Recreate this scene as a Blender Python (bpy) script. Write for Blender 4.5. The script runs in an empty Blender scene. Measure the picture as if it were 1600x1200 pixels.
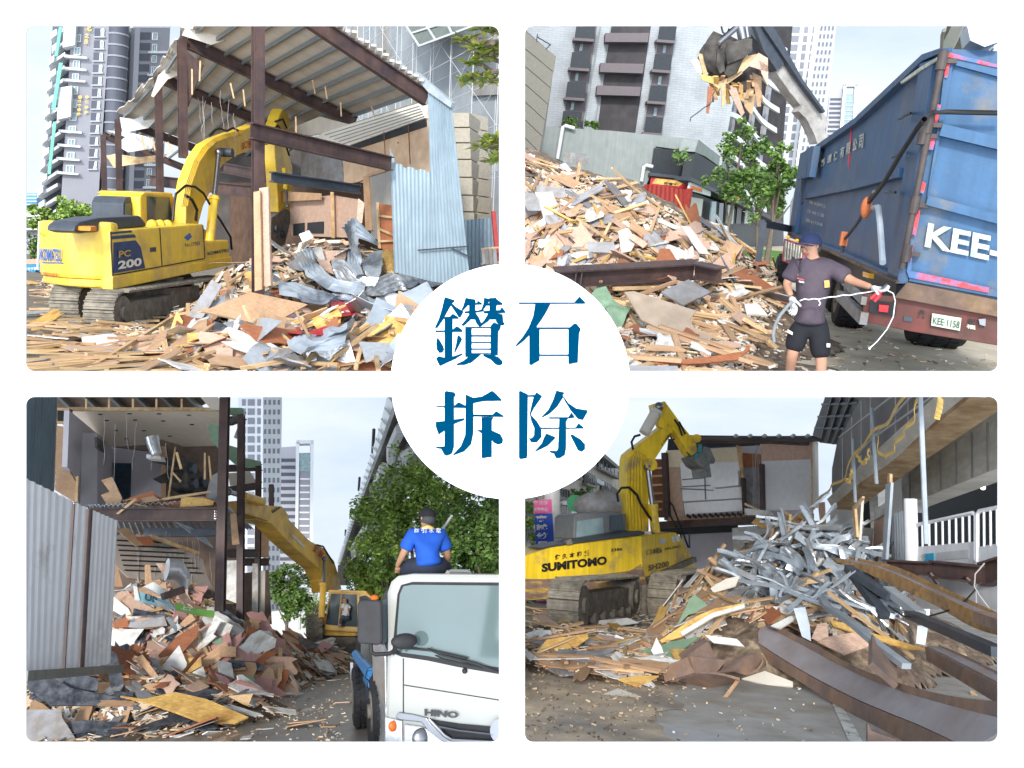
import bpy,bmesh,math,random
from mathutils import Matrix,Vector,noise
R=math.radians
V=Vector
# ---------------------------------------------------------------- camera, sky, sun, exposure
sc=bpy.context.scene
COL=sc.collection
PITCH=R(-15);FPX=1280.0;EYE=V((0,0,1.6))
cam_data=bpy.data.cameras.new('camera');cam=bpy.data.objects.new('camera',cam_data);COL.objects.link(cam)
cam.location=EYE;cam.rotation_euler=(R(90)+PITCH,0,0)
cam_data.sensor_width=36;cam_data.lens=36*FPX/1600;cam_data.clip_end=3000;cam_data.clip_start=.05
sc.camera=cam
SUN_EL,SUN_AZ=R(35),R(191)      # behind the camera; azimuth measured clockwise from +Y
world=bpy.data.worlds.new('World');sc.world=world;world.use_nodes=True
nt=world.node_tree;nt.nodes.clear()
def _n(t,kind,**kw):
    n=t.nodes.new(kind)
    for k,v in kw.items(): setattr(n,k,v)
    return n
wo=_n(nt,'ShaderNodeOutputWorld');bg=_n(nt,'ShaderNodeBackground');sky=_n(nt,'ShaderNodeTexSky')
sky.sky_type='NISHITA';sky.sun_disc=False;sky.sun_elevation=SUN_EL;sky.sun_rotation=SUN_AZ
tc=_n(nt,'ShaderNodeTexCoord');mp=_n(nt,'ShaderNodeMapping');mp.inputs['Scale'].default_value=(1.6,1.6,5)
nz=_n(nt,'ShaderNodeTexNoise');nz.inputs['Scale'].default_value=1.9;nz.inputs['Detail'].default_value=7;nz.inputs['Roughness'].default_value=.55
rp=_n(nt,'ShaderNodeValToRGB');rp.color_ramp.elements[0].position=.38;rp.color_ramp.elements[1].position=.66
rp.color_ramp.elements[0].color=(5.3,6.2,7.5,1);rp.color_ramp.elements[1].color=(7.2,7.7,8.3,1)
mx=_n(nt,'ShaderNodeMixRGB');mx.inputs[0].default_value=.90
L_=nt.links.new
L_(tc.outputs['Generated'],mp.inputs[0]);L_(mp.outputs[0],nz.inputs[0]);L_(nz.outputs[0],rp.inputs[0])
sx=_n(nt,'ShaderNodeSeparateXYZ');az_=_n(nt,'ShaderNodeMath',operation='ABSOLUTE');cx_=_n(nt,'ShaderNodeCombineXYZ')
L_(tc.outputs['Generated'],sx.inputs[0]);L_(sx.outputs[2],az_.inputs[0]);L_(sx.outputs[0],cx_.inputs[0]);L_(sx.outputs[1],cx_.inputs[1]);L_(az_.outputs[0],cx_.inputs[2]);L_(cx_.outputs[0],sky.inputs[0])
# glow added low in the sky behind the viewer to light the lower sites
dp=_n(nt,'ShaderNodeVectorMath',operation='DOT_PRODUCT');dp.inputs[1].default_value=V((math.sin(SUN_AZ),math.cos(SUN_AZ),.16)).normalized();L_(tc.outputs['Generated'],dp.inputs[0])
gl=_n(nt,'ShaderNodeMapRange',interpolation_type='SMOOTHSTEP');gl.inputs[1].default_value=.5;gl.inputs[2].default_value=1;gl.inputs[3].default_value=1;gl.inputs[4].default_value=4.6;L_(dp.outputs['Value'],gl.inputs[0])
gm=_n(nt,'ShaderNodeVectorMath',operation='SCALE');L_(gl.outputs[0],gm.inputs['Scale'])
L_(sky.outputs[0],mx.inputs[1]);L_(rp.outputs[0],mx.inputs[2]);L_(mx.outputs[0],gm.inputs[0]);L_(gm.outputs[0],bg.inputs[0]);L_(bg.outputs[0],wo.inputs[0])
bg.inputs[1].default_value=.10
sun_data=bpy.data.lights.new('sun','SUN');sun=bpy.data.objects.new('sun',sun_data);COL.objects.link(sun)
sun_data.energy=2.5;sun_data.angle=R(7);sun_data.color=(1,.95,.88)
sdir=V((math.sin(SUN_AZ)*math.cos(SUN_EL),math.cos(SUN_AZ)*math.cos(SUN_EL),math.sin(SUN_EL)))
sun.rotation_euler=sdir.to_track_quat('Z','Y').to_euler();sun.location=(0,-30,40)
sc.view_settings.view_transform='Standard';sc.view_settings.look='None';sc.view_settings.exposure=0.52;sc.view_settings.gamma=1
RCAM=Matrix(((1,0,0),(0,math.cos(PITCH),-math.sin(PITCH)),(0,math.sin(PITCH),math.cos(PITCH)))).to_4x4()
MCAM=Matrix.Translation(EYE) @ RCAM            # (right, forward, up) of the camera -> world
# ---------------------------------------------------------------- the four sites, each a level place with its own axes
class Site:
    def __init__(s,cx,yh,roll=0,h=1.6,side=(-1,1)):
        d=V(((cx-800)/FPX,1,(600-yh)/FPX)).normalized()
        w=V((math.sin(R(roll)),0,math.cos(R(roll))));u=(w-w.dot(d)*d).normalized();r=d.cross(u)
        s.R=Matrix((r,d,u)).transposed();s.h=h;s.side=side
        s.M=MCAM @ s.R.to_4x4() @ Matrix.Translation((0,0,-h));s.RT=s.R.transposed()
    def ray(s,px,py): return s.RT @ V(((px-800)/FPX,1,(600-py)/FPX))
    def at(s,px,py,Y):                        # the point Y metres ahead on the line of sight
        r=s.ray(px,py)/s.ray(px,py).y;return V((r.x*Y,Y,r.z*Y+s.h))
    def g(s,px,py,z=0):                       # where that line of sight meets the ground (or the level z)
        r=s.ray(px,py);t=(z-s.h)/r.z;return V((r.x*t,r.y*t,z))
    def px(s,p):
        c=s.R @ V((p[0],p[1],p[2]-s.h));return (800+c.x/c.y*FPX,600-c.z/c.y*FPX)
TL=Site(410,395,0,side=(-1,1));TR=Site(1190,360,8.5,side=(1,1))
BL=Site(410,966,0,side=(-1,-1));BR=Site(1190,868,0,side=(1,-1))
class Plane:                                     # a plane of a site: point o, unit normal n (towards the eye), axis a, up b
    def __init__(s,S,o,n,a,b): s.S,s.o,s.n,s.a,s.b=S,V(o),V(n).normalized(),V(a).normalized(),V(b).normalized()
    def hit(s,px,py,off=0):
        e=V((0,0,s.S.h));r=s.S.ray(px,py);t=(s.o+s.n*off-e).dot(s.n)/r.dot(s.n);return e+r*t
def vplane(S,A,B):                             # vertical plane through two points
    A,B=V(A),V(B);a=(B-A);a.z=0;a.normalize();n=a.cross(V((0,0,1)))
    if n.dot(V((0,0,S.h))-A) < 0: n=-n
    return Plane(S,A,n,a,V((0,0,1)))
def gplane(S,z): return Plane(S,(0,0,z),(0,0,1),(1,0,0),(0,1,0))
def plane3(S,A,B,C):
    A,B,C=V(A),V(B),V(C);n=(B-A).cross(C-A).normalized()
    if n.dot(V((0,0,S.h))-A) < 0: n=-n
    a=(B-A).normalized();return Plane(S,A,n,a,n.cross(a))
# ---------------------------------------------------------------- materials
MATS={}
def M(name,col,rough=.65,metal=0,var=.18,scale=2.5,col2=None,amt=.4,bump=.0,bscale=25,grain=None,rnd=0,spec=.28,stretch=None,edge=.12,island=None,streak=0):
    if name in MATS: return MATS[name]
    m=bpy.data.materials.new(name);m.use_nodes=True;t=m.node_tree;b=t.nodes['Principled BSDF'];L=t.links.new
    b.inputs['Roughness'].default_value=rough;b.inputs['Metallic'].default_value=metal;b.inputs['Specular IOR Level'].default_value=spec
    c=_n(t,'ShaderNodeTexCoord');mp=_n(t,'ShaderNodeMapping');L(c.outputs['Object'],mp.inputs[0])
    if stretch: mp.inputs['Scale'].default_value=stretch
    if island:
        ge=_n(t,'ShaderNodeNewGeometry');ir=_n(t,'ShaderNodeValToRGB');ir.color_ramp.interpolation='CONSTANT';L(ge.outputs['Random Per Island'],ir.inputs[0])
        el=ir.color_ramp.elements
        while len(el) < len(island): el.new(.5)
        for i,cc in enumerate(island): el[i].position=i/len(island);el[i].color=(*cc,1)
        cur=ir.outputs[0]
    else:
        rg=_n(t,'ShaderNodeRGB');rg.outputs[0].default_value=(*col,1);cur=rg.outputs[0]
    n1=_n(t,'ShaderNodeTexNoise');n1.inputs['Scale'].default_value=scale;n1.inputs['Detail'].default_value=8;n1.inputs['Roughness'].default_value=.62
    L(mp.outputs[0],n1.inputs[0])
    if col2:
        r=_n(t,'ShaderNodeValToRGB');r.color_ramp.elements[0].position=max(0,.62-amt*.45-edge*.5);r.color_ramp.elements[1].position=min(1,.62-amt*.45+edge*.5)
        L(n1.outputs[0],r.inputs[0]);x=_n(t,'ShaderNodeMixRGB');L(r.outputs[0],x.inputs[0]);L(cur,x.inputs[1]);x.inputs[2].default_value=(*col2,1);cur=x.outputs[0]
    if streak:
        sm=_n(t,'ShaderNodeMapping');sm.inputs['Scale'].default_value=(9,9,.5);L(c.outputs['Object'],sm.inputs[0])
        sn=_n(t,'ShaderNodeTexNoise');sn.inputs['Scale'].default_value=1.2;sn.inputs['Detail'].default_value=5;L(sm.outputs[0],sn.inputs[0])
        sr=_n(t,'ShaderNodeMapRange');sr.inputs[1].default_value=.3;sr.inputs[2].default_value=.7;sr.inputs[3].default_value=1-streak;sr.inputs[4].default_value=1+streak*.4;L(sn.outputs[0],sr.inputs[0])
        x=_n(t,'ShaderNodeMixRGB',blend_type='MULTIPLY');x.inputs[0].default_value=1;L(cur,x.inputs[1]);L(sr.outputs[0],x.inputs[2]);cur=x.outputs[0]
    if grain:
        w=_n(t,'ShaderNodeTexNoise');w.inputs['Scale'].default_value=6;w.inputs['Detail'].default_value=4;m2=_n(t,'ShaderNodeMapping');m2.inputs['Scale'].default_value=grain;L(c.outputs['Object'],m2.inputs[0]);L(m2.outputs[0],w.inputs[0])
        mr=_n(t,'ShaderNodeMapRange');mr.inputs[1].default_value=.3;mr.inputs[2].default_value=.7;mr.inputs[3].default_value=.72;mr.inputs[4].default_value=1.2;L(w.outputs[0],mr.inputs[0])
        x=_n(t,'ShaderNodeMixRGB',blend_type='MULTIPLY');x.inputs[0].default_value=1;L(cur,x.inputs[1]);L(mr.outputs[0],x.inputs[2]);cur=x.outputs[0]
    n2=_n(t,'ShaderNodeTexNoise');n2.inputs['Scale'].default_value=scale*3.1;n2.inputs['Detail'].default_value=6;L(mp.outputs[0],n2.inputs[0])
    mr=_n(t,'ShaderNodeMapRange');mr.inputs[1].default_value=.25;mr.inputs[2].default_value=.75;mr.inputs[3].default_value=1-var;mr.inputs[4].default_value=1+var;L(n2.outputs[0],mr.inputs[0]);vv=mr.outputs[0]
    if rnd:
        oi=_n(t,'ShaderNodeObjectInfo');m3=_n(t,'ShaderNodeMapRange');m3.inputs[3].default_value=1-rnd;m3.inputs[4].default_value=1+rnd*.8;L(oi.outputs['Random'],m3.inputs[0])
        mm=_n(t,'ShaderNodeMath',operation='MULTIPLY');L(vv,mm.inputs[0]);L(m3.outputs[0],mm.inputs[1]);vv=mm.outputs[0]
    x=_n(t,'ShaderNodeMixRGB',blend_type='MULTIPLY');x.inputs[0].default_value=1;L(cur,x.inputs[1]);L(vv,x.inputs[2]);L(x.outputs[0],b.inputs['Base Color'])
    if bump:
        n3=_n(t,'ShaderNodeTexNoise');n3.inputs['Scale'].default_value=bscale;n3.inputs['Detail'].default_value=5;L(mp.outputs[0],n3.inputs[0])
        bp=_n(t,'ShaderNodeBump');bp.inputs['Strength'].default_value=bump;bp.inputs['Distance'].default_value=.02;L(n3.outputs[0],bp.inputs['Height']);L(bp.outputs[0],b.inputs['Normal'])
    MATS[name]=m;return m
def brickmat(name,c1,c2,mort,sc_=(4,4,4),bw=.5,rh=.25,ms=.02,rot=(R(90),0,0)):
    m=bpy.data.materials.new(name);m.use_nodes=True;t=m.node_tree;b=t.nodes['Principled BSDF'];L=t.links.new
    c=_n(t,'ShaderNodeTexCoord');mp=_n(t,'ShaderNodeMapping');mp.inputs['Scale'].default_value=sc_;mp.inputs['Rotation'].default_value=rot;L(c.outputs['Object'],mp.inputs[0])
    k=_n(t,'ShaderNodeTexBrick');k.inputs['Color1'].default_value=(*c1,1);k.inputs['Color2'].default_value=(*c2,1);k.inputs['Mortar'].default_value=(*mort,1);k.inputs['Scale'].default_value=1
    k.inputs['Brick Width'].default_value=bw;k.inputs['Row Height'].default_value=rh;k.inputs['Mortar Size'].default_value=ms;L(mp.outputs[0],k.inputs[0])
    n=_n(t,'ShaderNodeTexNoise');n.inputs['Scale'].default_value=.6;n.inputs['Detail'].default_value=8;L(c.outputs['Object'],n.inputs[0])
    mr=_n(t,'ShaderNodeMapRange');mr.inputs[1].default_value=.3;mr.inputs[2].default_value=.7;mr.inputs[3].default_value=.82;mr.inputs[4].default_value=1.12;L(n.outputs[0],mr.inputs[0])
    x=_n(t,'ShaderNodeMixRGB',blend_type='MULTIPLY');x.inputs[0].default_value=1;L(k.outputs[0],x.inputs[1]);L(mr.outputs[0],x.inputs[2]);L(x.outputs[0],b.inputs['Base Color']);b.inputs['Roughness'].default_value=.8
    return m
def glass(name,col=(.05,.07,.08),rough=.08):
    m=M(name,col,rough=rough,var=.3,scale=.6);return m
# ---------------------------------------------------------------- mesh building
class MB:
    def __init__(s): s.v=[];s.f=[];s.sm=False
    def add(s,vs,fs):
        o=len(s.v);s.v += [V(p) for p in vs];s.f += [tuple(i+o for i in f) for f in fs];return s
    def hexa(s,p):                              # 8 corners: bottom loop 0-3, top loop 4-7
        return s.add(p,[(3,2,1,0),(4,5,6,7),(0,1,5,4),(1,2,6,5),(2,3,7,6),(3,0,4,7)])
    def box(s,c,d,mat=None):
        c=V(c);x,y,z=d[0]/2,d[1]/2,d[2]/2
        p=[V(q) for q in ((-x,-y,-z),(x,-y,-z),(x,y,-z),(-x,y,-z),(-x,-y,z),(x,-y,z),(x,y,z),(-x,y,z))]
        if mat is not None: p=[mat @ q for q in p]
        return s.hexa([c+q for q in p])
    def obox(s,o,a,b,c):                     # corner o and three edge vectors
        o,a,b,c=V(o),V(a),V(b),V(c);return s.hexa([o,o+a,o+a+b,o+b,o+c,o+a+c,o+a+b+c,o+b+c])
    def beam(s,p,q,w,h,up=(0,0,1)):       # rectangular bar, w across and h along up
        p,q=V(p),V(q);d=(q-p).normalized();u=V(up);a=d.cross(u)
        if a.length < 1e-3: a=d.cross(V((0,1,0)))
        a.normalize();u=a.cross(d);a=a*w/2;u=u*h/2
        return s.hexa([p-a-u,p+a-u,q+a-u,q-a-u,p-a+u,p+a+u,q+a+u,q-a+u])
    def ibeam(s,p,q,w,h,up=(0,0,1),t=.03):
        p,q=V(p),V(q);d=(q-p).normalized();u=V(up);a=d.cross(u)
        if a.length < 1e-3: a=d.cross(V((0,1,0)))
        a.normalize();u=a.cross(d).normalized()
        s.beam(p+u*(h/2-t/2),q+u*(h/2-t/2),w,t,u);s.beam(p-u*(h/2-t/2),q-u*(h/2-t/2),w,t,u);s.beam(p,q,t*.8,h-2*t,u);return s
    def tube(s,pts,r,n=8,cap=True):
        pts=[V(p) for p in pts];rs=r if isinstance(r,(list,tuple)) else [r]*len(pts);rings=[];ref=None
        for i,p in enumerate(pts):
            d=(pts[min(i+1,len(pts)-1)]-pts[max(i-1,0)]).normalized()
            if ref is None: ref=d.orthogonal().normalized()
            ref=(ref-ref.dot(d)*d)
            if ref.length < 1e-4: ref=d.orthogonal()
            ref.normalize();b=d.cross(ref)
            rings.append([p+(ref*math.cos(2*math.pi*k/n)+b*math.sin(2*math.pi*k/n))*rs[i] for k in range(n)])
        o=len(s.v)
        for rg in rings: s.v += rg
        for i in range(len(pts)-1):
            for k in range(n): s.f.append((o+i*n+k,o+i*n+(k+1) % n,o+(i+1)*n+(k+1) % n,o+(i+1)*n+k))
        if cap: s.f.append(tuple(o+k for k in range(n))[::-1]);s.f.append(tuple(o+(len(pts)-1)*n+k for k in range(n)))
        return s
    def cyl(s,p,q,r,n=16): return s.tube([p,q],r,n)
    def prism(s,pts,ext):                      # polygon (coplanar points) pushed by vector ext
        pts=[V(p) for p in pts];n=len(pts);e=V(ext);o=len(s.v)
        s.v += pts+[p+e for p in pts]
        s.f.append(tuple(o+i for i in range(n)));s.f.append(tuple(o+n+i for i in range(n))[::-1])
        for i in range(n): s.f.append((o+i,o+n+i,o+n+(i+1) % n,o+(i+1) % n))
        return s
    def px(s,P,poly,t,off=0):                # outline given in sight lines, cut on plane P, thickness t away from the eye
        return s.prism([P.hit(x,y,off) for x,y in poly],-P.n*t)
    def sphere(s,c,r,n=10,m=7,sc_=(1,1,1)):
        c=V(c);o=len(s.v)
        for i in range(m+1):
            th=math.pi*i/m
            for k in range(n):
                ph=2*math.pi*k/n;s.v.append(c+V((math.sin(th)*math.cos(ph)*sc_[0],math.sin(th)*math.sin(ph)*sc_[1],math.cos(th)*sc_[2]))*r)
        for i in range(m):
            for k in range(n): s.f.append((o+i*n+k,o+(i+1)*n+k,o+(i+1)*n+(k+1) % n,o+i*n+(k+1) % n))
        return s
    def grid(s,A,B,nu,nv,fn=None,thick=0): # ruled sheet between polylines A and B; fn(u, v, p, n) moves points
        def samp(P,u):
            L=[0]
            for i in range(1,len(P)): L.append(L[-1]+(V(P[i])-V(P[i-1])).length)
            x=u*L[-1]
            for i in range(1,len(P)):
                if x <= L[i]+1e-9:
                    k=(x-L[i-1])/max(1e-9,L[i]-L[i-1]);
                    p0=V(P[max(i-2,0)]);p1=V(P[i-1]);p2=V(P[i]);p3=V(P[min(i+1,len(P)-1)])
                    return .5*((2*p1)+(-p0+p2)*k+(2*p0-5*p1+4*p2-p3)*k*k+(-p0+3*p1-3*p2+p3)*k ** 3)
            return V(P[-1])
        g=[]
        for i in range(nu+1):
            a=samp(A,i/nu);b=samp(B,i/nu);g.append([a.lerp(b,j/nv) for j in range(nv+1)])
        h=[[p.copy() for p in r] for r in g];nn={}
        for i in range(nu+1):
            for j in range(nv+1):
                du=g[min(i+1,nu)][j]-g[max(i-1,0)][j];dv=g[i][min(j+1,nv)]-g[i][max(j-1,0)];n=du.cross(dv)
                n=n.normalized() if n.length > 1e-9 else V((0,0,1));nn[i,j]=n
                if fn: h[i][j]=fn(i/nu,j/nv,g[i][j],n)
        o=len(s.v);W=nv+1
        for r in h: s.v += r
        for i in range(nu):
            for j in range(nv): s.f.append((o+i*W+j,o+(i+1)*W+j,o+(i+1)*W+j+1,o+i*W+j+1))
        if thick:
            o2=len(s.v)
            for i in range(nu+1):
                for j in range(nv+1): s.v.append(h[i][j]-nn[i,j]*thick)
            for i in range(nu):
                for j in range(nv): s.f.append((o2+i*W+j,o2+i*W+j+1,o2+(i+1)*W+j+1,o2+(i+1)*W+j))
            bd=[(i,0) for i in range(nu+1)]+[(nu,j) for j in range(1,nv+1)]+[(i,nv) for i in range(nu-1,-1,-1)]+[(0,j) for j in range(nv-1,0,-1)]
            for k in range(len(bd)):
                a,b=bd[k],bd[(k+1) % len(bd)];ia,ib=a[0]*W+a[1],b[0]*W+b[1];s.f.append((o+ib,o+ia,o2+ia,o2+ib))
        return s
BUILT=[]
def tag(o,label=None,cat=None,group=None,kind=None):
    if label: o['label']=label
    if cat: o['category']=cat
    if group: o['group']=group
    if kind: o['kind']=kind
    return o
def thing(S,name,base,label,cat,group=None,kind=None):
    o=bpy.data.objects.new(name,None);o.empty_display_size=.2;COL.objects.link(o)
    o.matrix_world=S.M @ Matrix.Translation(base);o['_b']=list(base);tag(o,label,cat,group,kind);o['_s']=list(S.side);SITE[o.name]=S
    return o
SITE={}
def mesh_of(name,mb,mat,base=(0,0,0),smooth=False,bevel=0):
    me=bpy.data.meshes.new(name);b=V(base);me.from_pydata([tuple(p-b) for p in mb.v],[],mb.f)
    if bevel:
        bm=bmesh.new();bm.from_mesh(me);bmesh.ops.remove_doubles(bm,verts=bm.verts,dist=1e-5)
        eds=[e for e in bm.edges if len(e.link_faces) == 2 and e.calc_face_angle(0) > R(35)]
        bmesh.ops.bevel(bm,geom=eds,offset=bevel,segments=2,affect='EDGES',profile=.6,clamp_overlap=True);bm.to_mesh(me);bm.free()
    bm=bmesh.new();bm.from_mesh(me);bmesh.ops.recalc_face_normals(bm,faces=bm.faces);bm.to_mesh(me);bm.free()
    if smooth or mb.sm:
        for p in me.polygons: p.use_smooth=True
        try: me.set_sharp_from_angle(angle=R(40))
        except Exception: pass
    if mat: me.materials.append(mat)
    return me
SPLIT=dict(pale_panels='pale_panel',hinges='hinge',window_strip='window',side_windows='window',recessed_panels='recessed_panel',panel_sills='sill',window_ledges='ledge',balconies='balcony',window_bands='window_band',pins='pin',rollers='roller',hood_vents='hood_vent',valves='valve',ladder_battens='batten',window_piers='pier',lamp_holes='lamp_hole',bolts='bolt',slats='slat',bearers='bearer',drain_pipes='drain_pipe',ribs='rib',hoses='hose',step_handles='step_handle',stickers='sticker',studs='stud',front_blocks='stone_block',side_blocks='side_block',blocks='stone_block',stripes='stripe',roof_clips='roof_clip',shorts_labels='label_patch',battens='batten',hangers='hanger',rails='rail',windows='window',bars='bar',boom_pipes='boom_pipe',sheet_ends='sheet_end',purlins='purlin',crown_frame='crown_frame',grille_bars='grille_bar',floor_bands='floor_band',floor_lines='floor_line',joist_ends='joist_end',door_frame='door_rail')
NSP={}
def islands(mb):
    p=list(range(len(mb.v)))
    def find(i):
        while p[i] != i: p[i]=p[p[i]];i=p[i]
        return i
    for f in mb.f:
        a=find(f[0])
        for i in f[1:]: p[find(i)]=a
    g={}
    for f in mb.f: g.setdefault(find(f[0]),[]).append(f)
    out=[]
    for fs in g.values():
        m=MB();ix={}
        for f in fs:
            for i in f:
                if i not in ix: ix[i]=len(m.v);m.v.append(mb.v[i])
            m.f.append(tuple(ix[i] for i in f))
        out.append(m)
    return out
def part(name,mb,mat,parent,smooth=False,bevel=0,label=None):
    if name in SPLIT:
        L=islands(mb);k=(parent.name,SPLIT[name]);r=None
        if NSP.get(k,0)+len(L) <= 95:
            NSP[k]=NSP.get(k,0)+len(L)
            for m in L: r=part(SPLIT[name],m,mat,parent,smooth,bevel)
            return r
        r=part(name+'_group',mb,mat,parent,smooth,bevel);r['kind']='stuff';return r
    root=parent
    b=V(root['_b']);me=mesh_of(name,mb,mat,b,smooth,bevel);o=bpy.data.objects.new(name,me);COL.objects.link(o)
    o.parent=parent;o['_b']=list(b);o['_s']=root['_s']
    if label: o['label']=label
    return o
def solo(S,name,mb,mat,label,cat,group=None,kind=None,smooth=False,bevel=0,base=None):
    if base is None:
        n=len(mb.v);base=sum(mb.v,V())/n;base.z=min(p.z for p in mb.v)
    me=mesh_of(name,mb,mat,base,smooth,bevel);o=bpy.data.objects.new(name,me);COL.objects.link(o)
    o.matrix_world=S.M @ Matrix.Translation(base);o['_b']=list(base);o['_s']=list(S.side);tag(o,label,cat,group,kind);return o
def inst(S,name,me,mat4,label,cat,group=None):
    o=bpy.data.objects.new(name,me);COL.objects.link(o);o.matrix_world=S.M @ mat4;o['_s']=list(S.side);tag(o,label,cat,group);return o
# lettering: glyph outlines laid into the quad (bottom-left, bottom-right, top-right, top-left)
_tc={}
def glyphs(txt,bold=0):
    k=(txt,bold)
    if k in _tc: return _tc[k]
    cu=bpy.data.curves.new('lettering','FONT');cu.body=txt;cu.offset=bold;cu.resolution_u=3
    ob=bpy.data.objects.new('lettering',cu);COL.objects.link(ob);dg=bpy.context.evaluated_depsgraph_get();me=ob.evaluated_get(dg).to_mesh()
    vs=[v.co.copy() for v in me.vertices];fs=[tuple(p.vertices) for p in me.polygons];ob.evaluated_get(dg).to_mesh_clear()
    bpy.data.objects.remove(ob);bpy.data.curves.remove(cu)
    x0=min(v.x for v in vs);x1=max(v.x for v in vs);y0=min(v.y for v in vs);y1=max(v.y for v in vs)
    vs=[((v.x-x0)/(x1-x0),(v.y-y0)/(y1-y0)) for v in vs];_tc[k]=(vs,fs);return _tc[k]
def letters(txt,quad,nrm,mat,parent,bold=0,lift=.012,name='lettering'):
    vs,fs=glyphs(txt,bold);q=[V(p) for p in quad];n=V(nrm).normalized()*lift
    mb=MB();mb.add([q[0].lerp(q[1],u).lerp(q[3].lerp(q[2],u),v)+n for u,v in vs],fs)
    return part(name,mb,mat,parent)
def letters_px(txt,P,quad,mat,parent,bold=0,lift=.012,name='lettering'):
    return letters(txt,[P.hit(*q) for q in quad],P.n,mat,parent,bold,lift,name)
rng=random.Random(7)
def U(a,b): return rng.uniform(a,b)
# ---------------------------------------------------------------- shared materials
m_white=M('white_board',(.86,.86,.86),rough=.7,var=.0)
m_steel=M('brown_primer_steel',(.045,.031,.036),rough=.5,var=.25,col2=(.095,.056,.045),amt=.35,edge=.3,scale=1.5,bump=.15,bscale=20,streak=.2)
m_rust=M('rusty_steel',(.17,.125,.115),rough=.5,var=.22,col2=(.25,.16,.11),amt=.36,edge=.25,scale=2.2,bump=.3,bscale=30)
m_galv=M('galvanised_sheet',(.44,.49,.53),rough=.48,metal=.3,var=.15,scale=1.2,col2=(.33,.37,.41),amt=.4,edge=.3,bump=.2,bscale=5)
m_corr=M('pale_blue_corrugated',(.27,.34,.385),rough=.5,metal=.15,var=.1,scale=.7,col2=(.21,.275,.31),amt=.3,edge=.3,streak=.16)
m_corr_dk=M('slate_corrugated',(.13,.18,.21),rough=.5,metal=.15,var=.1,scale=.7,streak=.2)
m_yel=M('yellow_machine_paint',(.86,.57,.045),rough=.36,var=.06,scale=1.3,col2=(.58,.38,.09),amt=.12,edge=.2,streak=.09,spec=.5)
m_dk=M('charcoal_paint',(.05,.06,.075),rough=.45,var=.2)
m_blk=M('black_rubber',(.018,.018,.02),rough=.6,var=.3)
m_hose=M('black_hose',(.012,.012,.012),rough=.4,var=.1)
m_track=M('muddy_track_steel',(.11,.10,.085),rough=.85,var=.35,col2=(.26,.23,.18),amt=.45,edge=.25,scale=3,bump=.5,bscale=18)
m_mud=M('dried_mud_metal',(.24,.22,.18),rough=.9,var=.3,scale=3,col2=(.15,.13,.11),amt=.4,edge=.3,bump=.5,bscale=14)
m_chrome=M('polished_rod',(.24,.24,.25),rough=.3,metal=.9,var=.05)
m_glass=glass('dark_glass')
m_glass_lt=glass('pale_glass',(.22,.30,.31),.1)
m_pine=M('pine_batten',(.62,.44,.25),rough=.75,var=.15,rnd=.28,grain=(2,24,24),col2=(.40,.24,.11),amt=.25,edge=.2,scale=2)
m_ply=M('plywood',(.48,.31,.185),rough=.7,var=.15,rnd=.3,grain=(2,16,16),col2=(.42,.25,.14),amt=.25,edge=.3,scale=1.6)
m_plyp=M('pink_plywood',(.52,.35,.26),rough=.7,var=.12,rnd=.2,grain=(2,14,14))
m_brd=M('red_brown_board',(.30,.11,.05),rough=.6,var=.15,rnd=.3,grain=(2,14,14))
m_yply=M('yellow_plywood',(.66,.42,.13),rough=.6,var=.15,rnd=.2,grain=(2,10,10),col2=(.45,.24,.07),amt=.2,edge=.2)
m_wht=M('white_faced_board',(.62,.62,.60),rough=.6,var=.12,rnd=.15,col2=(.42,.38,.32),amt=.2,edge=.15,scale=2.5)
m_gry=M('grey_faced_board',(.27,.27,.285),rough=.6,var=.15,rnd=.3,col2=(.2,.18,.16),amt=.25,edge=.2,scale=2.5)
m_blkb=M('black_faced_board',(.035,.04,.05),rough=.35,var=.4,rnd=.3,col2=(.12,.13,.15),amt=.25,edge=.2,scale=4)
m_pink=M('pink_faced_board',(.48,.26,.24),rough=.6,var=.12,rnd=.2)
m_foil=M('silver_foil',(.62,.63,.64),rough=.28,metal=.8,var=.15,bump=.6,bscale=10)
m_grn=M('green_sheet',(.20,.30,.20),rough=.5,var=.15)
m_red=M('red_vinyl',(.42,.02,.03),rough=.4,var=.15)
m_wire=M('pale_wire',(.34,.32,.3),rough=.5,var=.05)
m_conc=M('grey_concrete',(.30,.29,.27),rough=.85,var=.15,scale=.6,col2=(.23,.22,.20),amt=.4,edge=.3,bump=.2,streak=.15)
m_leafA=M('leaf_green',(.06,.12,.03),rough=.5,island=[(.07,.14,.03),(.12,.21,.045),(.05,.10,.022),(.17,.26,.06),(.09,.17,.04)],var=.1)
m_leafB=M('leaf_light_green',(.1,.2,.04),rough=.5,island=[(.17,.29,.05),(.25,.38,.07),(.10,.18,.035),(.33,.44,.10),(.2,.3,.06)],var=.1)
m_bark=M('tree_bark',(.14,.11,.085),rough=.9,var=.3,scale=6,bump=.5)
m_skin=M('skin',(.42,.22,.14),rough=.55,var=.08)
m_asph=M('asphalt',(.17,.165,.155),rough=.85,var=.2,scale=.8,col2=(.25,.21,.15),amt=.35,edge=.35,bump=.35,bscale=40)
m_dirt=M('dusty_ground',(.27,.22,.155),rough=.95,var=.3,scale=.9,col2=(.16,.14,.11),amt=.45,edge=.35,bump=.6,bscale=22)
m_chips=M('splintered_wood_litter',(.4,.3,.2),rough=.8,var=.15,island=[(.62,.47,.3),(.48,.33,.2),(.68,.56,.4),(.28,.16,.1),(.68,.66,.62),(.56,.40,.29),(.16,.14,.12),(.5,.44,.36)])
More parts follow.
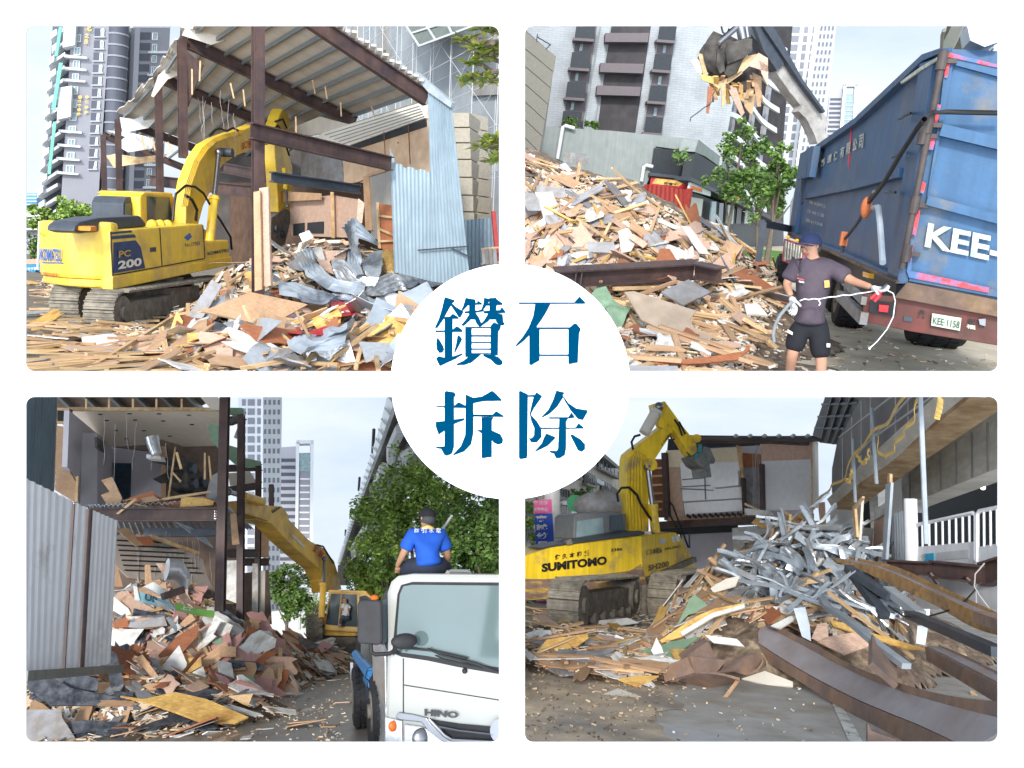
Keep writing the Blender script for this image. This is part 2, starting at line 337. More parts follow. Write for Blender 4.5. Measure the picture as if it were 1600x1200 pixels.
m_rub=M('rubble_mass',(.40,.31,.21),rough=.95,var=.5,scale=3.5,col2=(.15,.11,.08),amt=.5,edge=.2,bump=.8,bscale=9)
# ---------------------------------------------------------------- heaps: height fields and what lies on them
class Heap:
    def __init__(s,S,bumps,z0=0): s.S=S;s.b=[(S.g(x,y),hh,rx,ry) for x,y,hh,rx,ry in bumps];s.z0=z0
    def z(s,x,y):
        t=0
        for c,hh,rx,ry in s.b:
            k=((x-c.x)/rx) ** 2+((y-c.y)/ry) ** 2
            t=max(t,hh*max(0,1-k) ** .8) if hh > 0 else t
        if t > 0: t += .12*(noise.noise(V((x*1.3,y*1.3,3)))+.5*noise.noise(V((x*3.1,y*3.1,9))))*min(1,t*3)
        return t+s.z0
    def hit(s,px,py):
        r=s.S.ray(px,py);r=r/r.y;y=5.0;e=V((0,0,s.S.h));prev=5.0
        while y < 70:
            p=e+r*y
            if p.z <= s.z(p.x,p.y):
                a,b=prev,y
                for _ in range(7):
                    m=(a+b)/2;q=e+r*m
                    if q.z <= s.z(q.x,q.y): b=m
                    else: a=m
                return e+r*b
            prev=y;y += .12+y*.004
        return None
    def nrm(s,x,y): e=.15;return V((s.z(x-e,y)-s.z(x+e,y),s.z(x,y-e)-s.z(x,y+e),2*e)).normalized()
    def mesh(s,x0,x1,y0,y1,nx,ny,zcut=.02):
        mb=MB();W=ny+1;vs=[]
        for i in range(nx+1):
            for j in range(ny+1):
                x=x0+(x1-x0)*i/nx;y=y0+(y1-y0)*j/ny;z=s.z(x,y);vs.append(V((x,y,z-.06+.05*noise.noise(V((x*5,y*5,1))))))
        fs=[(i*W+j,(i+1)*W+j,(i+1)*W+j+1,i*W+j+1) for i in range(nx) for j in range(ny) if max(vs[i*W+j].z,vs[(i+1)*W+j+1].z,vs[(i+1)*W+j].z) > zcut+s.z0]
        mb.add(vs,fs);mb.sm=True;return mb
def inpoly(x,y,P):
    c=False;j=len(P)-1
    for i in range(len(P)):
        if (P[i][1] > y) != (P[j][1] > y) and x < (P[j][0]-P[i][0])*(y-P[i][1])/(P[j][1]-P[i][1])+P[i][0]: c=not c
        j=i
    return c
def rnd_in(P):
    x0=min(p[0] for p in P);x1=max(p[0] for p in P);y0=min(p[1] for p in P);y1=max(p[1] for p in P)
    while True:
        x,y=U(x0,x1),U(y0,y1)
        if inpoly(x,y,P): return x,y
def _plank(seed,t):                             # unit board 1 x 1, thickness 1, broken ends
    r=random.Random(seed);n=5;top=[(-.5+i/n,.5+r.uniform(-t,t)*.5) for i in range(n+1)];bot=[(-.5+i/n,-.5+r.uniform(-t,t)*.5) for i in range(n+1)]
    right=[(.5+r.uniform(-t,t),.25),(.5+r.uniform(-t,t),-.2)];left=[(-.5+r.uniform(-t,t),-.2),(-.5+r.uniform(-t,t),.3)]
    return top+right+bot[::-1]+left
def plank_mesh(name,mat,seed,t=.12,bend=0):
    me_mb=MB();P=_plank(seed,t);me_mb.prism([V((x,y,-.5)) for x,y in P],V((0,0,1)));return mesh_of(name,me_mb,mat)
def stud_mesh(name,mat,seed):                  # folded, bent channel, unit length
    r=random.Random(seed);a,b,tw,kx=r.uniform(-.3,.3),r.uniform(-.25,.25),r.uniform(-1.5,1.5),r.uniform(.25,.75);mb=MB();prof=[(-.5,.45),(-.5,0),(.5,0),(.5,.45)];n=14
    for i in range(n+1):
        u=i/n;bend=max(0,u-kx);c=V((u-.5,a*bend*1.2,b*bend*1.6+.03*math.sin(u*9+seed)));t=tw*max(0,u-kx+.15);sq=1-.45*math.exp(-((u-kx)/.07) ** 2)
        for y,z in prof: mb.v.append(c+V((0,(y*math.cos(t)-z*sq*math.sin(t))*.1,(y*math.sin(t)+z*sq*math.cos(t))*.1))+V((0,r.uniform(-.004,.004),r.uniform(-.004,.004))))
    for i in range(n):
        for j in range(3): mb.f.append((i*4+j,(i+1)*4+j,(i+1)*4+j+1,i*4+j+1))
    return mesh_of(name,mb,mat)
def sheet_mesh(name,mat,seed,amp=.12,nx=9,ny=7):       # bent thin sheet, unit size
    r=random.Random(seed);a,b,c=r.uniform(-1,1),r.uniform(-1,1),r.uniform(0,9)
    mb=MB();A=[V((-.5,-.5+r.uniform(-.1,.1),0)),V((0,-.5+r.uniform(-.1,.1),0)),V((.5,-.5,0))];B=[V((-.5,.5,0)),V((0,.5+r.uniform(-.1,.1),0)),V((.5,.5+r.uniform(-.15,.1),0))]
    mb.grid(A,B,nx,ny,lambda u,v,p,n: p+V((0,0,amp*(a*(u-.5) ** 2*4+b*(v-.5)*(u-.5)*3+.4*noise.noise(V((u*3+c,v*3,c)))))),thick=.03);mb.sm=True
    return mesh_of(name,mb,mat)
DEB={}
def deb(kind,mat,k):
    key=(kind,mat.name,k)
    if key not in DEB:
        if kind == 'batten': DEB[key]=plank_mesh('wood_batten',mat,k,.015)
        elif kind == 'board': DEB[key]=plank_mesh('broken_board',mat,k+50,.13)
        elif kind == 'stud': DEB[key]=stud_mesh('bent_stud',mat,k+130)
        else: DEB[key]=sheet_mesh('bent_sheet',mat,k+90)
    return DEB[key]
KIND={'plywood': ('plywood_piece','brown plywood'),'pink_plywood': ('pale_plywood_piece','pale pinkish plywood'),'red_brown_board': ('veneer_piece','red brown veneered'),'yellow_plywood': ('yellow_plywood_piece','yellow plywood'),'white_faced_board': ('white_panel_piece','white faced'),'grey_faced_board': ('grey_panel_piece','grey faced'),'black_faced_board': ('black_panel_piece','black faced'),'pink_faced_board': ('pink_panel_piece','pink faced'),'pine_batten': ('pine_piece','pale pine')}
def litter(H,poly,n,kind,mats,size,tilt,label,cat,group,yaw=None,name=None,lift=.03,avoid=None):
    S=H.S;done=0;label0,group0,name0=label,group,name
    for _ in range(n*4):
        if done >= n: break
        x,y=rnd_in(poly)
        if avoid and inpoly(x,y,avoid): continue
        p=H.hit(x,y)
        if p is None: continue
        mat=rng.choice(mats)
        if kind == 'board' and mat.name in KIND: name=KIND[mat.name][0];label=KIND[mat.name][1]+' '+label0.replace('broken ','').replace('dark ','');group=KIND[mat.name][1]+' '+group0
        elif kind == 'batten' and mat.name != 'pine_batten': label=label0.replace('loose','loose brown').replace('pine ','');group='brown '+group0;name='brown_batten'
        else: label,group,name=label0,group0,name0
        me=deb(kind,mat,rng.randrange(4));L,W,T=size(p)
        nn=H.nrm(p.x,p.y);q=V((0,0,1)).rotation_difference(nn).to_matrix().to_4x4()
        a=U(0,6.283) if yaw is None else yaw+U(-.5,.5)
        rot=q @ Matrix.Rotation(a,4,'Z') @ Matrix.Rotation(U(-tilt,tilt),4,'X') @ Matrix.Rotation(U(-tilt,tilt)*.7,4,'Y')
        inst(S,name or cat.replace(' ','_'),me,Matrix.Translation(p+nn*(lift+U(0,.08))) @ rot @ Matrix.Diagonal((L,W,T,1)),label,cat,group);done += 1
def chips(H,poly,n,label,s0=.05,s1=.3,mat=None):
    mb=MB()
    for _ in range(n):
        x,y=rnd_in(poly);p=H.hit(x,y)
        if p is None: continue
        L=U(s0,s1)*(.5+p.y/25);w=L*U(.08,.45);t=U(.008,.02)
        nn=H.nrm(p.x,p.y);q=V((0,0,1)).rotation_difference(nn).to_matrix() @ Matrix.Rotation(U(0,6.28),3,'Z') @ Matrix.Rotation(U(-.5,.5),3,'X') @ Matrix.Rotation(U(-.35,.35),3,'Y')
        mb.box(p+nn*U(.0,.05),(L,w,t),q)
    return solo(H.S,'wood_litter',mb,mat or m_chips,label,'debris',kind='stuff')
def put_board(S,name,poly,P,t,mat,label,cat,group=None):       # a particular board traced in place
    mb=MB();mb.px(P,poly,t);return solo(S,name,mb,mat,label,cat,group)
def stick(S,p,q,w,h,mat,label,cat='batten',name='long_batten',group=None):
    mb=MB();mb.beam(p,q,w,h);return solo(S,name,mb,mat,label,cat,group)
# ---------------------------------------------------------------- trees
def crown(mb,blobs,n,size,seed):
    r=random.Random(seed);tot=sum(b[1] ** 2 for b in blobs)
    for c,rad,sq in blobs:
        c=V(c);k=int(n*rad*rad/tot);subs=[c+V((r.gauss(0,.42),r.gauss(0,.42),r.gauss(0,.38)*sq))*rad for _ in range(max(6,k // 60))]
        for _ in range(k):
            s=r.choice(subs);d=V((r.gauss(0,1),r.gauss(0,1),r.gauss(0,1))).normalized()*rad*.24*r.random() ** .4
            p=s+d;a=V((r.gauss(0,1),r.gauss(0,1),r.gauss(0,.5))).normalized();b=a.orthogonal().normalized();b=(Matrix.Rotation(r.uniform(0,6.28),3,a) @ b)
            L=size*r.uniform(.6,1.3);mb.add([p-a*L*.5,p+b*L*.28,p+a*L*.5,p-b*L*.28],[(0,1,2,3)])
def tree(S,base,h,blobs,label,mat,leaf=.16,n=3500,tr=.12,seed=1,group=None,name='leafy_tree',limbs=6):
    t=thing(S,name,base,label,'tree',group);r=random.Random(seed);b=V(base)
    mb=MB();ax=blobs[0][0];ax=V(ax);top=V((ax.x,ax.y,h*.8+b.z));mid=b.lerp(top,.5)+V((r.uniform(-.1,.1)*h*.3,0,0));mb.tube([b,b.lerp(mid,.5),mid,top],[tr,tr*.85,tr*.6,tr*.2],8)
    for _ in range(limbs):
        s=b.lerp(mid,.8).lerp(top,r.random()*.6);c,rad,sq=r.choice(blobs);e=V(c)+V((r.uniform(-.7,.7),r.uniform(-.5,.5),r.uniform(-.3,.6)))*rad
        mb.tube([s,s.lerp(e,.5)+V((0,0,.1*rad)),e],[tr*.4,tr*.25,tr*.06],6)
    part('trunk',mb,m_bark,t,True)
    cb=MB();crown(cb,blobs,n,leaf,seed);part('crown',cb,mat,t);return t
def ground(S,name,pts,mat,z=0):
    if S in (TL,TR): db=MB();db.add([V((p[0],p[1],-.15)) for p in pts],[tuple(range(len(pts)))]);solo(S,'bounce_deck',db,m_white,None,None,kind='structure')  # unseen white deck added below the upper sites to bounce light downward
    mb=MB();mb.add([V((p[0],p[1],z)) for p in pts],[tuple(range(len(pts)))]);o=solo(S,name,mb,mat,None,None,kind='structure');return o
def corr(mb,P,poly_bl,poly_br,poly_tr,poly_tl,pitch=.2,depth=.03,thick=.01,nv=4,fn=None):   # corrugated upright sheet on plane P from four sight corners
    a,b,c,d=[P.hit(*q) for q in (poly_bl,poly_br,poly_tr,poly_tl)];n=max(4,int((b-a).length/pitch));k=4
    prof=[0,0,1,1]
    def f(u,v,p,nn):
        i=int(round(u*n*k));q=p+P.n*depth*prof[i % 4]
        return q+(fn(u,v) if fn else V((0,0,0)))
    mb.grid([a,b],[d,c],n*k,nv,f,thick);return mb

# ---------------------------------------------------------------- the white wall with its four openings, and the round sign
WD=5.0                                           # metres from the eye
def wp(px,py,off=0): return V(((px-800)/FPX*WD,WD-off,(600-py)/FPX*WD))
class WallSite: side=(0,0);M=MCAM;h=0
def rrect(x0,y0,x1,y1,r,n=6):
    P=[]
    for cx,cy,a0 in ((x1-r,y0+r,-90),(x1-r,y1-r,0),(x0+r,y1-r,90),(x0+r,y0+r,180)):
        for k in range(n+1):
            a=R(a0+90*k/n);P.append((cx+r*math.cos(a),cy+r*math.sin(a)))
    return P
cu=bpy.data.curves.new('display_wall','CURVE');cu.dimensions='2D';cu.fill_mode='BOTH';cu.extrude=.005
def spl(P):
    s=cu.splines.new('POLY');s.points.add(len(P)-1);s.use_cyclic_u=True
    for i,(x,y) in enumerate(P): s.points[i].co=((x-800)/FPX*WD,(600-y)/FPX*WD,0,1)
spl([(-30,-30),(1630,-30),(1630,1230),(-30,1230)])
for q in ((40,40,780,580),(820,40,1560,580),(40,620,780,1160),(820,620,1560,1160)): spl(rrect(*q,13))
co_=bpy.data.objects.new('w',cu);COL.objects.link(co_);dg=bpy.context.evaluated_depsgraph_get();me=bpy.data.meshes.new_from_object(co_.evaluated_get(dg));bpy.data.objects.remove(co_)
me.name='display_wall';me.materials.clear();me.materials.append(m_white)
wall=bpy.data.objects.new('display_wall',me);COL.objects.link(wall)
wall.matrix_world=MCAM @ Matrix.Translation((0,WD+.005,0)) @ Matrix.Rotation(R(90),4,'X')
tag(wall,'white wall panel with four large rounded rectangular openings','wall')
sign=bpy.data.objects.new('round_sign',None);COL.objects.link(sign);sign.matrix_world=MCAM @ Matrix.Translation(wp(797.5,596));sign['_b']=list(wp(797.5,596));sign['_s']=[0,0]
tag(sign,'round white sign with four large blue characters where the openings meet','sign')
mb=MB();mb.prism([wp(797.5+185.5*math.cos(a*math.pi/60),596+183*math.sin(a*math.pi/60),.01) for a in range(120)],(0,-.02,0))
part('disc',mb,m_white,sign)
m_blue=M('deep_blue_lettering',(.0,.036,.083),rough=1,var=0,spec=0)
ZX=[]
def zz(pts): ZX.append([(600+x/3,400+y/3) for x,y in pts])
CH={}
# outlines read off at three times size
CH['diamond']=[
 [(240,338),(258,300),(272,255),(284,205),(288,195),(298,198),(330,208),(334,216),(322,224),(300,262),(276,306),(252,340)],
 [(318,222),(338,240),(366,258),(374,264),(362,288),(352,290),(334,262),(316,236)],
 [(274,288),(310,286),(324,272),(344,284),(352,292),(350,297),(274,297)],
 [(243,350),(320,350),(340,332),(350,334),(368,348),(370,358),(243,359)],
 [(286,296),(324,296),(322,476),(286,482)],
 [(250,388),(256,384),(268,404),(280,424),(284,440),(276,454),(262,456),(250,440),(247,412)],
 [(330,452),(340,412),(346,376),(352,372),(362,382),(368,392),(350,428),(334,456)],
 [(258,470),(290,478),(330,470),(368,456),(372,462),(336,484),(300,500),(268,516),(262,514),(246,482)],
 [(384,198),(412,204),(414,212),(404,222),(382,248),(366,264),(362,262),(374,232)],
 [(380,226),(436,222),(440,212),(458,222),(462,230),(384,234)],
 [(400,202),(430,206),(428,300),(400,300)],
 [(378,262),(412,258),(440,258),(468,250),(468,262),(432,268),(380,272)],
 [(404,270),(424,272),(404,304),(376,330),(362,326),(382,304)],
 [(430,268),(446,290),(458,318),(448,334),(434,318),(424,292)],
 [(470,198),(496,204),(496,212),(476,242),(460,262),(456,256),(466,228)],
 [(472,226),(518,222),(530,206),(556,224),(556,232),(474,236)],
 [(494,200),(526,198),(530,206),(524,300),(496,300)],
 [(466,260),(500,258),(544,256),(552,240),(570,264),(568,270),(470,272)],
 [(490,270),(514,272),(490,308),(452,334),(444,330),(470,304)],
 [(518,268),(556,276),(560,312),(566,318),(560,328),(540,326),(526,310)],
 [(382,334),(412,334),(412,474),(382,474)],
 [(500,330),(516,312),(548,328),(546,342),(536,356),(534,466),(500,470)],
 [(404,334),(506,334),(506,341),(404,341)],[(404,372),(506,372),(506,380),(404,380)],[(404,404),(506,404),(506,411),(404,411)],[(404,434),(506,434),(506,441),(404,441)],[(404,456),(506,456),(506,462),(404,462)],
 [(404,458),(446,458),(454,464),(412,500),(376,512),(342,512),(342,506),(370,494),(392,478)],
 [(468,462),(500,464),(536,474),(556,494),(556,508),(540,514),(524,510),(500,486),(466,470)]]
CH['stone']=[
 [(626,220),(890,220),(914,192),(942,222),(938,227),(634,228)],
 [(708,228),(778,228),(762,260),(738,300),(700,352),(656,398),(620,426),(616,420),(650,380),(676,340),(698,286)],
 [(680,326),(696,326),(728,342),(728,490),(700,506),(692,512),(680,510)],
 [(862,342),(890,318),(900,320),(920,344),(912,366),(906,500),(866,508),(862,502)],
 [(720,336),(868,336),(868,345),(720,345)],[(720,462),(868,462),(868,470),(720,470)]]
CH['tear']=[
 [(286,640),(292,632),(330,638),(338,648),(336,655),(330,662),(330,890),(318,926),(296,932),(286,928),(286,900)],
 [(243,702),(330,702),(352,684),(386,702),(384,712),(250,708)],
 [(244,776),(288,772),(378,758),(378,768),(330,786),(292,812),(262,834),(258,834),(246,800)],
 [(244,892),(286,890),(330,890),(322,920),(298,934),(286,930),(270,902),(248,898)],
 [(384,648),(420,664),(420,830),(410,880),(378,914),(330,932),(324,930),(362,888),(382,838)],
 [(384,650),(420,664),(460,658),(505,632),(514,634),(552,672),(550,679),(470,680),(420,690)],
 [(420,742),(510,742),(526,726),(562,748),(560,754),(420,752)],
 [(458,754),(514,754),(506,770),(506,940),(462,946),(458,942)],
 [(432,812),(456,814),(506,816),(546,834),(558,856),(556,876),(536,882),(516,874),(506,862),(458,830)]]
CH['remove']=[
 [(632,634),(640,632),(674,648),(672,930),(668,946),(640,950),(632,944)],
 [(672,652),(706,650),(714,638),(740,656),(730,674),(700,716),(688,742),(718,776),(736,806),(738,846),(716,872),(690,872),(676,852),(690,852),(702,840),(704,806),(690,774),(682,740),(690,700),(700,660),(672,660)],
 [(806,630),(846,640),(836,652),(864,690),(900,714),(952,722),(952,730),(930,768),(908,764),(872,722),(846,680),(838,662),(812,704),(776,738),(740,758),(738,752),(770,718),(792,672)],
 [(772,754),(862,754),(876,732),(890,750),(888,758),(858,762),(772,762)],
 [(730,802),(896,802),(910,782),(934,802),(934,808),(730,810)],
 [(820,760),(862,758),(852,776),(852,900),(846,930),(826,944),(806,946),(796,928),(804,920),(814,900)],
 [(774,910),(806,912),(826,906),(850,904),(846,930),(822,946),(806,942),(798,926),(776,918)],
 [(760,830),(800,846),(802,852),(766,888),(708,916),(706,912),(738,876),(752,842)],
 [(870,836),(880,834),(920,858),(940,880),(940,904),(924,916),(906,908),(888,872)]]
k=0
for key,nm in (('diamond','first'),('stone','second'),('tear','third'),('remove','fourth')):
    mb=MB()
    for poly in CH[key]:
        k += 1;mb.prism([wp(600+x/3,400+y/3,.034+.0002*(k % 40)) for x,y in poly],(0,.001,0))
    part('character',mb,m_blue,sign)

# ---------------------------------------------------------------- builders shared by the sites
def zf(x0,y0,k=4.1026): return lambda pts: [(x0+x/k,y0+y/k) for x,y in pts]
def lay(H,poly,mat,label,cat='board',name='broken_board',lift=.3,face=.5,t=.02,n=None,group=None,parent=None):
    cx=sum(p[0] for p in poly)/len(poly);cy=sum(p[1] for p in poly)/len(poly);p=H.hit(cx,cy) or H.S.at(cx,cy,(H.hit(cx,max(y for x,y in poly)+30) or V((0,18,0))).y)
    e=V((0,0,H.S.h));d=(e-p).normalized();o=p+d*lift
    if n is None: n=(H.nrm(p.x,p.y)*(1-face)+d*face).normalized()
    n=V(n).normalized();a=n.orthogonal().normalized();P=Plane(H.S,o,n,a,n.cross(a));mb=MB();mb.px(P,poly,t)
    if parent is not None: return part(name,mb,mat,parent)
    return solo(H.S,name,mb,mat,label,cat,group)
def crum(H,A,B,mat,label,ribs=6,amp=.03,crum_=.05,lift=.35,nu=28,nv=12,seed=0,across=False,name='crumpled_sheet',cat='metal sheet',group=None):
    last=[next((h.y for h in (H.hit(q[0],q[1]) for q in list(A)[::-1]+list(B)) if h),18)]
    def pt(q):
        p=H.hit(q[0],q[1])
        if p is None: p=H.S.at(q[0],q[1],last[0])
        last[0]=p.y;e=V((0,0,H.S.h));l=q[2] if len(q) > 2 else lift;return p+(e-p).normalized()*l
    a=[pt(q) for q in A];b=[pt(q) for q in B]
    if ribs: nv=max(nv,ribs*4)
    def f(u,v,p,n):
        w=u if across else v
        k=abs(((w*ribs) % 1)-.5)*2 if ribs else 0;k=min(1,max(0,(k-.35)*4))
        c=noise.noise(V((p.x*2.2+seed,p.y*2.2,p.z*2.2)))+.5*noise.noise(V((p.x*6+seed,p.y*6,p.z*6)))
        return p+n*(amp*k+crum_*c)
    mb=MB();mb.grid(a,b,nu if not across else ribs*4,nv,f,.006)
    return solo(H.S,name,mb,mat,label,cat,group,smooth=False)
def corrp(mb,P,bot,top,pitch=.2,depth=.03,nv=3,thick=.008):
    def lx(L,t):
        x=L[0][0]+(L[-1][0]-L[0][0])*t
        for i in range(1,len(L)):
            if x <= L[i][0]+1e-6:
                k=(x-L[i-1][0])/max(1e-6,L[i][0]-L[i-1][0]);return x,L[i-1][1]+(L[i][1]-L[i-1][1])*k
        return L[-1]
    w=(P.hit(*bot[-1])-P.hit(*bot[0])).length;n=max(2,int(w/pitch));N=n*4;o=len(mb.v);prof=[0,0,1,1]
    for i in range(N+1):
        b,c=P.hit(*lx(bot,i/N)),P.hit(*lx(top,i/N))
        for j in range(nv+1): mb.v.append(b.lerp(c,j/nv)+P.n*depth*prof[i % 4])
    W=nv+1
    for i in range(N):
        for j in range(nv): mb.f.append((o+i*W+j,o+(i+1)*W+j,o+(i+1)*W+j+1,o+i*W+j+1))
    o2=len(mb.v)
    for p in mb.v[o:o2]: mb.v.append(p-P.n*thick)
    for i in range(N):
        for j in range(nv): mb.f.append((o2+i*W+j,o2+i*W+j+1,o2+(i+1)*W+j+1,o2+(i+1)*W+j))
    for i in range(N): mb.f.append((o+i*W+nv,o+(i+1)*W+nv,o2+(i+1)*W+nv,o2+i*W+nv))
    for j in range(nv): mb.f.append((o+j,o+j+1,o2+j+1,o2+j));k=N*W;mb.f.append((o+k+j+1,o+k+j,o2+k+j,o2+k+j+1))
    return mb
def rows(tl,tr,bl,br,n,f0=.2,f1=.8):       # n quads stacked between the two sight lines tl-tr (top) and bl-br (bottom)
    out=[]
    for i in range(n):
        q=[]
        for t in ((i+f1)/n,(i+f0)/n):
            L=(tl[0]+(bl[0]-tl[0])*t,tl[1]+(bl[1]-tl[1])*t);Rr=(tr[0]+(br[0]-tr[0])*t,tr[1]+(br[1]-tr[1])*t);q.append((L,Rr))
        out.append([q[0][0],q[0][1],q[1][1],q[1][0]])
    return out
def windows(S,P,quads,parent,mat_g,mat_f=None,off=.05,t=.1,name='window',fr=.12):
    for q in quads:
        mb=MB();c=(sum(x for x,y in q)/4,sum(y for x,y in q)/4)
        mb.px(P,q,t,off);w=part(name,mb,mat_g,parent)
        if mat_f:
            fb=MB()
            for i in range(4):
                a,b=P.hit(*q[i],off+t*.4),P.hit(*q[(i+1) % 4],off+t*.4);fb.beam(a,b,fr,fr,P.n)
            m1=P.hit((q[0][0]+q[1][0])/2,(q[0][1]+q[1][1])/2,off+t*.4);m2=P.hit((q[2][0]+q[3][0])/2,(q[2][1]+q[3][1])/2,off+t*.4);fb.beam(m1,m2,fr*.7,fr*.7,P.n)
            f=part('frame',fb,mat_f,w)
def track(t,S,p,a,L,H,W,lat,pitch=.17):  # crawler: p = near lower corner point, a forward, lat sideways unit
    a=V(a).normalized();lat=V(lat).normalized();up=a.cross(lat);up=up if up.z > 0 else -up;r=H/2
    per=[];n1=int((L-H)/pitch)
    for i in range(n1): per.append((p+a*(r+i*pitch),a,up,-1))
    m=max(5,int(math.pi*r/pitch))
    for i in range(m): th=math.pi*(i+.5)/m;per.append((p+a*(L-r+r*math.sin(th))+up*(r-r*math.cos(th)),a*math.cos(th)+up*math.sin(th),None,0))
    for i in range(n1): per.append((p+a*(L-r-i*pitch)+up*H,-a,up,1))
    for i in range(m): th=math.pi*(i+.5)/m;per.append((p+a*(r-r*math.sin(th))+up*(r+r*math.cos(th)),-a*math.cos(th)-up*math.sin(th),None,0))
    mb=MB()
    for q,d,_,_ in per:
        nrm=lat.cross(d).normalized();c=p+a*L/2+up*r
        if nrm.dot(q-(p+a*max(r,min(L-r,(q-p).dot(a)))+up*r)) < 0: nrm=-nrm
        mb.obox(q-d*pitch*.47,d*pitch*.94,lat*W,-nrm*.035);mb.obox(q-d*pitch*.42,d*.025,lat*W,nrm*.03);mb.obox(q+d*pitch*.1,d*.02,lat*W,nrm*.02)
    tr_=part('crawler_track',mb,m_track,t)
    fb=MB();ins=.12
    fb.obox(p+a*(r*1.3)+up*H*.22+lat*ins,a*(L-r*2.6),lat*(W-2*ins),up*H*.5)
    part('track_frame',fb,m_mud,t,bevel=.03)
    for c,rr in ((p+a*r+up*r,r*.8),(p+a*(L-r)+up*r,r*.8)):
        wb=MB();wb.cyl(c+lat*.02,c+lat*(W-.02),rr,24);wb.cyl(c-lat*.04,c+lat*(W+.04),rr*.45,16);part('idler_wheel',wb,m_mud,t,True)
    rb=MB();k=6
    for i in range(k): c=p+a*(r*1.6+(L-3.2*r)*i/(k-1))+up*H*.16;rb.cyl(c+lat*.05,c+lat*(W-.05),H*.13,12)
    part('rollers',rb,m_mud,t,True)
def hydraulic(t,p,q,r=.07,f=.55,mat=None):
    p,q=V(p),V(q);m=p.lerp(q,f);mb=MB();mb.cyl(p,m,r,12);mb.cyl(m-(q-p).normalized()*.05,m+(q-p).normalized()*.05,r*1.2,12);c=part('cylinder_barrel',mb,mat or m_yel,t,True)
    rb=MB();rb.cyl(m,q,r*.55,10);rb.sphere(q,r*.9);part('cylinder_rod',rb,m_chrome,t,True)
def wires(S,n,P,box,label,mat=None,drop=(10,60),r=.006,group=None):
    for _ in range(n):
        x,y=U(box[0],box[2]),U(box[1],box[3]);d=U(*drop);pts=[];w=U(-6,6)
        for i in range(7): pts.append(P.hit(x+w*i/6+U(-1.5,1.5),y+d*i/6,U(-.05,.05)))
        mb=MB();mb.tube(pts,r,4);solo(S,'hanging_wire',mb,mat or m_wire,label,'wire',group)
def scaffold(S,P,s0,s1,z0,z1,ds,dz,r,label,depth=1.0,mat=None,diag=True):
    t=thing(S,'scaffolding',P.o+P.a*s0,label,'scaffolding');mp=MB();ml=MB();md=MB();o=V((P.o.x,P.o.y,0));k=0
    s=s0
    while s <= s1+1e-6:
        for dd in (0,depth): mp.tube([o+P.a*s+P.n*dd+V((0,0,z0)),o+P.a*s+P.n*dd+V((0,0,z1))],r,5)
        s += ds
    z=z0+dz
    while z <= z1:
        for dd in (0,depth): ml.tube([o+P.a*s0+P.n*dd+V((0,0,z)),o+P.a*s1+P.n*dd+V((0,0,z))],r*.9,5)
        s=s0;i=0
        while s < s1:
            if (i+k) % 2 == 0: md.tube([o+P.a*s+P.n*depth+V((0,0,z)),o+P.a*min(s1,s+ds)+P.n*depth+V((0,0,z-dz))],r*.6,4);md.tube([o+P.a*s+P.n*depth+V((0,0,z-dz)),o+P.a*min(s1,s+ds)+P.n*depth+V((0,0,z))],r*.6,4)
            s += ds;i += 1
        z += dz;k += 1
    part('posts',mp,mat or m_scaf,t);part('ledgers',ml,mat or m_scaf,t);part('braces',md,mat or m_scaf,t);return t
m_scaf=M('white_scaffold_tube',(.50,.51,.51),rough=.5,var=.1)
def person_part(name,joints,edges,radii,mat,parent,S,sub=2,close=True):
    me=bpy.data.meshes.new(name);b=V(parent['_b']) if parent is not None else V();me.from_pydata([tuple(V(j)-b) for j in joints],edges,[])
    o=bpy.data.objects.new(name,me);COL.objects.link(o);m=o.modifiers.new('skin','SKIN')
    for i,r in enumerate(radii):
        r=r if isinstance(r,tuple) else (r,r);me.skin_vertices[0].data[i].radius=r
    me.skin_vertices[0].data[0].use_root=True;m.use_smooth_shade=True
    s=o.modifiers.new('sub','SUBSURF');s.levels=sub;s.render_levels=sub
    dg=bpy.context.evaluated_depsgraph_get();nm=bpy.data.meshes.new_from_object(o.evaluated_get(dg));nm.name=name;bpy.data.objects.remove(o);bpy.data.meshes.remove(me)
    nm.materials.clear();nm.materials.append(mat)
    for p in nm.polygons: p.use_smooth=True
    o=bpy.data.objects.new(name,nm);COL.objects.link(o)
    if parent is not None: o.parent=parent;o['_b']=parent['_b'];o['_s']=parent['_s']
    return o
def hand(S,t,w,d,nrm,side,sc_,mat,curl=.6,name='hand'):
    # w wrist, d direction of the palm, nrm back of the hand, side = direction of the thumb
    w,d,nrm=V(w),V(d).normalized(),V(nrm).normalized();s=V(side).normalized();J=[w,w+d*.045*sc_,w+d*.085*sc_];E=[(0,1),(1,2)];Rr=[.027*sc_,(.034*sc_,.022*sc_),(.034*sc_,.02*sc_)]
    for k,(o,L) in enumerate(((.030,.070),(.010,.078),(-.010,.074),(-.029,.058))):
        p=w+d*.09*sc_+s*o*sc_;a=d
        J.append(p);E.append((2,len(J)-1));Rr.append(.0105*sc_)
        for j in range(3):
            a=(Matrix.Rotation(curl*(.8+.25*k/3),3,d.cross(nrm)) @ a) if curl else a;a=a.normalized()
            p=p+a*L*(.45,.32,.25)[j]*sc_;J.append(p);E.append((len(J)-2,len(J)-1));Rr.append((.0095-.001*j)*sc_)
    p=w+d*.03*sc_+s*.035*sc_;J.append(p);E.append((1,len(J)-1));Rr.append(.013*sc_)
    for j in range(2): p=p+(d*.7+s*(.5-.4*j)-nrm*.5).normalized()*.034*sc_;J.append(p);E.append((len(J)-2,len(J)-1));Rr.append(.0105*sc_)
    return person_part(name,J,E,Rr,mat,t,S,1)
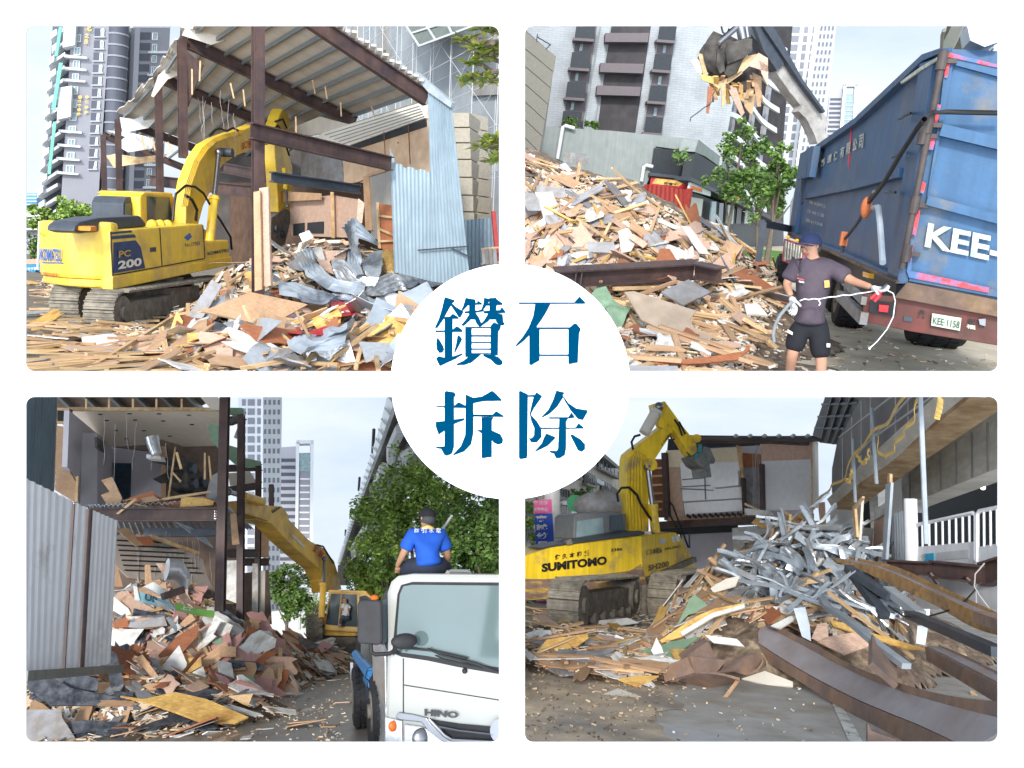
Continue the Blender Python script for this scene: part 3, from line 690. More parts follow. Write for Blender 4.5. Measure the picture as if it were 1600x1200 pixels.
def human(S,t,J,fwd,skin,shirt,pants,k=1.0,sleeve=.75,shortp=True,shoes=True,low=-.02):
    """J: joints by name (points of the site); fwd: where the face points; k: build"""
    N={};P_=[];Rr=[];E=[]
    def a(n,p,r,to=None):
        N[n]=len(P_);P_.append(V(p));Rr.append((r[0]*k,r[1]*k) if isinstance(r,tuple) else r*k)
        if to: E.append((N[to],N[n]))
    pel,ch,nk,hd=J['pelvis'],J['chest'],J['neck'],J['head']
    a('pel',pel,(.10,.08));a('w',V(pel).lerp(V(ch),.5),(.11,.09),'pel');a('ch',ch,(.17,.12),'w');a('nb',V(ch).lerp(V(nk),.75),(.09,.08),'ch');a('nk',nk,.052,'nb')
    up=(V(hd)-V(nk)).normalized();f=V(fwd).normalized();a('jaw',V(hd)-up*.05+f*.02,(.062,.07),'nk');a('hd',V(hd)+up*.02,(.078,.092),'jaw');a('top',V(hd)+up*.085-f*.01,(.06,.07),'hd')
    for s_ in ('l','r'):
        a('sh'+s_,J['sh'+s_],.062,'ch');a('el'+s_,J['el'+s_],.042,'sh'+s_);a('wr'+s_,J['wr'+s_],.028,'el'+s_)
        a('hp'+s_,J['hp'+s_],.06,'pel');a('kn'+s_,J['kn'+s_],.058,'hp'+s_);a('an'+s_,J['an'+s_],.038,'kn'+s_);a('toe'+s_,J['toe'+s_],(.04,.03),'an'+s_)
    body=person_part('body',P_,E,Rr,skin,t,S,2)
    g=1.16;Pp=[V(pel)+(V(ch)-V(pel))*low,V(pel)+(V(ch)-V(pel))*.2,V(pel).lerp(V(ch),.5),ch,V(ch).lerp(V(nk),.6)];E2=[(0,1),(1,2),(2,3),(3,4)];R2=[(.225*g*k,.16*g*k),(.17*g*k,.12*g*k),(.16*g*k,.12*g*k),(.18*g*k,.125*g*k),(.09*g*k,.085*g*k)]
    for s_ in ('l','r'):
        i=len(Pp);Pp.append(V(J['sh'+s_]));E2.append((3,i));R2.append(.082*g*k);e=V(J['sh'+s_]).lerp(V(J['el'+s_]),sleeve*.6);Pp.append(e);E2.append((i,i+1));R2.append(.074*g*k);e=V(J['sh'+s_]).lerp(V(J['el'+s_]),sleeve);Pp.append(e);E2.append((i+1,i+2));R2.append(.078*g*k)
    sh=person_part('shirt',Pp,E2,R2,shirt,t,S,2)
    Pp=[V(pel)+(V(ch)-V(pel))*.3,V(pel)];E2=[(0,1)];R2=[(.15*k,.11*k),(.18*k,.14*k)]
    for s_ in ('l','r'):
        i=len(Pp);h_,kn,an=V(J['hp'+s_]),V(J['kn'+s_]),V(J['an'+s_])
        Pp += [h_,h_.lerp(kn,.5),h_.lerp(kn,1.0)];E2 += [(1,i),(i,i+1),(i+1,i+2)];R2 += [.125*k,.108*k,.092*k if shortp else .07*k]
        if not shortp: Pp += [kn.lerp(an,.9)];E2 += [(i+2,i+3)];R2 += [.055*k]
    person_part('trousers',Pp,E2,R2,pants,t,S,2)
    if shoes:
        for s_ in ('l','r'): an,to=V(J['an'+s_]),V(J['toe'+s_]);person_part('shoe',[an+V((0,0,.03)),an-V((0,0,.02)),an.lerp(to,.6)-V((0,0,.02)),to],[(0,1),(1,2),(2,3)],[.045*k,.048*k,(.05*k,.035*k),(.042*k,.028*k)],M('grey_shoe',(.2,.2,.21),rough=.8),t,S,1)
    # face and ears
    h_=V(hd);rt=f.cross(up).normalized();mb=MB()
    for s_ in (-1,1): mb.sphere(h_+rt*s_*.076*k-up*.01,.026,8,6,(.5,.8,1.2))
    part('ears',mb,skin,body,True);mb=MB();mb.prism([h_+f*.085+up*.02,h_+f*.085-up*.03+rt*.016,h_+f*.085-up*.03-rt*.016],f*.022);part('nose',mb,skin,body,True,bevel=.004)
    mb=MB()
    for s_ in (-1,1): mb.sphere(h_+f*.082+rt*s_*.03+up*.022,.009,8,5)
    part('eyes',mb,m_black2,body,True);mb=MB();mb.tube([h_+f*.084-up*.055+rt*.022,h_+f*.089-up*.057,h_+f*.084-up*.055-rt*.022],.005,6);part('mouth',mb,M('lips',(.28,.1,.08),rough=.5),body,True)
    return body,sh
m_black2=M('eye_dark',(.02,.02,.02),rough=.3)
def cap(t,hd,up,f,mat,k=1.0,brim=True):
    hd,up,f=V(hd),V(up).normalized(),V(f).normalized();rt=f.cross(up).normalized();mb=MB();n,m=20,7;rings=[]
    for j in range(m+1):
        th=math.pi/2*j/m;rings.append([hd+up*(.03+.098*math.sin(th))*k+(f*math.cos(a)*.108+rt*math.sin(a)*.094)*math.cos(th)*k for a in [2*math.pi*i/n for i in range(n)]])
    o=0
    for r in rings: mb.v += r
    for j in range(m):
        for i in range(n): mb.f.append((j*n+i,j*n+(i+1) % n,(j+1)*n+(i+1) % n,(j+1)*n+i))
    c=part('cap',mb,mat,t,True)
    if brim:
        mb=MB();pl=[hd+up*.032*k+(f*(.09+.085*math.cos(a))+rt*math.sin(a)*.085)*k-up*.018*abs(math.sin(a))-up*.02*max(0,math.cos(a)) for a in [math.pi*(-.5+i/10) for i in range(11)]]
        mb.prism(pl,up*.006);part('brim',mb,mat,c)
    return c

# ================================================================ upper left: roof frame being pulled down, yellow excavator
S=TL
ground(S,'ground',[(-6.2,8.5),(1.6,8.5),(4.5,24),(7,24),(14,60),(80,400),(-160,400),(-20,40)],m_dirt)
H=Heap(S,[(520,492,2.0,3.2,4.0),(430,500,1.5,2.0,3.0),(660,500,1.35,2.4,3.2),(620,560,.75,2.2,2.2),(360,515,.6,1.5,1.8),(300,545,.2,1.2,1.2),(480,560,.45,2.0,1.5),(360,440,1.2,2.5,4),(90,520,.18,2.5,3)])
TH=H
solo(S,'rubble_mound',H.mesh(-6,6.5,9,27,150,150),m_rub,'brown mound of broken boards and rubble under the torn roof','rubble',kind='stuff')
# far tower on the left
m_tw=M('grey_tower_render',(.235,.235,.26),rough=.8,var=.06,scale=.05);m_tw_l=M('pale_tower_render',(.36,.36,.39),rough=.8,var=.06,scale=.05);m_tw_d=M('dark_tower_panel',(.075,.08,.10),rough=.6,var=.15,scale=.1)
m_wtile=M('white_tower_tiles',(.62,.64,.65),rough=.6,var=.08,scale=.3);m_teal=M('green_safety_net',(.16,.42,.32),rough=.8,var=.15,scale=.4);m_gold=M('gold_letters',(.55,.36,.08),rough=.4,metal=.3)
P=vplane(S,S.at(76,395,200),S.at(172,395,200));t=thing(S,'apartment_tower',S.at(130,395,200)-V((0,0,1.6)),'grey apartment tower with white balconies, green netting and gold characters','building')
mb=MB();mb.px(P,[(114,10),(173,10),(151,350),(93,350)],16);part('wall',mb,m_tw,t)
cb=MB();cb.tube([P.hit(173,350,-1),P.hit(187,5,-1)],2.0,20)
part('round_bay',cb,m_tw_d,t,True);rb=MB()
for i in range(20): a=P.hit(173+14*i/20,350-345*i/20,-1);rb.tube([a,a+V((0,0,.35))],2.14,20)
part('bay_rings',rb,m_tw,t)
db=MB();wq=rows((148,42),(164,42),(138,268),(151,268),12,.12,.88)
for q in wq: db.px(P,q,.3,.06)
part('recessed_panels',db,m_tw_d,t);lb=MB()
for q in wq: lb.px(P,[(q[0][0]-1,q[0][1]),(q[1][0]+1,q[1][1]),(q[1][0]+1,q[1][1]-2),(q[0][0]-1,q[0][1]-2)],.3,.5)
part('panel_sills',lb,m_tw_l,t)
windows(S,P,[[(q[1][0]-5,q[0][1]-1),(q[1][0]-1,q[1][1]-1),(q[2][0]-1,q[2][1]+1),(q[3][0]+10,q[3][1]+1)] for q in wq],t,m_glass_lt,m_wtile,.15,.2,fr=.12)
wq=rows((118,50),(127,50),(103,275),(114,275),11,.2,.75);windows(S,P,wq,t,m_glass_lt,m_wtile,.1,.2,fr=.14)
bb=MB()
for i,y in enumerate((86,105,123,203,225,246,268)):
    x0=112-(y-86)*.075;bb.px(P,[(x0-12,y-1),(x0+24,y+3),(x0+24,y+5.5),(x0-12,y+3)],1.5,1.2)
part('window_ledges',bb,m_wtile,t);sb=MB()
for i in range(15):
    y=46+i*20.5;xr=104-i*1.2;xl=79-i*1.75+(4 if i % 2 else 0);
    sb.px(P,[(xl,y+12),(xr,y-6),(xr,y-1),(xl,y+17)],7,-1-(i % 2));sb.px(P,[(xl,y+5),(xl+9,y-1),(xl+9,y+8),(xl,y+15)],1,0)
part('balconies',sb,m_wtile,t);kb=MB();kb.px(P,[(84,10),(116,10),(95,345),(66,345)],8,-6);part('side_wall',kb,m_tw_d,t)
for q in ([(99,20),(119,20),(117,70),(98,74)],[(91,137),(112,134),(110,182),(89,187)]): wb=MB();wb.px(P,q,3,2);part('white_bay',wb,m_wtile,t)
for q in ([(92,42),(97,42),(90,88),(85,88)],[(92,98),(98,98),(86,172),(80,172)],[(83,190),(88,190),(79,272),(74,272)]): gb=MB();gb.px(P,q,.4,2.6);part('net_strip',gb,m_teal,t)
for i,c in enumerate('之丘'): letters_px(c,P,[(133-i,60+i*9),(140-i,60+i*9),(140-i,53+i*9),(133-i,53+i*9)],m_gold,t,.03,.6)
letters_px('花',P,[(132,50),(144,50),(144,38),(132,38)],m_gold,t,.03,.6)
for x,s_ in ((123,'富汾育建設'),(134,'宇鎮建設')):
    for i,c in enumerate(s_): y=150+i*(6.6 if len(s_) > 4 else 8);letters_px(c,P,[(x-i*.5,y+5),(x+6-i*.5,y+5),(x+6-i*.5,y),(x-i*.5,y)],m_gold,t,.03,.6)
P=vplane(S,S.at(205,395,205),S.at(260,395,215));t=thing(S,'apartment_tower',S.at(230,395,205)-V((0,0,1.6)),'second grey tower beside the round bay, partly behind the steel columns','building')
mb=MB();mb.px(P,[(212,43),(266,43),(251,350),(200,350)],14);part('wall',mb,m_tw,t);mb=MB();mb.px(P,[(211,44),(219,44),(206,350),(199,350)],1,.5);part('corner_pier',mb,m_tw_l,t)
mb=MB();mb.px(P,[(207,20),(268,20),(267,44),(208,44)],9,-1);part('roof_screen',mb,m_wtile,t)
mb=MB();mb.px(P,[(196,20),(214,20),(202,350),(184,350)],9,-3);part('dark_recess',mb,m_tw_d,t)
db=MB();wq=rows((220,48),(236,48),(208,330),(223,330),17,.15,.85)
for q in wq: db.px(P,q,.3,.06)
part('recessed_panels',db,m_tw_d,t)
windows(S,P,rows((239,48),(246,48),(227,330),(234,330),16,.2,.8),t,m_glass_lt,m_wtile,.1,.2,fr=.15)
lb=MB()
for q in rows((237,48),(265,48),(226,330),(251,330),8,.9,1.0): lb.px(P,q,.8,.8)
part('floor_bands',lb,m_wtile,t)
# things low on the far left
m_bl=M('blue_curtain_wall',(.10,.28,.50),rough=.4,var=.15,scale=.2)
t=thing(S,'office_building',S.at(45,395,300)-V((0,0,1.6)),'low blue glass office building at the far left edge','building');P=vplane(S,S.at(30,395,300),S.at(62,395,300))
mb=MB();mb.px(P,[(20,302),(57,302),(57,350),(20,350)],12);part('wall',mb,m_bl,t);lb=MB()
for y in range(304,348,5): lb.px(P,[(20,y),(57.3,y),(57.3,y+1.2),(20,y+1.2)],.5,.3)
part('floor_bands',lb,m_wtile,t)
t=thing(S,'low_building',S.at(110,395,130)-V((0,0,1.6)),'long low white building behind the trees at left','building');P=vplane(S,S.at(30,395,130),S.at(170,395,130))
mb=MB();mb.px(P,[(20,330),(170,332),(170,396),(20,398)],8);part('wall',mb,m_tw_l,t);lb=MB()
for y in (336,343,350,357): lb.px(P,[(20,y),(106,y-2),(106,y+1),(20,y+3)],1.5,1.5)
part('canopy',lb,m_wtile,t)
for i,(x,y,rr) in enumerate(((66,338,2.2),(88,332,2.4),(112,334,2.6),(135,333,2.4),(152,336,2.0))):
    c=S.at(x,y,95);tree(S,V((c.x,c.y,0)),c.z,[((c.x,c.y,c.z),rr,.6),((c.x+1,c.y,c.z-.8),rr*.7,.6)],'feathery roadside tree in the row before the grey tower',m_leafB,.5,900,.15,30+i,'roadside trees before the tower')
c=S.at(48,385,60);tree(S,V((c.x,c.y,0)),c.z+1,[((c.x,c.y,c.z),1.6,1),((c.x+.6,c.y,c.z-.4),1.3,.9)],'dense dark bush by the pole at the far left',m_leafA,.22,1600,.1,41)
mb=MB();mb.tube([S.at(59,420,50),S.at(62,346,50)],.07,6);solo(S,'light_pole',mb,m_wtile,'thin white pole at the left behind the excavator','pole')
t=thing(S,'blue_truck',S.g(50,432),'small blue flatbed truck parked at the far left','truck');P=vplane(S,S.at(30,395,52),S.at(70,395,50));m_btr=M('blue_truck_paint',(.03,.25,.42),rough=.4)
mb=MB();mb.px(P,[(20,414),(64,413),(64,425),(20,427)],1.6);part('bed',mb,m_btr,t);mb=MB();mb.px(P,[(20,406),(64,404),(64,412.5),(20,413.5)],1.4,-.1);part('load',mb,m_plyp,t)
for x in (42,58): mb=MB();c=P.hit(x,428,.02);mb.cyl(c,c-P.n*.25,.22,14);part('wheel',mb,m_blk,t)
letters_px('日宏宇華業',P,[(40,423),(63,422),(63,417),(40,418)],m_wtile,t,.02,.03)
# scaffolded building, upper right
m_net=M('grey_wrapped_wall',(.24,.26,.275),rough=.85,var=.2,scale=.15,col2=(.27,.29,.30),amt=.4,edge=.3)
P=vplane(S,S.at(505,395,66),S.at(800,395,33));t=thing(S,'building_under_construction',P.hit(650,395),'grey building wrapped in netting behind the white scaffolding','building')
mb=MB();mb.px(P,[(470,-40),(880,-40),(880,400),(470,400)],10);part('wall',mb,m_net,t);mb=MB()
for x0,y0,x1,y1 in ((548,30,557,70),(590,40,603,88),(592,80,608,100),(735,60,770,90),(735,125,790,150),(640,150,660,200)): mb.px(P,[(x0,y0),(x1,y0-3),(x1,y1-3),(x0,y1)],.3,.2)
part('pale_panels',mb,m_conc,t)
scaffold(S,P,0,34,0,34,2.6,1.75,.02,'white tube scaffolding across the grey wrapped building',1.1)
t=thing(S,'catch_fan',P.hit(690,60,3),'slanted grey protective fan sticking out of the scaffolding','canopy');m_fan=M('olive_grey_sheet',(.13,.15,.13),rough=.7,var=.15,scale=.8)
Pf=plane3(S,S.at(632,38,44),S.at(655,72,40),S.at(735,30,35));mb=MB();mb.px(Pf,[(632,36),(655,72),(760,33),(735,10),(634,10)],.08);part('sheets',mb,m_fan,t)
mb=MB()
for q in (((632,36),(655,72)),((655,72),(760,33)),((660,30),(680,62)),((690,20),(706,52)),((643,52),(745,20))): mb.beam(Pf.hit(*q[0],.05),Pf.hit(*q[1],.05),.08,.08)
part('frame',mb,m_scaf,t)
# stone clad pillar, blue fence, red post, pallet
m_stone=M('rough_beige_stone',(.42,.385,.315),rough=.9,var=.12,scale=5,bump=.8,bscale=14,col2=(.40,.36,.29),amt=.4,edge=.3)
t=thing(S,'stone_pillar',S.g(740,425),'pillar clad in rough beige stone blocks beside the corrugated wall','pillar');P=vplane(S,S.at(706,395,24),S.at(752,395,23));Pb=vplane(S,S.at(741,395,23.2),S.at(775,395,25))
mb=MB();ys=[181,205,229,255,283,311,337,362,400];mb2=MB()
for i in range(len(ys)-1):
    a=.9*(ys[i]-181)/18;x0,x1,x2=700,733+a,752+a*1.6;mb.px(P,[(x0,ys[i]+1),(x1,ys[i]-5),(x1,ys[i+1]-7),(x0,ys[i+1]-1)],.8)
    o=P.hit(x1,ys[i]-5);mb2.px(vplane(S,P.hit(x1,395),S.at(x2,395,24.2)),[(x1,ys[i]-5),(x2,ys[i]+9),(x2,ys[i+1]+5),(x1,ys[i+1]-7)],.5,0)
part('front_blocks',mb,m_stone,t);part('side_blocks',mb2,m_stone,t)
t=thing(S,'hoarding_fence',S.g(750,440),'blue grey corrugated hoarding at the right edge behind the pallet','fence');P=vplane(S,S.at(720,395,21),S.at(790,395,18.5));mb=MB();corrp(mb,P,[(718,425),(790,440)],[(718,345),(790,338)],.22,.04,3);part('sheets',mb,M('blue_grey_corrugated',(.24,.32,.38),rough=.45,metal=.3,var=.12,streak=.15),t)
mb=MB();mb.beam(S.at(779,425,17.5),S.at(771,330,17.5),.09,.09);solo(S,'red_post',mb,M('red_paint',(.33,.05,.045),rough=.5),'leaning red post at the right edge by the pallet','post')
t=thing(S,'wooden_pallet',S.at(765,412,17),'worn wooden pallet standing against the blue hoarding','pallet');P=vplane(S,S.at(748,395,17.6),S.at(782,395,17));mb=MB()
for x in (752,758,764,770): mb.px(P,[(x,389),(x+4,388),(x+6,412),(x+2,414)],.03)
part('slats',mb,m_gry,t);mb=MB()
for y in (388,411): mb.px(P,[(751,y),(776,y-3),(777,y),(752,y+3)],.06,-.035)
part('bearers',mb,m_ply,t)
# steel frame and roof
CT=[(403,-23,17),(284,62,23),(247,121,29),(184,187,35),(161,211,41)]
RT=[(667,155,18.3),(556,191,24.7),(480,222,31),(420,275,37),(380,300,43)]
Ts=[S.at(*q) for q in CT];Rs_=[S.at(*q) for q in RT]
cd=['nearest thick brown steel column beside the plywood board','brown steel column broken off above the excavator boom','third brown steel column behind the boom','fourth brown steel column at the torn roof edge','farthest brown steel column at the left of the frame']
for i,p in enumerate(Ts):
    zb=3.9 if i == 1 else 0.0;mb=MB();mb.ibeam(V((p.x,p.y,zb)),V((p.x,p.y,p.z)),.2,.2,(-.33,1,0),.025)
    if i == 1: mb.prism([V((p.x-.1,p.y-.12,p.z-.1)),V((p.x+.5,p.y,p.z-.55)),V((p.x+.12,p.y,p.z-1.6)),V((p.x-.1,p.y-.12,p.z-1.7))],(0,.12,0))
    solo(S,'steel_column',mb,m_steel,cd[i],'column')
rd=['nearest roof rafter running down to the corrugated wall','second roof rafter behind the near column','third roof rafter above the excavator cab','fourth roof rafter under torn sheets','farthest short roof rafter']
for i in range(5): mb=MB();mb.ibeam(Ts[i],Rs_[i],.16,.30,(0,0,1),.022);solo(S,'steel_rafter',mb,m_steel,rd[i],'beam')
m_ceil=M('cream_roof_lining',(.58,.52,.44),rough=.8,var=.06,scale=1.2,col2=(.48,.42,.35),amt=.25,edge=.3)
t=thing(S,'torn_roof',Ts[0]*0.5+Rs_[1]*.5,'large cream lined sheet roof with steel purlins, torn along its left edge','roof')
up=V((0,0,.2));mb=MB();ext=[Ts[0]+(Ts[0]-Ts[1])*.5]+Ts;exr=[Rs_[0]+(Rs_[0]-Rs_[1])*.05]+Rs_
def fr(u,v,p,n):
    e=max(0,1-v*14);return p+V((-.1*e*noise.noise(p*2),0,.25*e*noise.noise(p*1.5)))+V((0,0,.004*math.sin(v*400)))
T2=[q+up+V((-.45,0,.05))+V((U(-.25,.15),0,U(-.05,.15))) for q in Ts[:4]]
mb.grid([Ts[0]+up,Ts[1]+up,Ts[2]+up+V((-.05,0,0)),Ts[3]+up+V((-.05,0,0))],[Rs_[0]+up,Rs_[1]+up,Rs_[2]+up,Rs_[3]+up],40,60,fr,.04)
part('sheets',mb,m_ceil,t);m_pur=M('grey_purlin',(.22,.24,.24),rough=.4,metal=.5,var=.1)
for i in range(4):
    mb=MB();n=10 if i < 3 else 7
    for k in range(n+1):
        f=(k+.35)/(n+.6);a=Ts[i].lerp(Rs_[i],f)+V((0,0,.13));b=Ts[i+1].lerp(Rs_[i+1],f)+V((0,0,.13))
        if i == 3 and k > 5: continue
        mb.beam(a,b,.055,.09,(0,0,1))
    part('purlins',mb,m_pur,t)
mb=MB()
for k in range(26): a=Ts[0].lerp(Rs_[0],(k+.5)/26)+V((.02,-.12,.24));mb.box(a,(.1,.25,.05),Matrix.Rotation(U(-.3,.3),3,'X'))
part('sheet_ends',mb,m_ceil,t)
for i,(q,lb) in enumerate((([(284,55),(292,40),(330,28),(400,20),(385,52),(330,70),(300,60)],'crumpled green cream roof sheet hanging over the second column'),([(247,118),(262,104),(280,102),(278,118),(262,124),(240,152),(236,150)],'torn roof flap at the third column'),([(187,183),(210,186),(240,172),(246,185),(232,200),(205,205),(192,212)],'curled cream sheet hanging at the fourth column'),([(166,204),(200,206),(240,216),(238,232),(200,238),(180,226),(196,214)],'pale sheet piece dangling at the far column'),([(166,244),(180,240),(218,246),(262,240),(250,252),(200,258),(178,262)],'splintered board dangling below the torn roof edge'))):
    P=vplane(S,S.at(180,395,(22.5,28.5,34.5,37,38)[i]),S.at(420,395,(22,28,34,36.5,37)[i]));mb=MB();mb.px(P,q,.03);solo(S,'torn_roof_sheet',mb,(m_ceil,m_ceil,m_wht,m_wht,m_pine)[i],lb,'sheet')
P=vplane(S,S.at(180,395,24),S.at(600,395,22))
for x,y,d in ((313,95,32),(300,108,40),(360,130,24),(380,140,26),(424,45,40),(488,125,22),(508,135,20),(532,160,22),(611,135,26),(580,165,18),(462,182,28),(238,215,20),(222,212,22),(262,222,16)): stick(S,S.at(x,y,22),S.at(x+U(-2,9),y+d,22),.035,.035,m_pine,'short pine batten dangling from the roof lining','batten','hanging_batten','battens dangling from the roof')
wires(S,9,P,(300,140,380,190),'thin cable dangling from the roof above the boom',drop=(30,90),group='cables dangling from the roof')
# lower floor frame and interior
mb=MB();mb.ibeam(S.at(391,204,16.6),S.at(611,256,18.7),.18,.30,(0,0,1),.025);t=solo(S,'steel_beam',mb,m_steel,'long brown steel beam from near column to the torn corrugated wall','beam')
mb=MB();mb.ibeam(S.at(424,276,19),S.at(562,296,20.5),.16,.22,(0,0,1));solo(S,'steel_beam',mb,m_dk,'dark floor beam behind the excavator arm','beam')
mb=MB();mb.ibeam(S.at(235,282,30),S.at(400,300,26),.2,.35,(0,0,1));solo(S,'steel_beam',mb,m_steel,'upper floor beam behind the excavator boom','beam')
mb=MB();mb.ibeam(S.at(350,262,27),S.at(402,272,25),.2,.3,(0,0,1));solo(S,'steel_beam',mb,m_steel,'short floor beam just left of near column','beam')
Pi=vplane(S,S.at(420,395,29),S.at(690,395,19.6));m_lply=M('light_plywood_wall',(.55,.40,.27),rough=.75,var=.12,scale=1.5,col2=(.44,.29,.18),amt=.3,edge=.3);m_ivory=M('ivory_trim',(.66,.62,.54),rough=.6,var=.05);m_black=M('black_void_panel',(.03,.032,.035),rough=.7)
Pk=vplane(S,S.at(320,395,36),S.at(620,395,33));mb=MB();mb.px(Pk,[(334,235),(560,225),(560,400),(334,410)],.2);solo(S,'rear_wall',mb,M('shade_dark_wall',(.07,.06,.055),rough=.8,var=.4,scale=.6),'far wall coloured dark for shade in the gutted building behind the boom','wall')  # dark wall colour stands in for the shade indoors
t=thing(S,'interior_wall',Pi.hit(600,395),'stripped plywood wall with ivory cornice inside the building','wall')
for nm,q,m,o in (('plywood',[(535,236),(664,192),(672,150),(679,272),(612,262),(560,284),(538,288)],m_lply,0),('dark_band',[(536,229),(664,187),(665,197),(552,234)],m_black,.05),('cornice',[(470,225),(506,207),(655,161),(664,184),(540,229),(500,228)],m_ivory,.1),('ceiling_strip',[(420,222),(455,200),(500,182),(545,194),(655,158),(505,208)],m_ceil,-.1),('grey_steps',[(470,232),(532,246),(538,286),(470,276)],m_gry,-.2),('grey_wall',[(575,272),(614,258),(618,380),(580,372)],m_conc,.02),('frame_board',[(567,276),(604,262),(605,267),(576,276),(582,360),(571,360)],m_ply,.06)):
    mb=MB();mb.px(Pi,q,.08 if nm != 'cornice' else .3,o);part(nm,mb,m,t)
mb=MB()
for k in range(5): mb.beam(Pi.hit(508+k*7,211+k*3.5,.45),Pi.hit(655+k*2,166+k*4,.45),.02,.02)
part('cornice_lines',mb,m_conc,t);mb=MB()
for x,y in ((600,206),(638,195)): mb.beam(Pi.hit(x,y,.1),Pi.hit(x+3,y+62,.1),.02,.02)
mb.px(Pi,[(621,222),(622,222),(622,224),(620,224)],.02,.1);part('joints',mb,m_brd,t)
t=thing(S,'interior_wall',Pi.hit(500,395),'brown lower storey wall of patched plywood behind the debris heap','wall');m_shade=M('shade_brown_backing',(.12,.07,.045),rough=.7,var=.3,scale=1)  # backing coloured dark brown to suggest the shaded interior
for nm,q,m,o in (('backing',[(340,285),(565,285),(618,300),(618,400),(340,410)],m_shade,-1.2),('panel',[(452,310),(520,305),(561,312),(562,372),(455,368)],m_plyp,.1),('panel',[(425,298),(500,302),(500,312),(425,316)],m_ply,.3),('wood_post',[(516,300),(519,300),(521,372),(518,372)],m_pine,.25),('opening',[(458,350),(474,348),(474,366),(458,368)],m_black,.15),('opening',[(480,348),(504,346),(504,364),(480,364)],m_black,.15)): mb=MB();mb.px(Pi,q,.05,o);part(nm,mb,m,t)
t=thing(S,'wall_panel',Pi.hit(603,385,.5),'upright wooden panel with yellow battens left of the corrugated wall','panel');mb=MB();mb.px(Pi,[(590,318),(618,321),(618,392),(594,388)],.04,1.2);part('board',mb,m_brd,t);mb=MB()
for a,b in (((590,316),(593,388)),((592,337),(618,340)),((594,358),(617,368)),((594,377),(617,376))): mb.beam(Pi.hit(*a,1.25),Pi.hit(*b,1.25),.05,.05)
part('battens',mb,m_pine,t)
# corrugated wall
P=vplane(S,S.at(612,395,18.9),S.at(731,395,17.0));t=thing(S,'corrugated_wall',P.hit(680,420),'tall pale blue corrugated steel wall with a torn notch','wall')
mb=MB();corrp(mb,P,[(676,440),(735,447)],[(668.5,143),(680,147),(706,166)],.11,.03,6);part('upper_sheets',mb,m_corr,t)
mb=MB();corrp(mb,P,[(616,425),(676.5,440)],[(609,232),(613,238),(617,250),(620,255),(626,256),(634,263),(642,260),(652,266),(660,264),(670,269),(677,266)],.11,.03,8);part('torn_sheets',mb,m_corr,t)
mb=MB();mb.px(P,[(645,115),(650,112),(706,160),(704,168),(668,143)],.12,.1);part('ridge_flashing',mb,m_galv,t);mb=MB();mb.beam(P.hit(653,391,.1),P.hit(730,385,.1),.02,.03);mb.beam(P.hit(706,388,.1),P.hit(735,402,.1),.02,.03);part('rail',mb,m_dk,t)
# magnolia-like branches, right
m_leafC=M('broad_glossy_leaf',(.2,.26,.05),rough=.35,island=[(.16,.22,.03),(.26,.30,.05),(.10,.16,.025),(.34,.34,.08)],var=.1,spec=.6)
def branch(paths,label,Y,seed):
    r=random.Random(seed);t=thing(S,'leafy_branch',S.at(*paths[0][0],Y),label,'branch');mb=MB();lb=MB()
    for pth in paths:
        pts=[S.at(x,y,Y+r.uniform(-.3,.3)) for x,y in pth];mb.tube(pts,[.03*(1-.7*i/len(pts)) for i in range(len(pts))],6);e=pts[-1]
        for c in (e,pts[-2].lerp(e,.4)):
            for k in range(17):
                a=k*2.4+r.random();el=r.uniform(-.3,.9);d=V((math.cos(a)*math.cos(el),math.sin(a)*math.cos(el),math.sin(el)));L=r.uniform(.10,.19)*Y/9;s=d.cross(V((0,0,1))).normalized()*L*.24
                lb.add([c,c+d*L*.55+s,c+d*L+V((0,0,-.02)),c+d*L*.55-s,c+d*L*.55+V((0,0,-.015))],[(0,1,4),(1,2,4),(2,3,4),(3,0,4)])
    part('twigs',mb,m_bark,t,True);part('leaves',lb,m_leafC,t)
branch([[(800,60),(770,66),(740,64),(722,62)],[(800,60),(775,50),(752,46)],[(770,66),(755,72),(742,76)],[(800,110),(770,112),(745,118),(725,128)],[(770,112),(750,100),(735,98)],[(790,100),(765,90),(752,88)],[(800,130),(775,126),(755,128)],[(800,95),(785,84),(772,82)],[(800,60),(790,48),(775,44)]],'broad leaved branches reaching in at the upper right corner',9,5)
branch([[(810,240),(785,235),(762,222)],[(810,240),(780,228),(750,230)],[(800,240),(780,245),(772,252)],[(810,230),(790,224),(775,218)]],'single leafy branch at the right edge beside the stone pillar',9,6)

# the near yellow excavator
S=TL;PS=vplane(S,S.at(176,395,16.6),S.at(361,395,21.8));PA=vplane(S,S.at(62,395,17.9),S.at(104,395,16.75));PB=vplane(S,S.at(104,395,16.75),S.at(176,395,16.6))
m_navy=M('navy_decal',(.02,.05,.14),rough=.4);m_cream=M('cream_letters',(.75,.72,.6),rough=.5,var=.05);m_blued=M('blue_decal',(.03,.12,.42),rough=.4,var=.05)
t=thing(S,'excavator',S.g(250,520),'large yellow crawler excavator with grey hood reaching under the torn roof','excavator')
mb=MB();mb.px(PS,[(176,452),(360,413),(357,375),(320,378),(318,350),(249,355),(172,361)],.72);body=part('body',mb,m_yel,t,bevel=.04);mb=MB();mb.px(PS,[(232,438),(354,412),(348,382),(316,354),(238,358)],.8,-.73);part('engine_deck',mb,m_yel,t,bevel=.03)
A0,A1,A2=S.at(62,395,17.9),S.at(104,395,16.75),S.at(176,395,16.6);bk=-PS.n*1.2
pl=[A0+V((.03,.5,0)),A0,A1,A2+V((-.3,-.02,0)),A2+V((-.01,.01,0)),A2+PS.a*.25,A2+PS.a*.25+bk*.9]
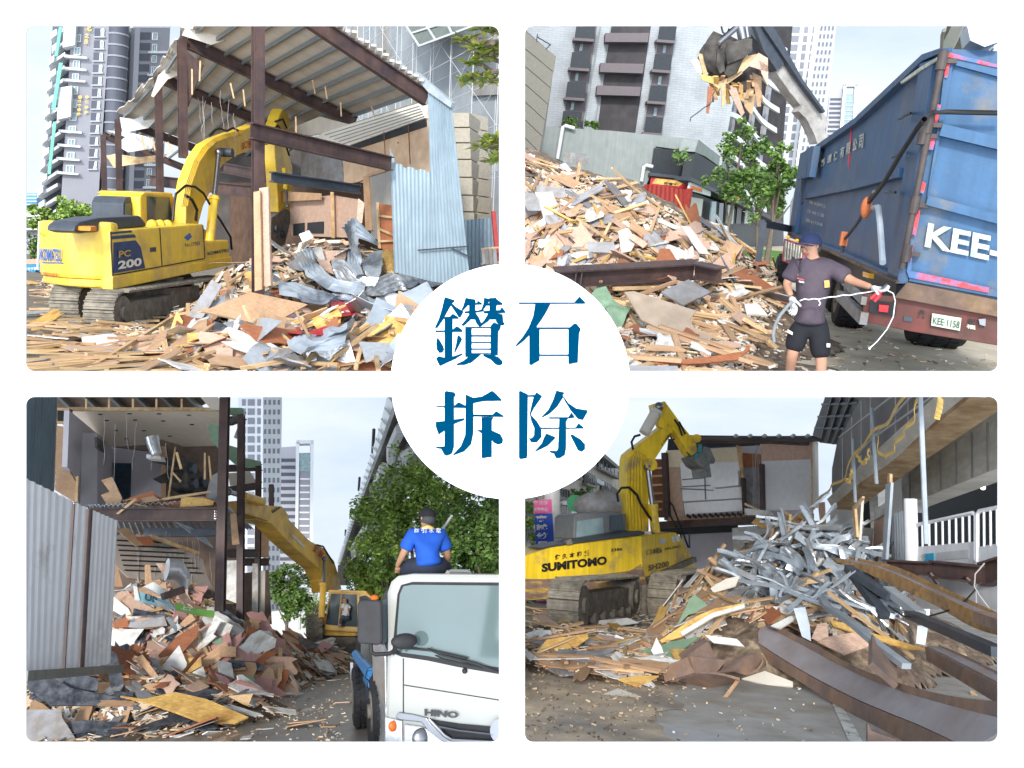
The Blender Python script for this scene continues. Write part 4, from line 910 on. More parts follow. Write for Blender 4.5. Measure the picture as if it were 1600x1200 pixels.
mb=MB();mb.prism([V((p.x,p.y,.98)) for p in pl],V((0,0,1.05)));cw=part('counterweight',mb,m_yel,t,bevel=.07)
mb=MB();c0=sum(pl,V())/len(pl);mb.prism([V((p.x,p.y,.84)).lerp(V((c0.x,c0.y,.84)),.06) for p in pl],V((0,0,.14)));part('counterweight_foot',mb,m_yel,t,bevel=.03)
letters_px('KOMATSU',PA,[(65,407),(98,409),(98,389),(65,388)],m_blued,cw,.03,.03)
mb=MB();mb.px(PA,[(65,409),(98,410),(98,411.5),(65,410.5)],.01,.03);part('underline',mb,m_blued,cw);letters_px('0910366818',PA,[(70,432),(92,434),(92,427),(70,425)],m_red,cw,.0,.03)
mb=MB();mb.px(PS,[(176,453),(362,414),(362,401),(176,432)],.2,.05);part('side_skirt',mb,m_yel,t,bevel=.02)
mb=MB();mb.px(PS,[(178,379),(212,375.5),(220,386),(227,419),(178,427)],.01,.012);part('badge',mb,m_navy,body)
letters_px('PC',PS,[(183,403),(202,400),(202,390),(183,392)],m_gold,body,.03,.03);letters_px('200',PS,[(182,421),(219,415),(219,402),(182,408)],m_cream,body,.04,.03)
letters_px('KOMATSU',PS,[(323,399),(356,393),(356,388),(323,394)],m_navy,body,.03,.02);letters_px('No.17983',PS,[(288,386),(311,383),(311,377),(288,380)],m_navy,body,.0,.02)
mb=MB();mb.px(PS,[(173,363),(205,360),(207,363),(174,366)],.01,.012);mb.px(PS,[(174,369),(210,366),(213,371),(175,374)],.01,.012);part('stripes',mb,m_navy,body)
mb=MB()
for a,b in (((249.5,356),(253,415)),((317,352),(320,403)),((173,362),(177,451)),((178,430),(319,404))): mb.beam(PS.hit(*a,.004),PS.hit(*b,.004),.02,.02,PS.n)
part('panel_gaps',mb,m_black,body);mb=MB();mb.px(PS,[(235,387),(244,386),(244,393),(235,394)],.01,.01);part('latch',mb,m_dk,body)
mb=MB();mb.px(PS,[(288,371),(297,364),(300,370),(294,376)],.01,.012);part('emblem',mb,m_blued,body)
mb=MB();mb.px(PS,[(116,362),(118,353),(126,346),(155,340),(219,337),(228,348),(230,354),(172,361),(126,365)],.5,-.2);part('hood',mb,m_dk,t,bevel=.06);mb=MB()
for i in range(7): x=190+i*4.3;mb.px(PS,[(x,340),(x+3,339.6),(x+3.2,341.4),(x+.2,341.8)],.02,-.23)
part('hood_vents',mb,m_black,t)
mb=MB();mb.px(PS,[(141,361),(142,354),(151,353),(152,361)],.25,.02);part('amber_lamp',mb,M('amber_lens',(.75,.22,.02),rough=.25),t,bevel=.02)
mb=MB();mb.sphere(PA.hit(90,365,-.2),.22,14,8,(1.4,.7,.45));part('work_lamp_cover',mb,m_yel,t,True)
# cab
o=-1.0
mb=MB();mb.px(PS,[(193,360),(193,318),(197,309),(220,304),(222,352)],.7,o-.1);cab=part('cab_rear',mb,m_dk,t,bevel=.03)
mb=MB();mb.px(PS,[(196,343),(197,318),(218,313),(219,340)],.02,o-.08);part('rear_window',mb,m_glass,cab);letters_px('№.17983',PS,[(200,325),(213,323),(213,318),(200,320)],m_cream,cab,.03,o-.04)
mb=MB();mb.px(PS,[(220,356),(219,308),(225,302),(268,303),(274,310),(276,353)],.95,o+.1);cab=part('cab',mb,m_yel,t,bevel=.04)
mb=MB();mb.px(PS,[(232,346),(231,307),(265,308),(270,346)],.02,o+.13);part('cab_window',mb,m_glass,cab);mb=MB();mb.px(PS,[(222,305),(226,300.5),(268,301),(272,305)],1.0,o+.12);part('cab_roof',mb,m_yel,cab,bevel=.03)
mb=MB()
for x in (238,250,262): mb.sphere(PS.hit(x,352,-.3),.12,8,6);mb.cyl(PS.hit(x,358,-.3),PS.hit(x,345,-.3),.05,8)
part('valves',mb,m_yel,t,True)
# boom and arm
PM=Plane(S,PS.o-PS.n*.7,PS.n,PS.a,PS.b)
mb=MB();mb.px(PM,[(290,352),(291,320),(298,282),(312,246),(326,226),(343,216),(362,209),(380,203),(400,194),(432,200),(436,212),(420,226),(395,233),(366,245),(349,257),(337,274),(330,298),(318,322),(310,352)],.32,.2);boom=part('boom',mb,m_yel,t,bevel=.035)
for i,c in enumerate('鴻宸'): letters_px(c,PM,[(364+i*11,235-i*3),(373+i*11,231-i*3),(373+i*11,219-i*3),(364+i*11,223-i*3)],m_red,boom,.03,.24)
mb=MB()
for k in range(4):
    q=[(284+k*2.6,322),(290+k*2.7,288),(302+k*2.8,253),(316+k*2.4,231+k),(334+k,217+k*1.6),(350,211+k*2),(377,204+k*2)]
    mb.tube([PM.hit(x,y,.24+.02*k) for x,y in q],.025,6)
part('boom_pipes',mb,m_yel,boom,True);mb=MB();mb.tube([PM.hit(x,y,.3) for x,y in ((328,212),(336,203),(344,201),(354,205),(364,200),(372,204))],.03,6);mb.tube([PM.hit(x,y,.35) for x,y in ((270,345),(272,320),(275,303),(290,290),(305,292),(318,302),(331,325),(345,345),(360,370),(362,390))],.03,6);mb.tube([PM.hit(x,y,.3) for x,y in ((290,305),(300,312),(308,328),(306,345))],.035,6);part('hoses',mb,m_hose,boom,True)
hydraulic(t,PM.hit(327,385,.45),PM.hit(342,238,.35),.11,.5);mb=MB();c=PM.hit(342,238,.2);mb.cyl(c,c+PM.n*.35,.11,12);part('boom_pin',mb,m_dk,t,True)
mb=MB();mb.px(PM,[(437,180),(442,170),(450,178),(454,188),(452,240),(457,262),(456,335),(436,340),(430,240),(428,205)],.34,.1);arm=part('arm',mb,m_yel,t,bevel=.03)
mb=MB();mb.px(PM,[(424,340),(446,326),(457,330),(452,356),(446,380),(434,405),(426,408),(422,380)],.4,.15);cr=part('crusher',mb,m_mud,t,bevel=.03);mb=MB()
for x,y in ((427,357),(437,365),(426,384)): c=PM.hit(x,y,.1);mb.cyl(c,c+PM.n*.14,.12,12)
part('pins',mb,m_dk,cr,True);hydraulic(t,PM.hit(444,262,.35),PM.hit(449,322,.35),.07,.5);mb=MB();mb.tube([PM.hit(x,y,.3) for x,y in ((426,205),(434,196),(440,205),(446,225),(452,243))],.03,6);mb.tube([PM.hit(x,y,.3) for x,y in ((430,190),(442,186),(448,200))],.03,6);part('arm_hoses',mb,m_hose,arm,True)
ad=(S.at(395,395,21.2)-S.at(205,395,15.3)).normalized();la=V((-ad.y,ad.x,0));ad2=(ad+V((0,0,.02))).normalized();p0=S.g(208,527)
track(t,S,p0+V((-.3,0,-.02)),ad2,6.0,.8,.55,la);track(t,S,p0+la*1.35+ad*.7+V((0,0,.05)),ad2,5.4,.8,.55,la)
mb=MB();c=p0+la*.9+ad*2.6;mb.obox(c+V((0,0,.25))-la*.5,la*1.2,ad*1.4,V((0,0,.5)));mb.cyl(c+ad*.7+la*.2+V((0,0,.6)),c+ad*.7+la*.2+V((0,0,.95)),.6,20);part('undercarriage',mb,m_mud,t)

# debris in the upper left site
S=TL;z3=zf(30,300);z4=zf(400,300)
mb=MB();P=vplane(S,S.at(400,395,15.6),S.at(425,395,15.4));mb.px(P,[(405,294),(419,292),(421,378),(423,446),(408,448)],.05);solo(S,'plywood_sheet',mb,m_plyp,'tall pink plywood strip standing against the near column','board')
mb=MB();mb.px(P,[(396,300),(406,298),(409,452),(398,455)],.04,.08);solo(S,'plywood_sheet',mb,m_ply,'narrow brown board standing left of the pink strip','board')
B_=[('wide brown plywood board tilted toward the viewer beside the tracks',z3([(1170,765),(1480,640),(1850,720),(1600,860)]),m_ply,2.3,.35),('orange veneer board standing upright near bottom centre',z3([(1075,905),(1165,900),(1195,1070),(1080,1090)]),m_yply,.5,.8),('grey boards leaning on the right crawler track',z3([(1040,850),(1235,560),(1300,600),(1180,800),(1080,880)]),m_gry,.8,.75),('pale splintered board leaning by the crawler wheel',z3([(910,1050),(1010,760),(1050,830),(985,1040)]),m_yply,.6,.75),('white square panel lying on planks in front of the tracks',z3([(400,930),(600,905),(650,940),(560,1000),(410,1020)]),m_wht,.3,.3),('torn board fan at the bottom beside the tracks',z3([(750,1095),(900,900),(960,870),(930,960),(820,1085)]),m_ply,.4,.6),('dark upright drawer box behind the orange board',z3([(1225,820),(1330,850),(1320,960),(1220,990)]),m_blkb,.4,.8),('brown triangular board piece',z3([(1155,850),(1240,810),(1230,950),(1190,980)]),m_brd,.5,.7),('grey metal leg sticking out of the heap',z3([(1460,830),(1500,840),(1455,1030),(1420,1020)]),m_dk,.5,.8),('splintered block at the bottom centre',z3([(1265,1010),(1370,980),(1365,1146),(1255,1146)]),m_plyp,.25,.8),('pale tile scrap on the ground',z3([(1385,1060),(1440,1020),(1500,1030),(1450,1080),(1380,1110)]),m_wht,.05,.1),('blue scrap on the ground at lower left',z3([(270,1110),(320,1090),(360,1105),(320,1125)]),M('teal_scrap',(.12,.32,.36)),.05,.1),('white strip lying at the bottom left',z3([(330,1146),(480,1075),(490,1090),(400,1146)]),m_wht,.1,.1),
 ('orange veneered door leaf leaning in the metal sheets',z4([(820,330),(975,430),(880,520),(790,540)]),m_yply,.8,.8),('brown panel behind the round sign edge',z4([(940,650),(1120,660),(1020,740)]),m_ply,.6,.4),('large yellow ceiling panel at the lower right of the heap',z4([(620,940),(880,800),(1100,830),(1100,1000),(700,970)]),m_yply,.5,.3),('orange board below the yellow panel',z4([(700,985),(1050,880),(1050,1090),(860,1070)]),m_yply,.35,.3),('red brown framed floor piece at the bottom',z4([(380,1030),(520,990),(880,1080),(880,1146),(640,1146)]),m_brd,.2,.2),('pink board at the centre of the heap',z4([(1040,760),(1020,745),(880,790),(930,820)]),m_plyp,.7,.4),('white drilled panel in the heap under the arm',z4([(275,270),(340,245),(370,290),(300,325)]),m_wht,.6,.8),('brown plywood sheet in the heap middle',z4([(390,430),(470,440),(500,530),(420,490)]),m_plyp,1.0,.8),('pale board upright behind the metal',z4([(360,360),(420,350),(445,440),(375,430)]),m_wht,.7,.9),('tall pink plank at the back of the heap',z4([(655,40),(695,70),(680,200),(645,190)]),m_plyp,.9,.9),('tan board sloping behind the metal sheets',z4([(420,375),(580,375),(570,450),(450,440)]),m_plyp,.5,.8)]
for lb,q,m,lf,fc in B_: lay(TH,q,m,lb,'board',lift=lf,face=fc,t=.03)
Ms=[([(350,340),(400,450),(520,540),(700,600)],[(235,400),(330,520),(480,620),(690,660)],6,'long ribbed metal sheet sweeping down the middle of the heap'),([(640,165),(650,330),(660,430),(700,520)],[(555,230),(590,330),(590,430),(640,540)],4,'upright twisted metal ribbon at the top of the heap'),([(640,165),(700,230),(790,330)],[(640,290),(700,310),(780,345)],4,'folded metal flap hanging right of the upright ribbon'),([(480,440),(560,430),(650,510),(790,550)],[(500,520),(580,580),(700,590),(760,600)],5,'fan shaped bent metal sheet in the centre'),([(140,550),(260,560),(400,620),(520,650)],[(150,650),(280,680),(400,710),(470,700)],3,'pale folded sheet left of the round sign, nearest the column'),([(480,650),(620,650),(780,680),(870,740)],[(470,710),(620,760),(760,780),(870,785)],4,'long low metal sheet under the fan shaped one'),([(980,430),(1050,410),(1200,450),(1330,520)],[(990,540),(1080,600),(1200,600),(1290,570)],0,'crumpled silver blue tarpaulin below the corrugated wall'),([(690,640),(760,560),(870,510),(920,560)],[(720,660),(800,650),(930,620),(985,640)],4,'dark folded metal sheet right of the centre'),([(910,480),(940,460),(1010,490),(1060,540)],[(920,540),(960,600),(1010,600),(1050,570)],3,'small grey ribbed sheet beside the tarpaulin'),([(230,770),(400,830),(560,850),(665,790)],[(160,830),(210,980),(380,1010),(560,960)],2,'curved silver trim piece at the front of the heap'),([(690,440),(760,370),(820,360)],[(700,510),(760,540),(800,500)],3,'crinkled foil sheet beside the orange door'),([(760,680),(880,650),(980,690)],[(780,730),(880,770),(960,740)],0,'crinkled plastic sheet behind the sign')]
for i,(a,b,r_,lb) in enumerate(Ms): crum(TH,z4(a),z4(b),m_galv if i % 4 != 3 else m_foil,lb,r_,.045,.07,1.25-.03*i,seed=i*7)
for q,lb in (([(175,810),(250,810),(310,860),(300,900),(220,930)],'crumpled red vinyl sheet in the silver trim'),([(480,715),(560,700),(650,785),(500,815)],'red triangular sign piece in the heap'),([(340,890),(440,855),(490,900),(380,920)],'faded red scrap at the front of the silver trim')): crum(TH,z4(q[:3]),z4([q[0]]+q[:2:-1]+[q[2]]),m_red,lb,0,0,.05,.95,10,6,seed=len(lb),cat='sheet')
for a,b,lb in ((z3([(560,1146),(1250,560)])[0],z3([(560,1146),(1250,560)])[1],'long pine batten rising from the bottom to the leaning boards'),z3([(440,1140),(1150,700)])+['second long pine batten along the crawler track'],z3([(1340,690),(1620,590)])+['pine batten crossing above the wide plywood board'],z4([(500,1060),(780,850)])+['pine batten crossing the red framed piece, left one'],z4([(640,1130),(735,780)])+['pine batten crossing the red framed piece, right one'],z4([(780,790),(1000,830)])+['pine batten on the yellow ceiling panel'],z4([(0,640),(300,520)])+['pine batten leaning left of the metal sheets'],z4([(1040,570),(1190,610)])+['pine batten before the tarpaulin'],z4([(770,1060),(785,1146)])+['short pine stub at the bottom right']):
    p=TH.hit(*a);q=TH.hit(*b);e=V((0,0,1.6));stick(S,p+(e-p).normalized()*.45,q+(e-q).normalized()*.95,.055,.05,m_pine,lb)
left=[(40,440),(190,440),(190,470),(260,540),(300,590),(40,590)]
pile=[(255,470),(340,430),(420,400),(450,345),(560,345),(610,395),(700,400),(735,425),(720,590),(230,590),(300,520)]
sz1=lambda p: (U(.5,1.9),U(.035,.09),U(.02,.045));sz2=lambda p: (U(.25,1.05),U(.14,.5),U(.008,.02))
litter(TH,left,85,'batten',[m_pine,m_pine,m_ply],sz1,.12,'loose pine batten strewn on the ground at the left','batten','battens strewn at the left of the upper left site',yaw=.35,name='wood_batten')
litter(TH,left,50,'board',[m_wht,m_ply,m_yply,m_plyp,m_gry],sz2,.2,'broken board strewn on the ground at the left','board','boards strewn at the left of the upper left site',name='broken_board')
ME=[(452,338),(560,335),(612,395),(735,398),(725,480),(560,520),(430,455)]
litter(TH,pile,75,'batten',[m_pine,m_pine,m_ply],sz1,.45,'loose batten in the heap under the torn roof','batten','battens in the heap under the torn roof',name='wood_batten',lift=.08,avoid=ME)
litter(TH,pile,105,'board',[m_wht,m_ply,m_ply,m_plyp,m_brd,m_gry,m_yply],sz2,.7,'broken board in the heap under the torn roof','board','boards in the heap under the torn roof',name='broken_board',lift=.1,avoid=ME)
litter(TH,pile,30,'sheet',[m_galv,m_foil],lambda p: (U(.3,.8),U(.2,.5),U(.2,.4)),.9,'bent metal scrap in the heap under the torn roof','metal scrap','metal scraps in the heap under the torn roof',name='metal_scrap',lift=.2)
chips(TH,left+[(300,590)],2600,'fine wood splinters scattered over the ground at upper left');chips(TH,pile,2600,'splinters and chips over the heap under the torn roof')

# ================================================================ upper right: container truck, grapple and worker (the camera was held tilted)
S=TR;z5=zf(810,30);z6=zf(1180,30);z7=zf(810,300);z8=zf(1180,300)
m_sand=M('sandy_concrete_yard',(.60,.55,.44),rough=.9,var=.2,scale=.7,col2=(.46,.40,.30),amt=.42,edge=.35,bump=.3,bscale=30)
ground(S,'ground',[(-1.5,8),(6,8),(8,30),(30,120),(150,500),(-200,500),(-22,60),(-7,20)],m_sand)
m_lawn=M('lawn',(.10,.21,.03),rough=.9,var=.3,scale=1.5,bump=.5,bscale=30);a_=[S.g(1095,352),S.g(1200,372),S.g(1215,392),S.g(1130,384)]
mb=MB();g_=[(-3.5,32),(6,32),(10,75),(-5,75)];mb.add([V((x,y,.012)) for x,y in g_],[(0,1,2,3)]);solo(S,'lawn',mb,m_lawn,None,None,kind='structure')
mb=MB();mb.add([V((x,y,.02)) for x,y in ((-3.5,44),(8,41),(8,45),(-3.8,48))],[(0,1,2,3)]);solo(S,'path',mb,m_conc,None,None,kind='structure')
H2=Heap(S,[(800,415,3.3,3.0,5),(880,420,2.9,3.0,5.5),(945,432,2.65,2.6,5),(1005,440,2.2,2.2,5),(1060,445,1.7,2.2,5),(1130,452,.95,1.8,4),(1185,470,.45,1.3,2.5),(1000,500,.8,3,2.5),(1120,520,.3,2,2.5),(1060,570,.25,2.5,1.8)])
solo(S,'rubble_mound',H2.mesh(-8,3,8,29,150,150),m_rub,'tall mound of splintered timber left of the blue truck','rubble',kind='stuff')
# white brick apartment block
m_wbr=brickmat('white_glazed_brick',(.34,.36,.375),(.31,.33,.345),(.24,.25,.26),(1,1,1),.55,.16,.012);m_dbal=M('black_balcony_rail',(.02,.024,.03),rough=.5,var=.3);m_bay=M('dark_bay_wall',(.045,.04,.042),rough=.7,var=.3,scale=.5);m_span=M('brown_grey_spandrel',(.13,.11,.115),rough=.7,var=.08);m_pod=M('grey_green_podium',(.25,.275,.265),rough=.9,var=.1,scale=.5,streak=.12)
t=thing(S,'apartment_building',S.at(1000,330,60)-V((0,0,1.6)),'white brick apartment block with black balconies and a dark central bay','building');P=vplane(S,S.at(840,308,58),S.at(1130,352,62))
mb=MB();mb.px(P,[(780,10),(1172,10),(1127,262),(1010,262),(820,240)],12);part('wall',mb,m_wbr,t)
mb=MB();mb.px(P,[(957,20),(1020,20),(992,212),(933,206)],.3,.08);part('central_bay',mb,m_bay,t)
mb=MB();mb.px(P,z5([(560,20),(610,20),(530,480),(505,715),(560,715),(600,400),(640,20)]),.2,.1);
for q in ([(558,88),(838,88),(830,147),(556,145)],[(527,280),(805,286),(797,347),(523,338)],[(506,424),(786,434),(778,492),(500,484)]): sb=MB();sb.px(P,z5(q),.9,.9);part('spandrel',sb,m_span,t)
for TLq,TRq,BLq,BRq in (((383,30),(505,30),(285,700),(408,705)),((908,30),(1017,30),(802,742),(915,748))):
    mb=MB();mb.px(P,z5([TLq,TRq,BRq,BLq]),.3,.08);part('balcony_recess',mb,m_span,t)
for rows_ in ([(375,20),(345,210),(316,400),(288,588)],[(908,30),(878,222),(848,424),(820,625)]):
    for x,y in rows_:
        w=122 if x < 600 else 108;mb=MB();mb.px(P,z5([(x,y),(x+w,y+5),(x+w-12,y+105),(x-14,y+98)]),.12,1.0);b_=part('balcony',mb,m_dbal,t);mb=MB();mb.px(P,z5([(x-22,y+98),(x+w-12,y+106),(x+w-14,y+124),(x-24,y+115)]),.9,1.05);part('balcony_slab',mb,m_span,b_)
        mb=MB();mb.px(P,z5([(x+52,y-58),(x+72,y-57),(x+64,y-5),(x+44,y-5)]),.05,.15);part('window',mb,m_glass_lt,t)
mb=MB()
for x0,x1 in ((455,470),(840,852),(525,536)): mb.beam(P.hit(*z5([(x0+70,40)])[0],.1),P.hit(*z5([(x0-40,700)])[0],.1),.12,.05)
part('corner_joints',mb,m_pod,t)
t=thing(S,'podium',P.hit(950,330,2),'grey green podium wall with vents and white pipes below the brick block','building');Pp=vplane(S,S.at(840,308,55),S.at(1095,347,58));Pr=vplane(S,Pp.hit(1093,346),S.at(1200,362,90))
mb=MB();mb.px(Pp,z5([(165,688),(600,715),(1155,770),(1130,850),(880,815),(850,1000),(700,1300),(90,1300),(130,880)]),1.0);part('wall',mb,m_pod,t);mb=MB();mb.px(Pr,z5([(1155,770),(1210,815),(1700,1180),(1700,1240),(1200,880),(1130,850)]),1.0);part('side_wall',mb,m_pod,t)
for q in ([(292,850),(367,857),(358,925),(284,915)],[(376,858),(452,866),(442,932),(368,925)]): mb=MB();mb.px(Pp,z5(q),.1,.02);part('vent',mb,m_gry,t)
for pts in ([(250,895),(285,690),(300,682),(360,700)],[(790,1040),(805,945),(820,936),(862,946)]): mb=MB();mb.tube([Pp.hit(*q,.3) for q in z5(pts)],.12,8);part('pipe',mb,m_wtile,t,True)
mb=MB()
for i in range(14): mb.beam(Pp.hit(*z5([(135+i*11,855+i*4.5)])[0],.5),Pp.hit(*z5([(132+i*11,900+i*4.5)])[0],.5),.04,.04)
mb.beam(Pp.hit(*z5([(130,853)])[0],.5),Pp.hit(*z5([(285,915)])[0],.5),.06,.06);solo(S,'railing',mb,m_dk,'dark railing behind the timber heap at the podium foot','railing')
for i,(x,y) in enumerate(((315,672),(352,675),(445,692),(484,700))): c=P.hit(*z5([(x,y)])[0],2.2);mb=MB();crown(mb,[(c,.55,1.2)],260,.22,60+i);solo(S,'planter_shrub',mb,m_leafA,'small shrub on the podium edge before the brick block','shrub','shrubs on the podium edge')
# corner shop
t=thing(S,'corner_shop',Pp.hit(1070,350,1),'corner shop with black louvred band and red yellow shop sign','shop');Ps=Plane(S,Pp.o+Pp.n*.3,Pp.n,Pp.a,Pp.b);Pr2=vplane(S,Ps.hit(1092,346),S.at(1200,362,88))
mb=MB();mb.px(Ps,z5([(872,825),(1135,852),(1105,1010),(848,985)]),.6);part('louvre_front',mb,m_dbal,t);mb=MB();mb.px(Pr2,z5([(1135,852),(1700,1210),(1700,1300),(1105,1012)]),.6);part('louvre_side',mb,m_dbal,t)
mb=MB();mb.px(Ps,z5([(843,983),(1108,1012),(1104,1030),(840,1002)]),1.0,.5);mb.px(Pr2,z5([(1106,1012),(1700,1300),(1700,1325),(1104,1035)]),1.0,.45);part('canopy',mb,m_dk,t)
mb=MB();mb.px(Ps,z5([(852,1012),(1092,1035),(1084,1090),(842,1062)]),.15,.25);sg=part('shop_sign',mb,m_red,t);mb=MB();mb.px(Ps,z5([(880,1019),(1075,1037),(1030,1072),(856,1054)]),.02,.29);part('sign_field',mb,m_yply,sg)
letters_px('御春城',Ps,z5([(925,1062),(1015,1070),(1020,1038),(930,1030)]),m_black2,sg,.02,.31)
mb=MB();mb.px(Pr2,z5([(1100,1045),(1235,1085),(1232,1135),(1092,1095)]),.1,.3);sg=part('shop_sign',mb,m_wtile,t);mb=MB();mb.px(Pr2,z5([(1110,1068),(1180,1088),(1178,1108),(1106,1088)]),.03,.34);part('sign_field',mb,M('orange_sign',(.75,.2,.03)),sg)
mb=MB();mb.px(Ps,z5([(842,1065),(1086,1090),(1080,1460),(800,1400)]),.2,-.4);part('shop_wall',mb,m_dk,t)
m_cream2=M('cream_shutter',(.56,.55,.49),rough=.6,var=.05)
mb=MB();mb.px(Pr2,z5([(1090,1100),(1700,1330),(1700,1500),(1085,1490)]),.2,-.5);part('arcade_wall',mb,m_dk,t);mb=MB();mb.px(Pr2,z7([(1095,30),(1185,45),(1168,195),(1076,180)]),.1,.0);part('shutter',mb,m_cream2,t)
for x,w,m in ((1240,30,m_glass_lt),(1290,26,m_glass),(1345,40,m_glass_lt),(1405,28,m_black2),(1465,36,m_wtile),(1530,30,m_brd)): mb=MB();mb.px(Pr2,z7([(x,60+(x-1240)*.2),(x+w,62+(x-1240)*.2),(x+w-8,205),(x-10,202)]),.1,.02);part('shop_door',mb,m,t)
mb=MB();mb.px(Pr2,z7([(1350,18),(1418,35),(1414,75),(1345,60)]),.1,.4);part('shop_sign',mb,M('orange_sign2',(.7,.28,.06)),t);mb=MB();mb.px(Pr2,z7([(1490,68),(1600,88),(1600,118),(1486,100)]),.1,.4);part('shop_sign',mb,m_wtile,t)
# red fence
m_rfence=M('red_painted_fence',(.27,.035,.028),rough=.5,var=.12,streak=.15)
t=thing(S,'site_fence',S.g(1040,358),'red corrugated site fence with posts between heap and shop','fence');Pf=vplane(S,S.at(1005,335,36),S.at(1075,344,35));mb=MB();corrp(mb,Pf,z7([(805,90),(1075,220)]),z5([(825,1058),(1075,1092)]),.25,.06,2);part('sheets',mb,m_rfence,t);mb=MB();mb.beam(Pf.hit(*z5([(1098,1085)])[0],.15),Pf.hit(*z7([(1062,210)])[0],.15),.2,.2);mb.beam(Pf.hit(*z5([(826,1060)])[0],.1),Pf.hit(*z7([(808,60)])[0],.1),.2,.15);part('posts',mb,m_rfence,t)
t=thing(S,'site_fence',S.g(960,350),'darker red fence section partly behind the timber heap','fence');Pf=vplane(S,S.at(920,322,44),S.at(1010,336,40));mb=MB();corrp(mb,Pf,z5([(480,1200),(815,1250)]),z5([(490,1003),(820,1072)]),.3,.06,2);part('sheets',mb,M('dull_red_fence',(.24,.06,.05),rough=.6,var=.3,col2=(.3,.3,.3),amt=.25),t)
# stone wall, left edge
t=thing(S,'stone_wall',S.g(830,420),'pale stone block wall end at the left edge of the tilted view','wall');P=vplane(S,S.at(805,303,27),S.at(850,312,30));mb=MB()
tp=[(800,36),(869,87)];
for i in range(7): y=i*27;d=i*4.4;mb.px(P,[(796,30+y),(869-d,88+y*.93),(865-d,112+y*.93),(796,55+y)],.8,0)
part('blocks',mb,m_stone,t);mb=MB();mb.px(P,[(790,20),(868,88),(838,300),(790,300)],1.5,-.03);part('core',mb,m_conc,t);mb=MB()
for a,b in (((838,66),(840,53)),((840,58),(860,70)),((860,70),(853,77))): mb.tube([P.hit(*a),P.hit(*b)],.02,5)
part('bracket',mb,m_dk,t)
# building with curved balconies, high-rises
t=thing(S,'curved_balcony_building',S.at(1190,360,75)-V((0,0,1.6)),'dark block with sweeping white curved balconies behind the grapple','building');P=vplane(S,S.at(1120,350,72),S.at(1240,368,82))
mb=MB();mb.px(P,[(1140,20),(1240,20),(1215,330),(1100,330)],10);part('wall',mb,m_bay,t);mb=MB()
for i in range(9):
    y0=10+i*31;pts=[(1148-i*4,y0+6),(1170-i*4,y0+14),(1188-i*4,y0+30),(1205-i*4,y0+52),(1226-i*4,y0+66)];bb_=MB();bb_.grid([P.hit(x,y,1.2) for x,y in pts],[P.hit(x,y+8,1.2) for x,y in pts],14,1,None,.25);part('balcony_band',bb_,m_wtile,t)
    bb_=MB()
    for k,(x,y) in enumerate(((1165-i*4,y0+19),(1192-i*4,y0+44),(1210-i*4,y0+62))): bb_.px(P,[(x,y),(x+4,y+3),(x+1,y+26),(x-3,y+23)],.3,.5)
    part('window_piers',bb_,m_tw_l,t)
t=thing(S,'high_rise',S.at(1250,360,170)-V((0,0,1.6)),'tall white and grey high rise seen behind the crane boom','building');P=vplane(S,S.at(1217,364,170),S.at(1270,372,169.6));P2=vplane(S,S.at(1268,371,169.6),S.at(1292,374,178))
m_hr=M('white_highrise_render',(.58,.60,.62),rough=.7,var=.05,scale=.05);m_hg=M('grey_highrise_render',(.20,.21,.24),rough=.7,var=.1,scale=.05)
mb=MB();mb.px(P,z6([(235,20),(405,20),(270,1000),(110,1000)]),3);part('wall',mb,m_hr,t);mb=MB();mb.px(P2,z6([(405,20),(522,20),(450,700),(400,1000),(268,1000)]),.5,.02);part('side_wall',mb,m_hr,t)
for a,b,c,d in (((240,30),(292,30),(120,1000),(165,1000)),((318,30),(345,30),(200,1000),(225,1000)),((372,30),(418,30),(245,1000),(290,1000))):
    mb=MB();mb2=MB()
    for q in rows(*[z6([k])[0] for k in (a,b,c,d)],17,.3,1.0): mb.px(P,q,.3,.1)
    part('window_strip',mb,m_hg,t)
mb=MB()
for i in range(4):
    for q in rows(*[z6([k])[0] for k in ((425+i*24,30),(436+i*24,30),(290+i*30,900),(302+i*30,900))],17,.3,.8): mb.px(P2,q,.2,.1)
part('side_windows',mb,m_hg,t)
def towerB(S,zz_,Y,label,base,cx0):
    t=thing(S,'office_tower',base,label,'building');P=vplane(S,S.at(cx0,370 if S is TR else 960,Y),S.at(cx0+40,376 if S is TR else 960,Y));return t,P
t,P=towerB(S,z6,230,'grey tower with an open white crown frame above the truck',S.at(1315,370,230)-V((0,0,1.6)),1295)
mb=MB();mb.px(P,z6([(478,448),(560,445),(535,900),(440,900)]),8,-1);part('wall',mb,m_tw_l,t);mb=MB();mb.px(P,z6([(570,480),(640,480),(615,900),(540,900)]),8);part('curtain_wall',mb,m_glass_lt,t)
for q in ([(568,412),(586,412),(548,900),(528,900)],[(640,412),(660,412),(632,900),(612,900)],[(568,412),(660,412),(658,430),(567,430)]): mb=MB();mb.px(P,z6(q),3,.5);part('crown_frame',mb,m_hr,t)
mb=MB()
for q in rows(*[z6([k])[0] for k in ((482,500),(552,500),(450,880),(525,880))],13,.2,.65): mb.px(P,q,.3,-.8)
part('window_bands',mb,m_tw_d,t);mb=MB()
for q in rows(*[z6([k])[0] for k in ((572,500),(640,500),(545,880),(612,880))],13,.8,1): mb.px(P,q,.3,.15)
part('floor_lines',mb,m_tw_l,t)
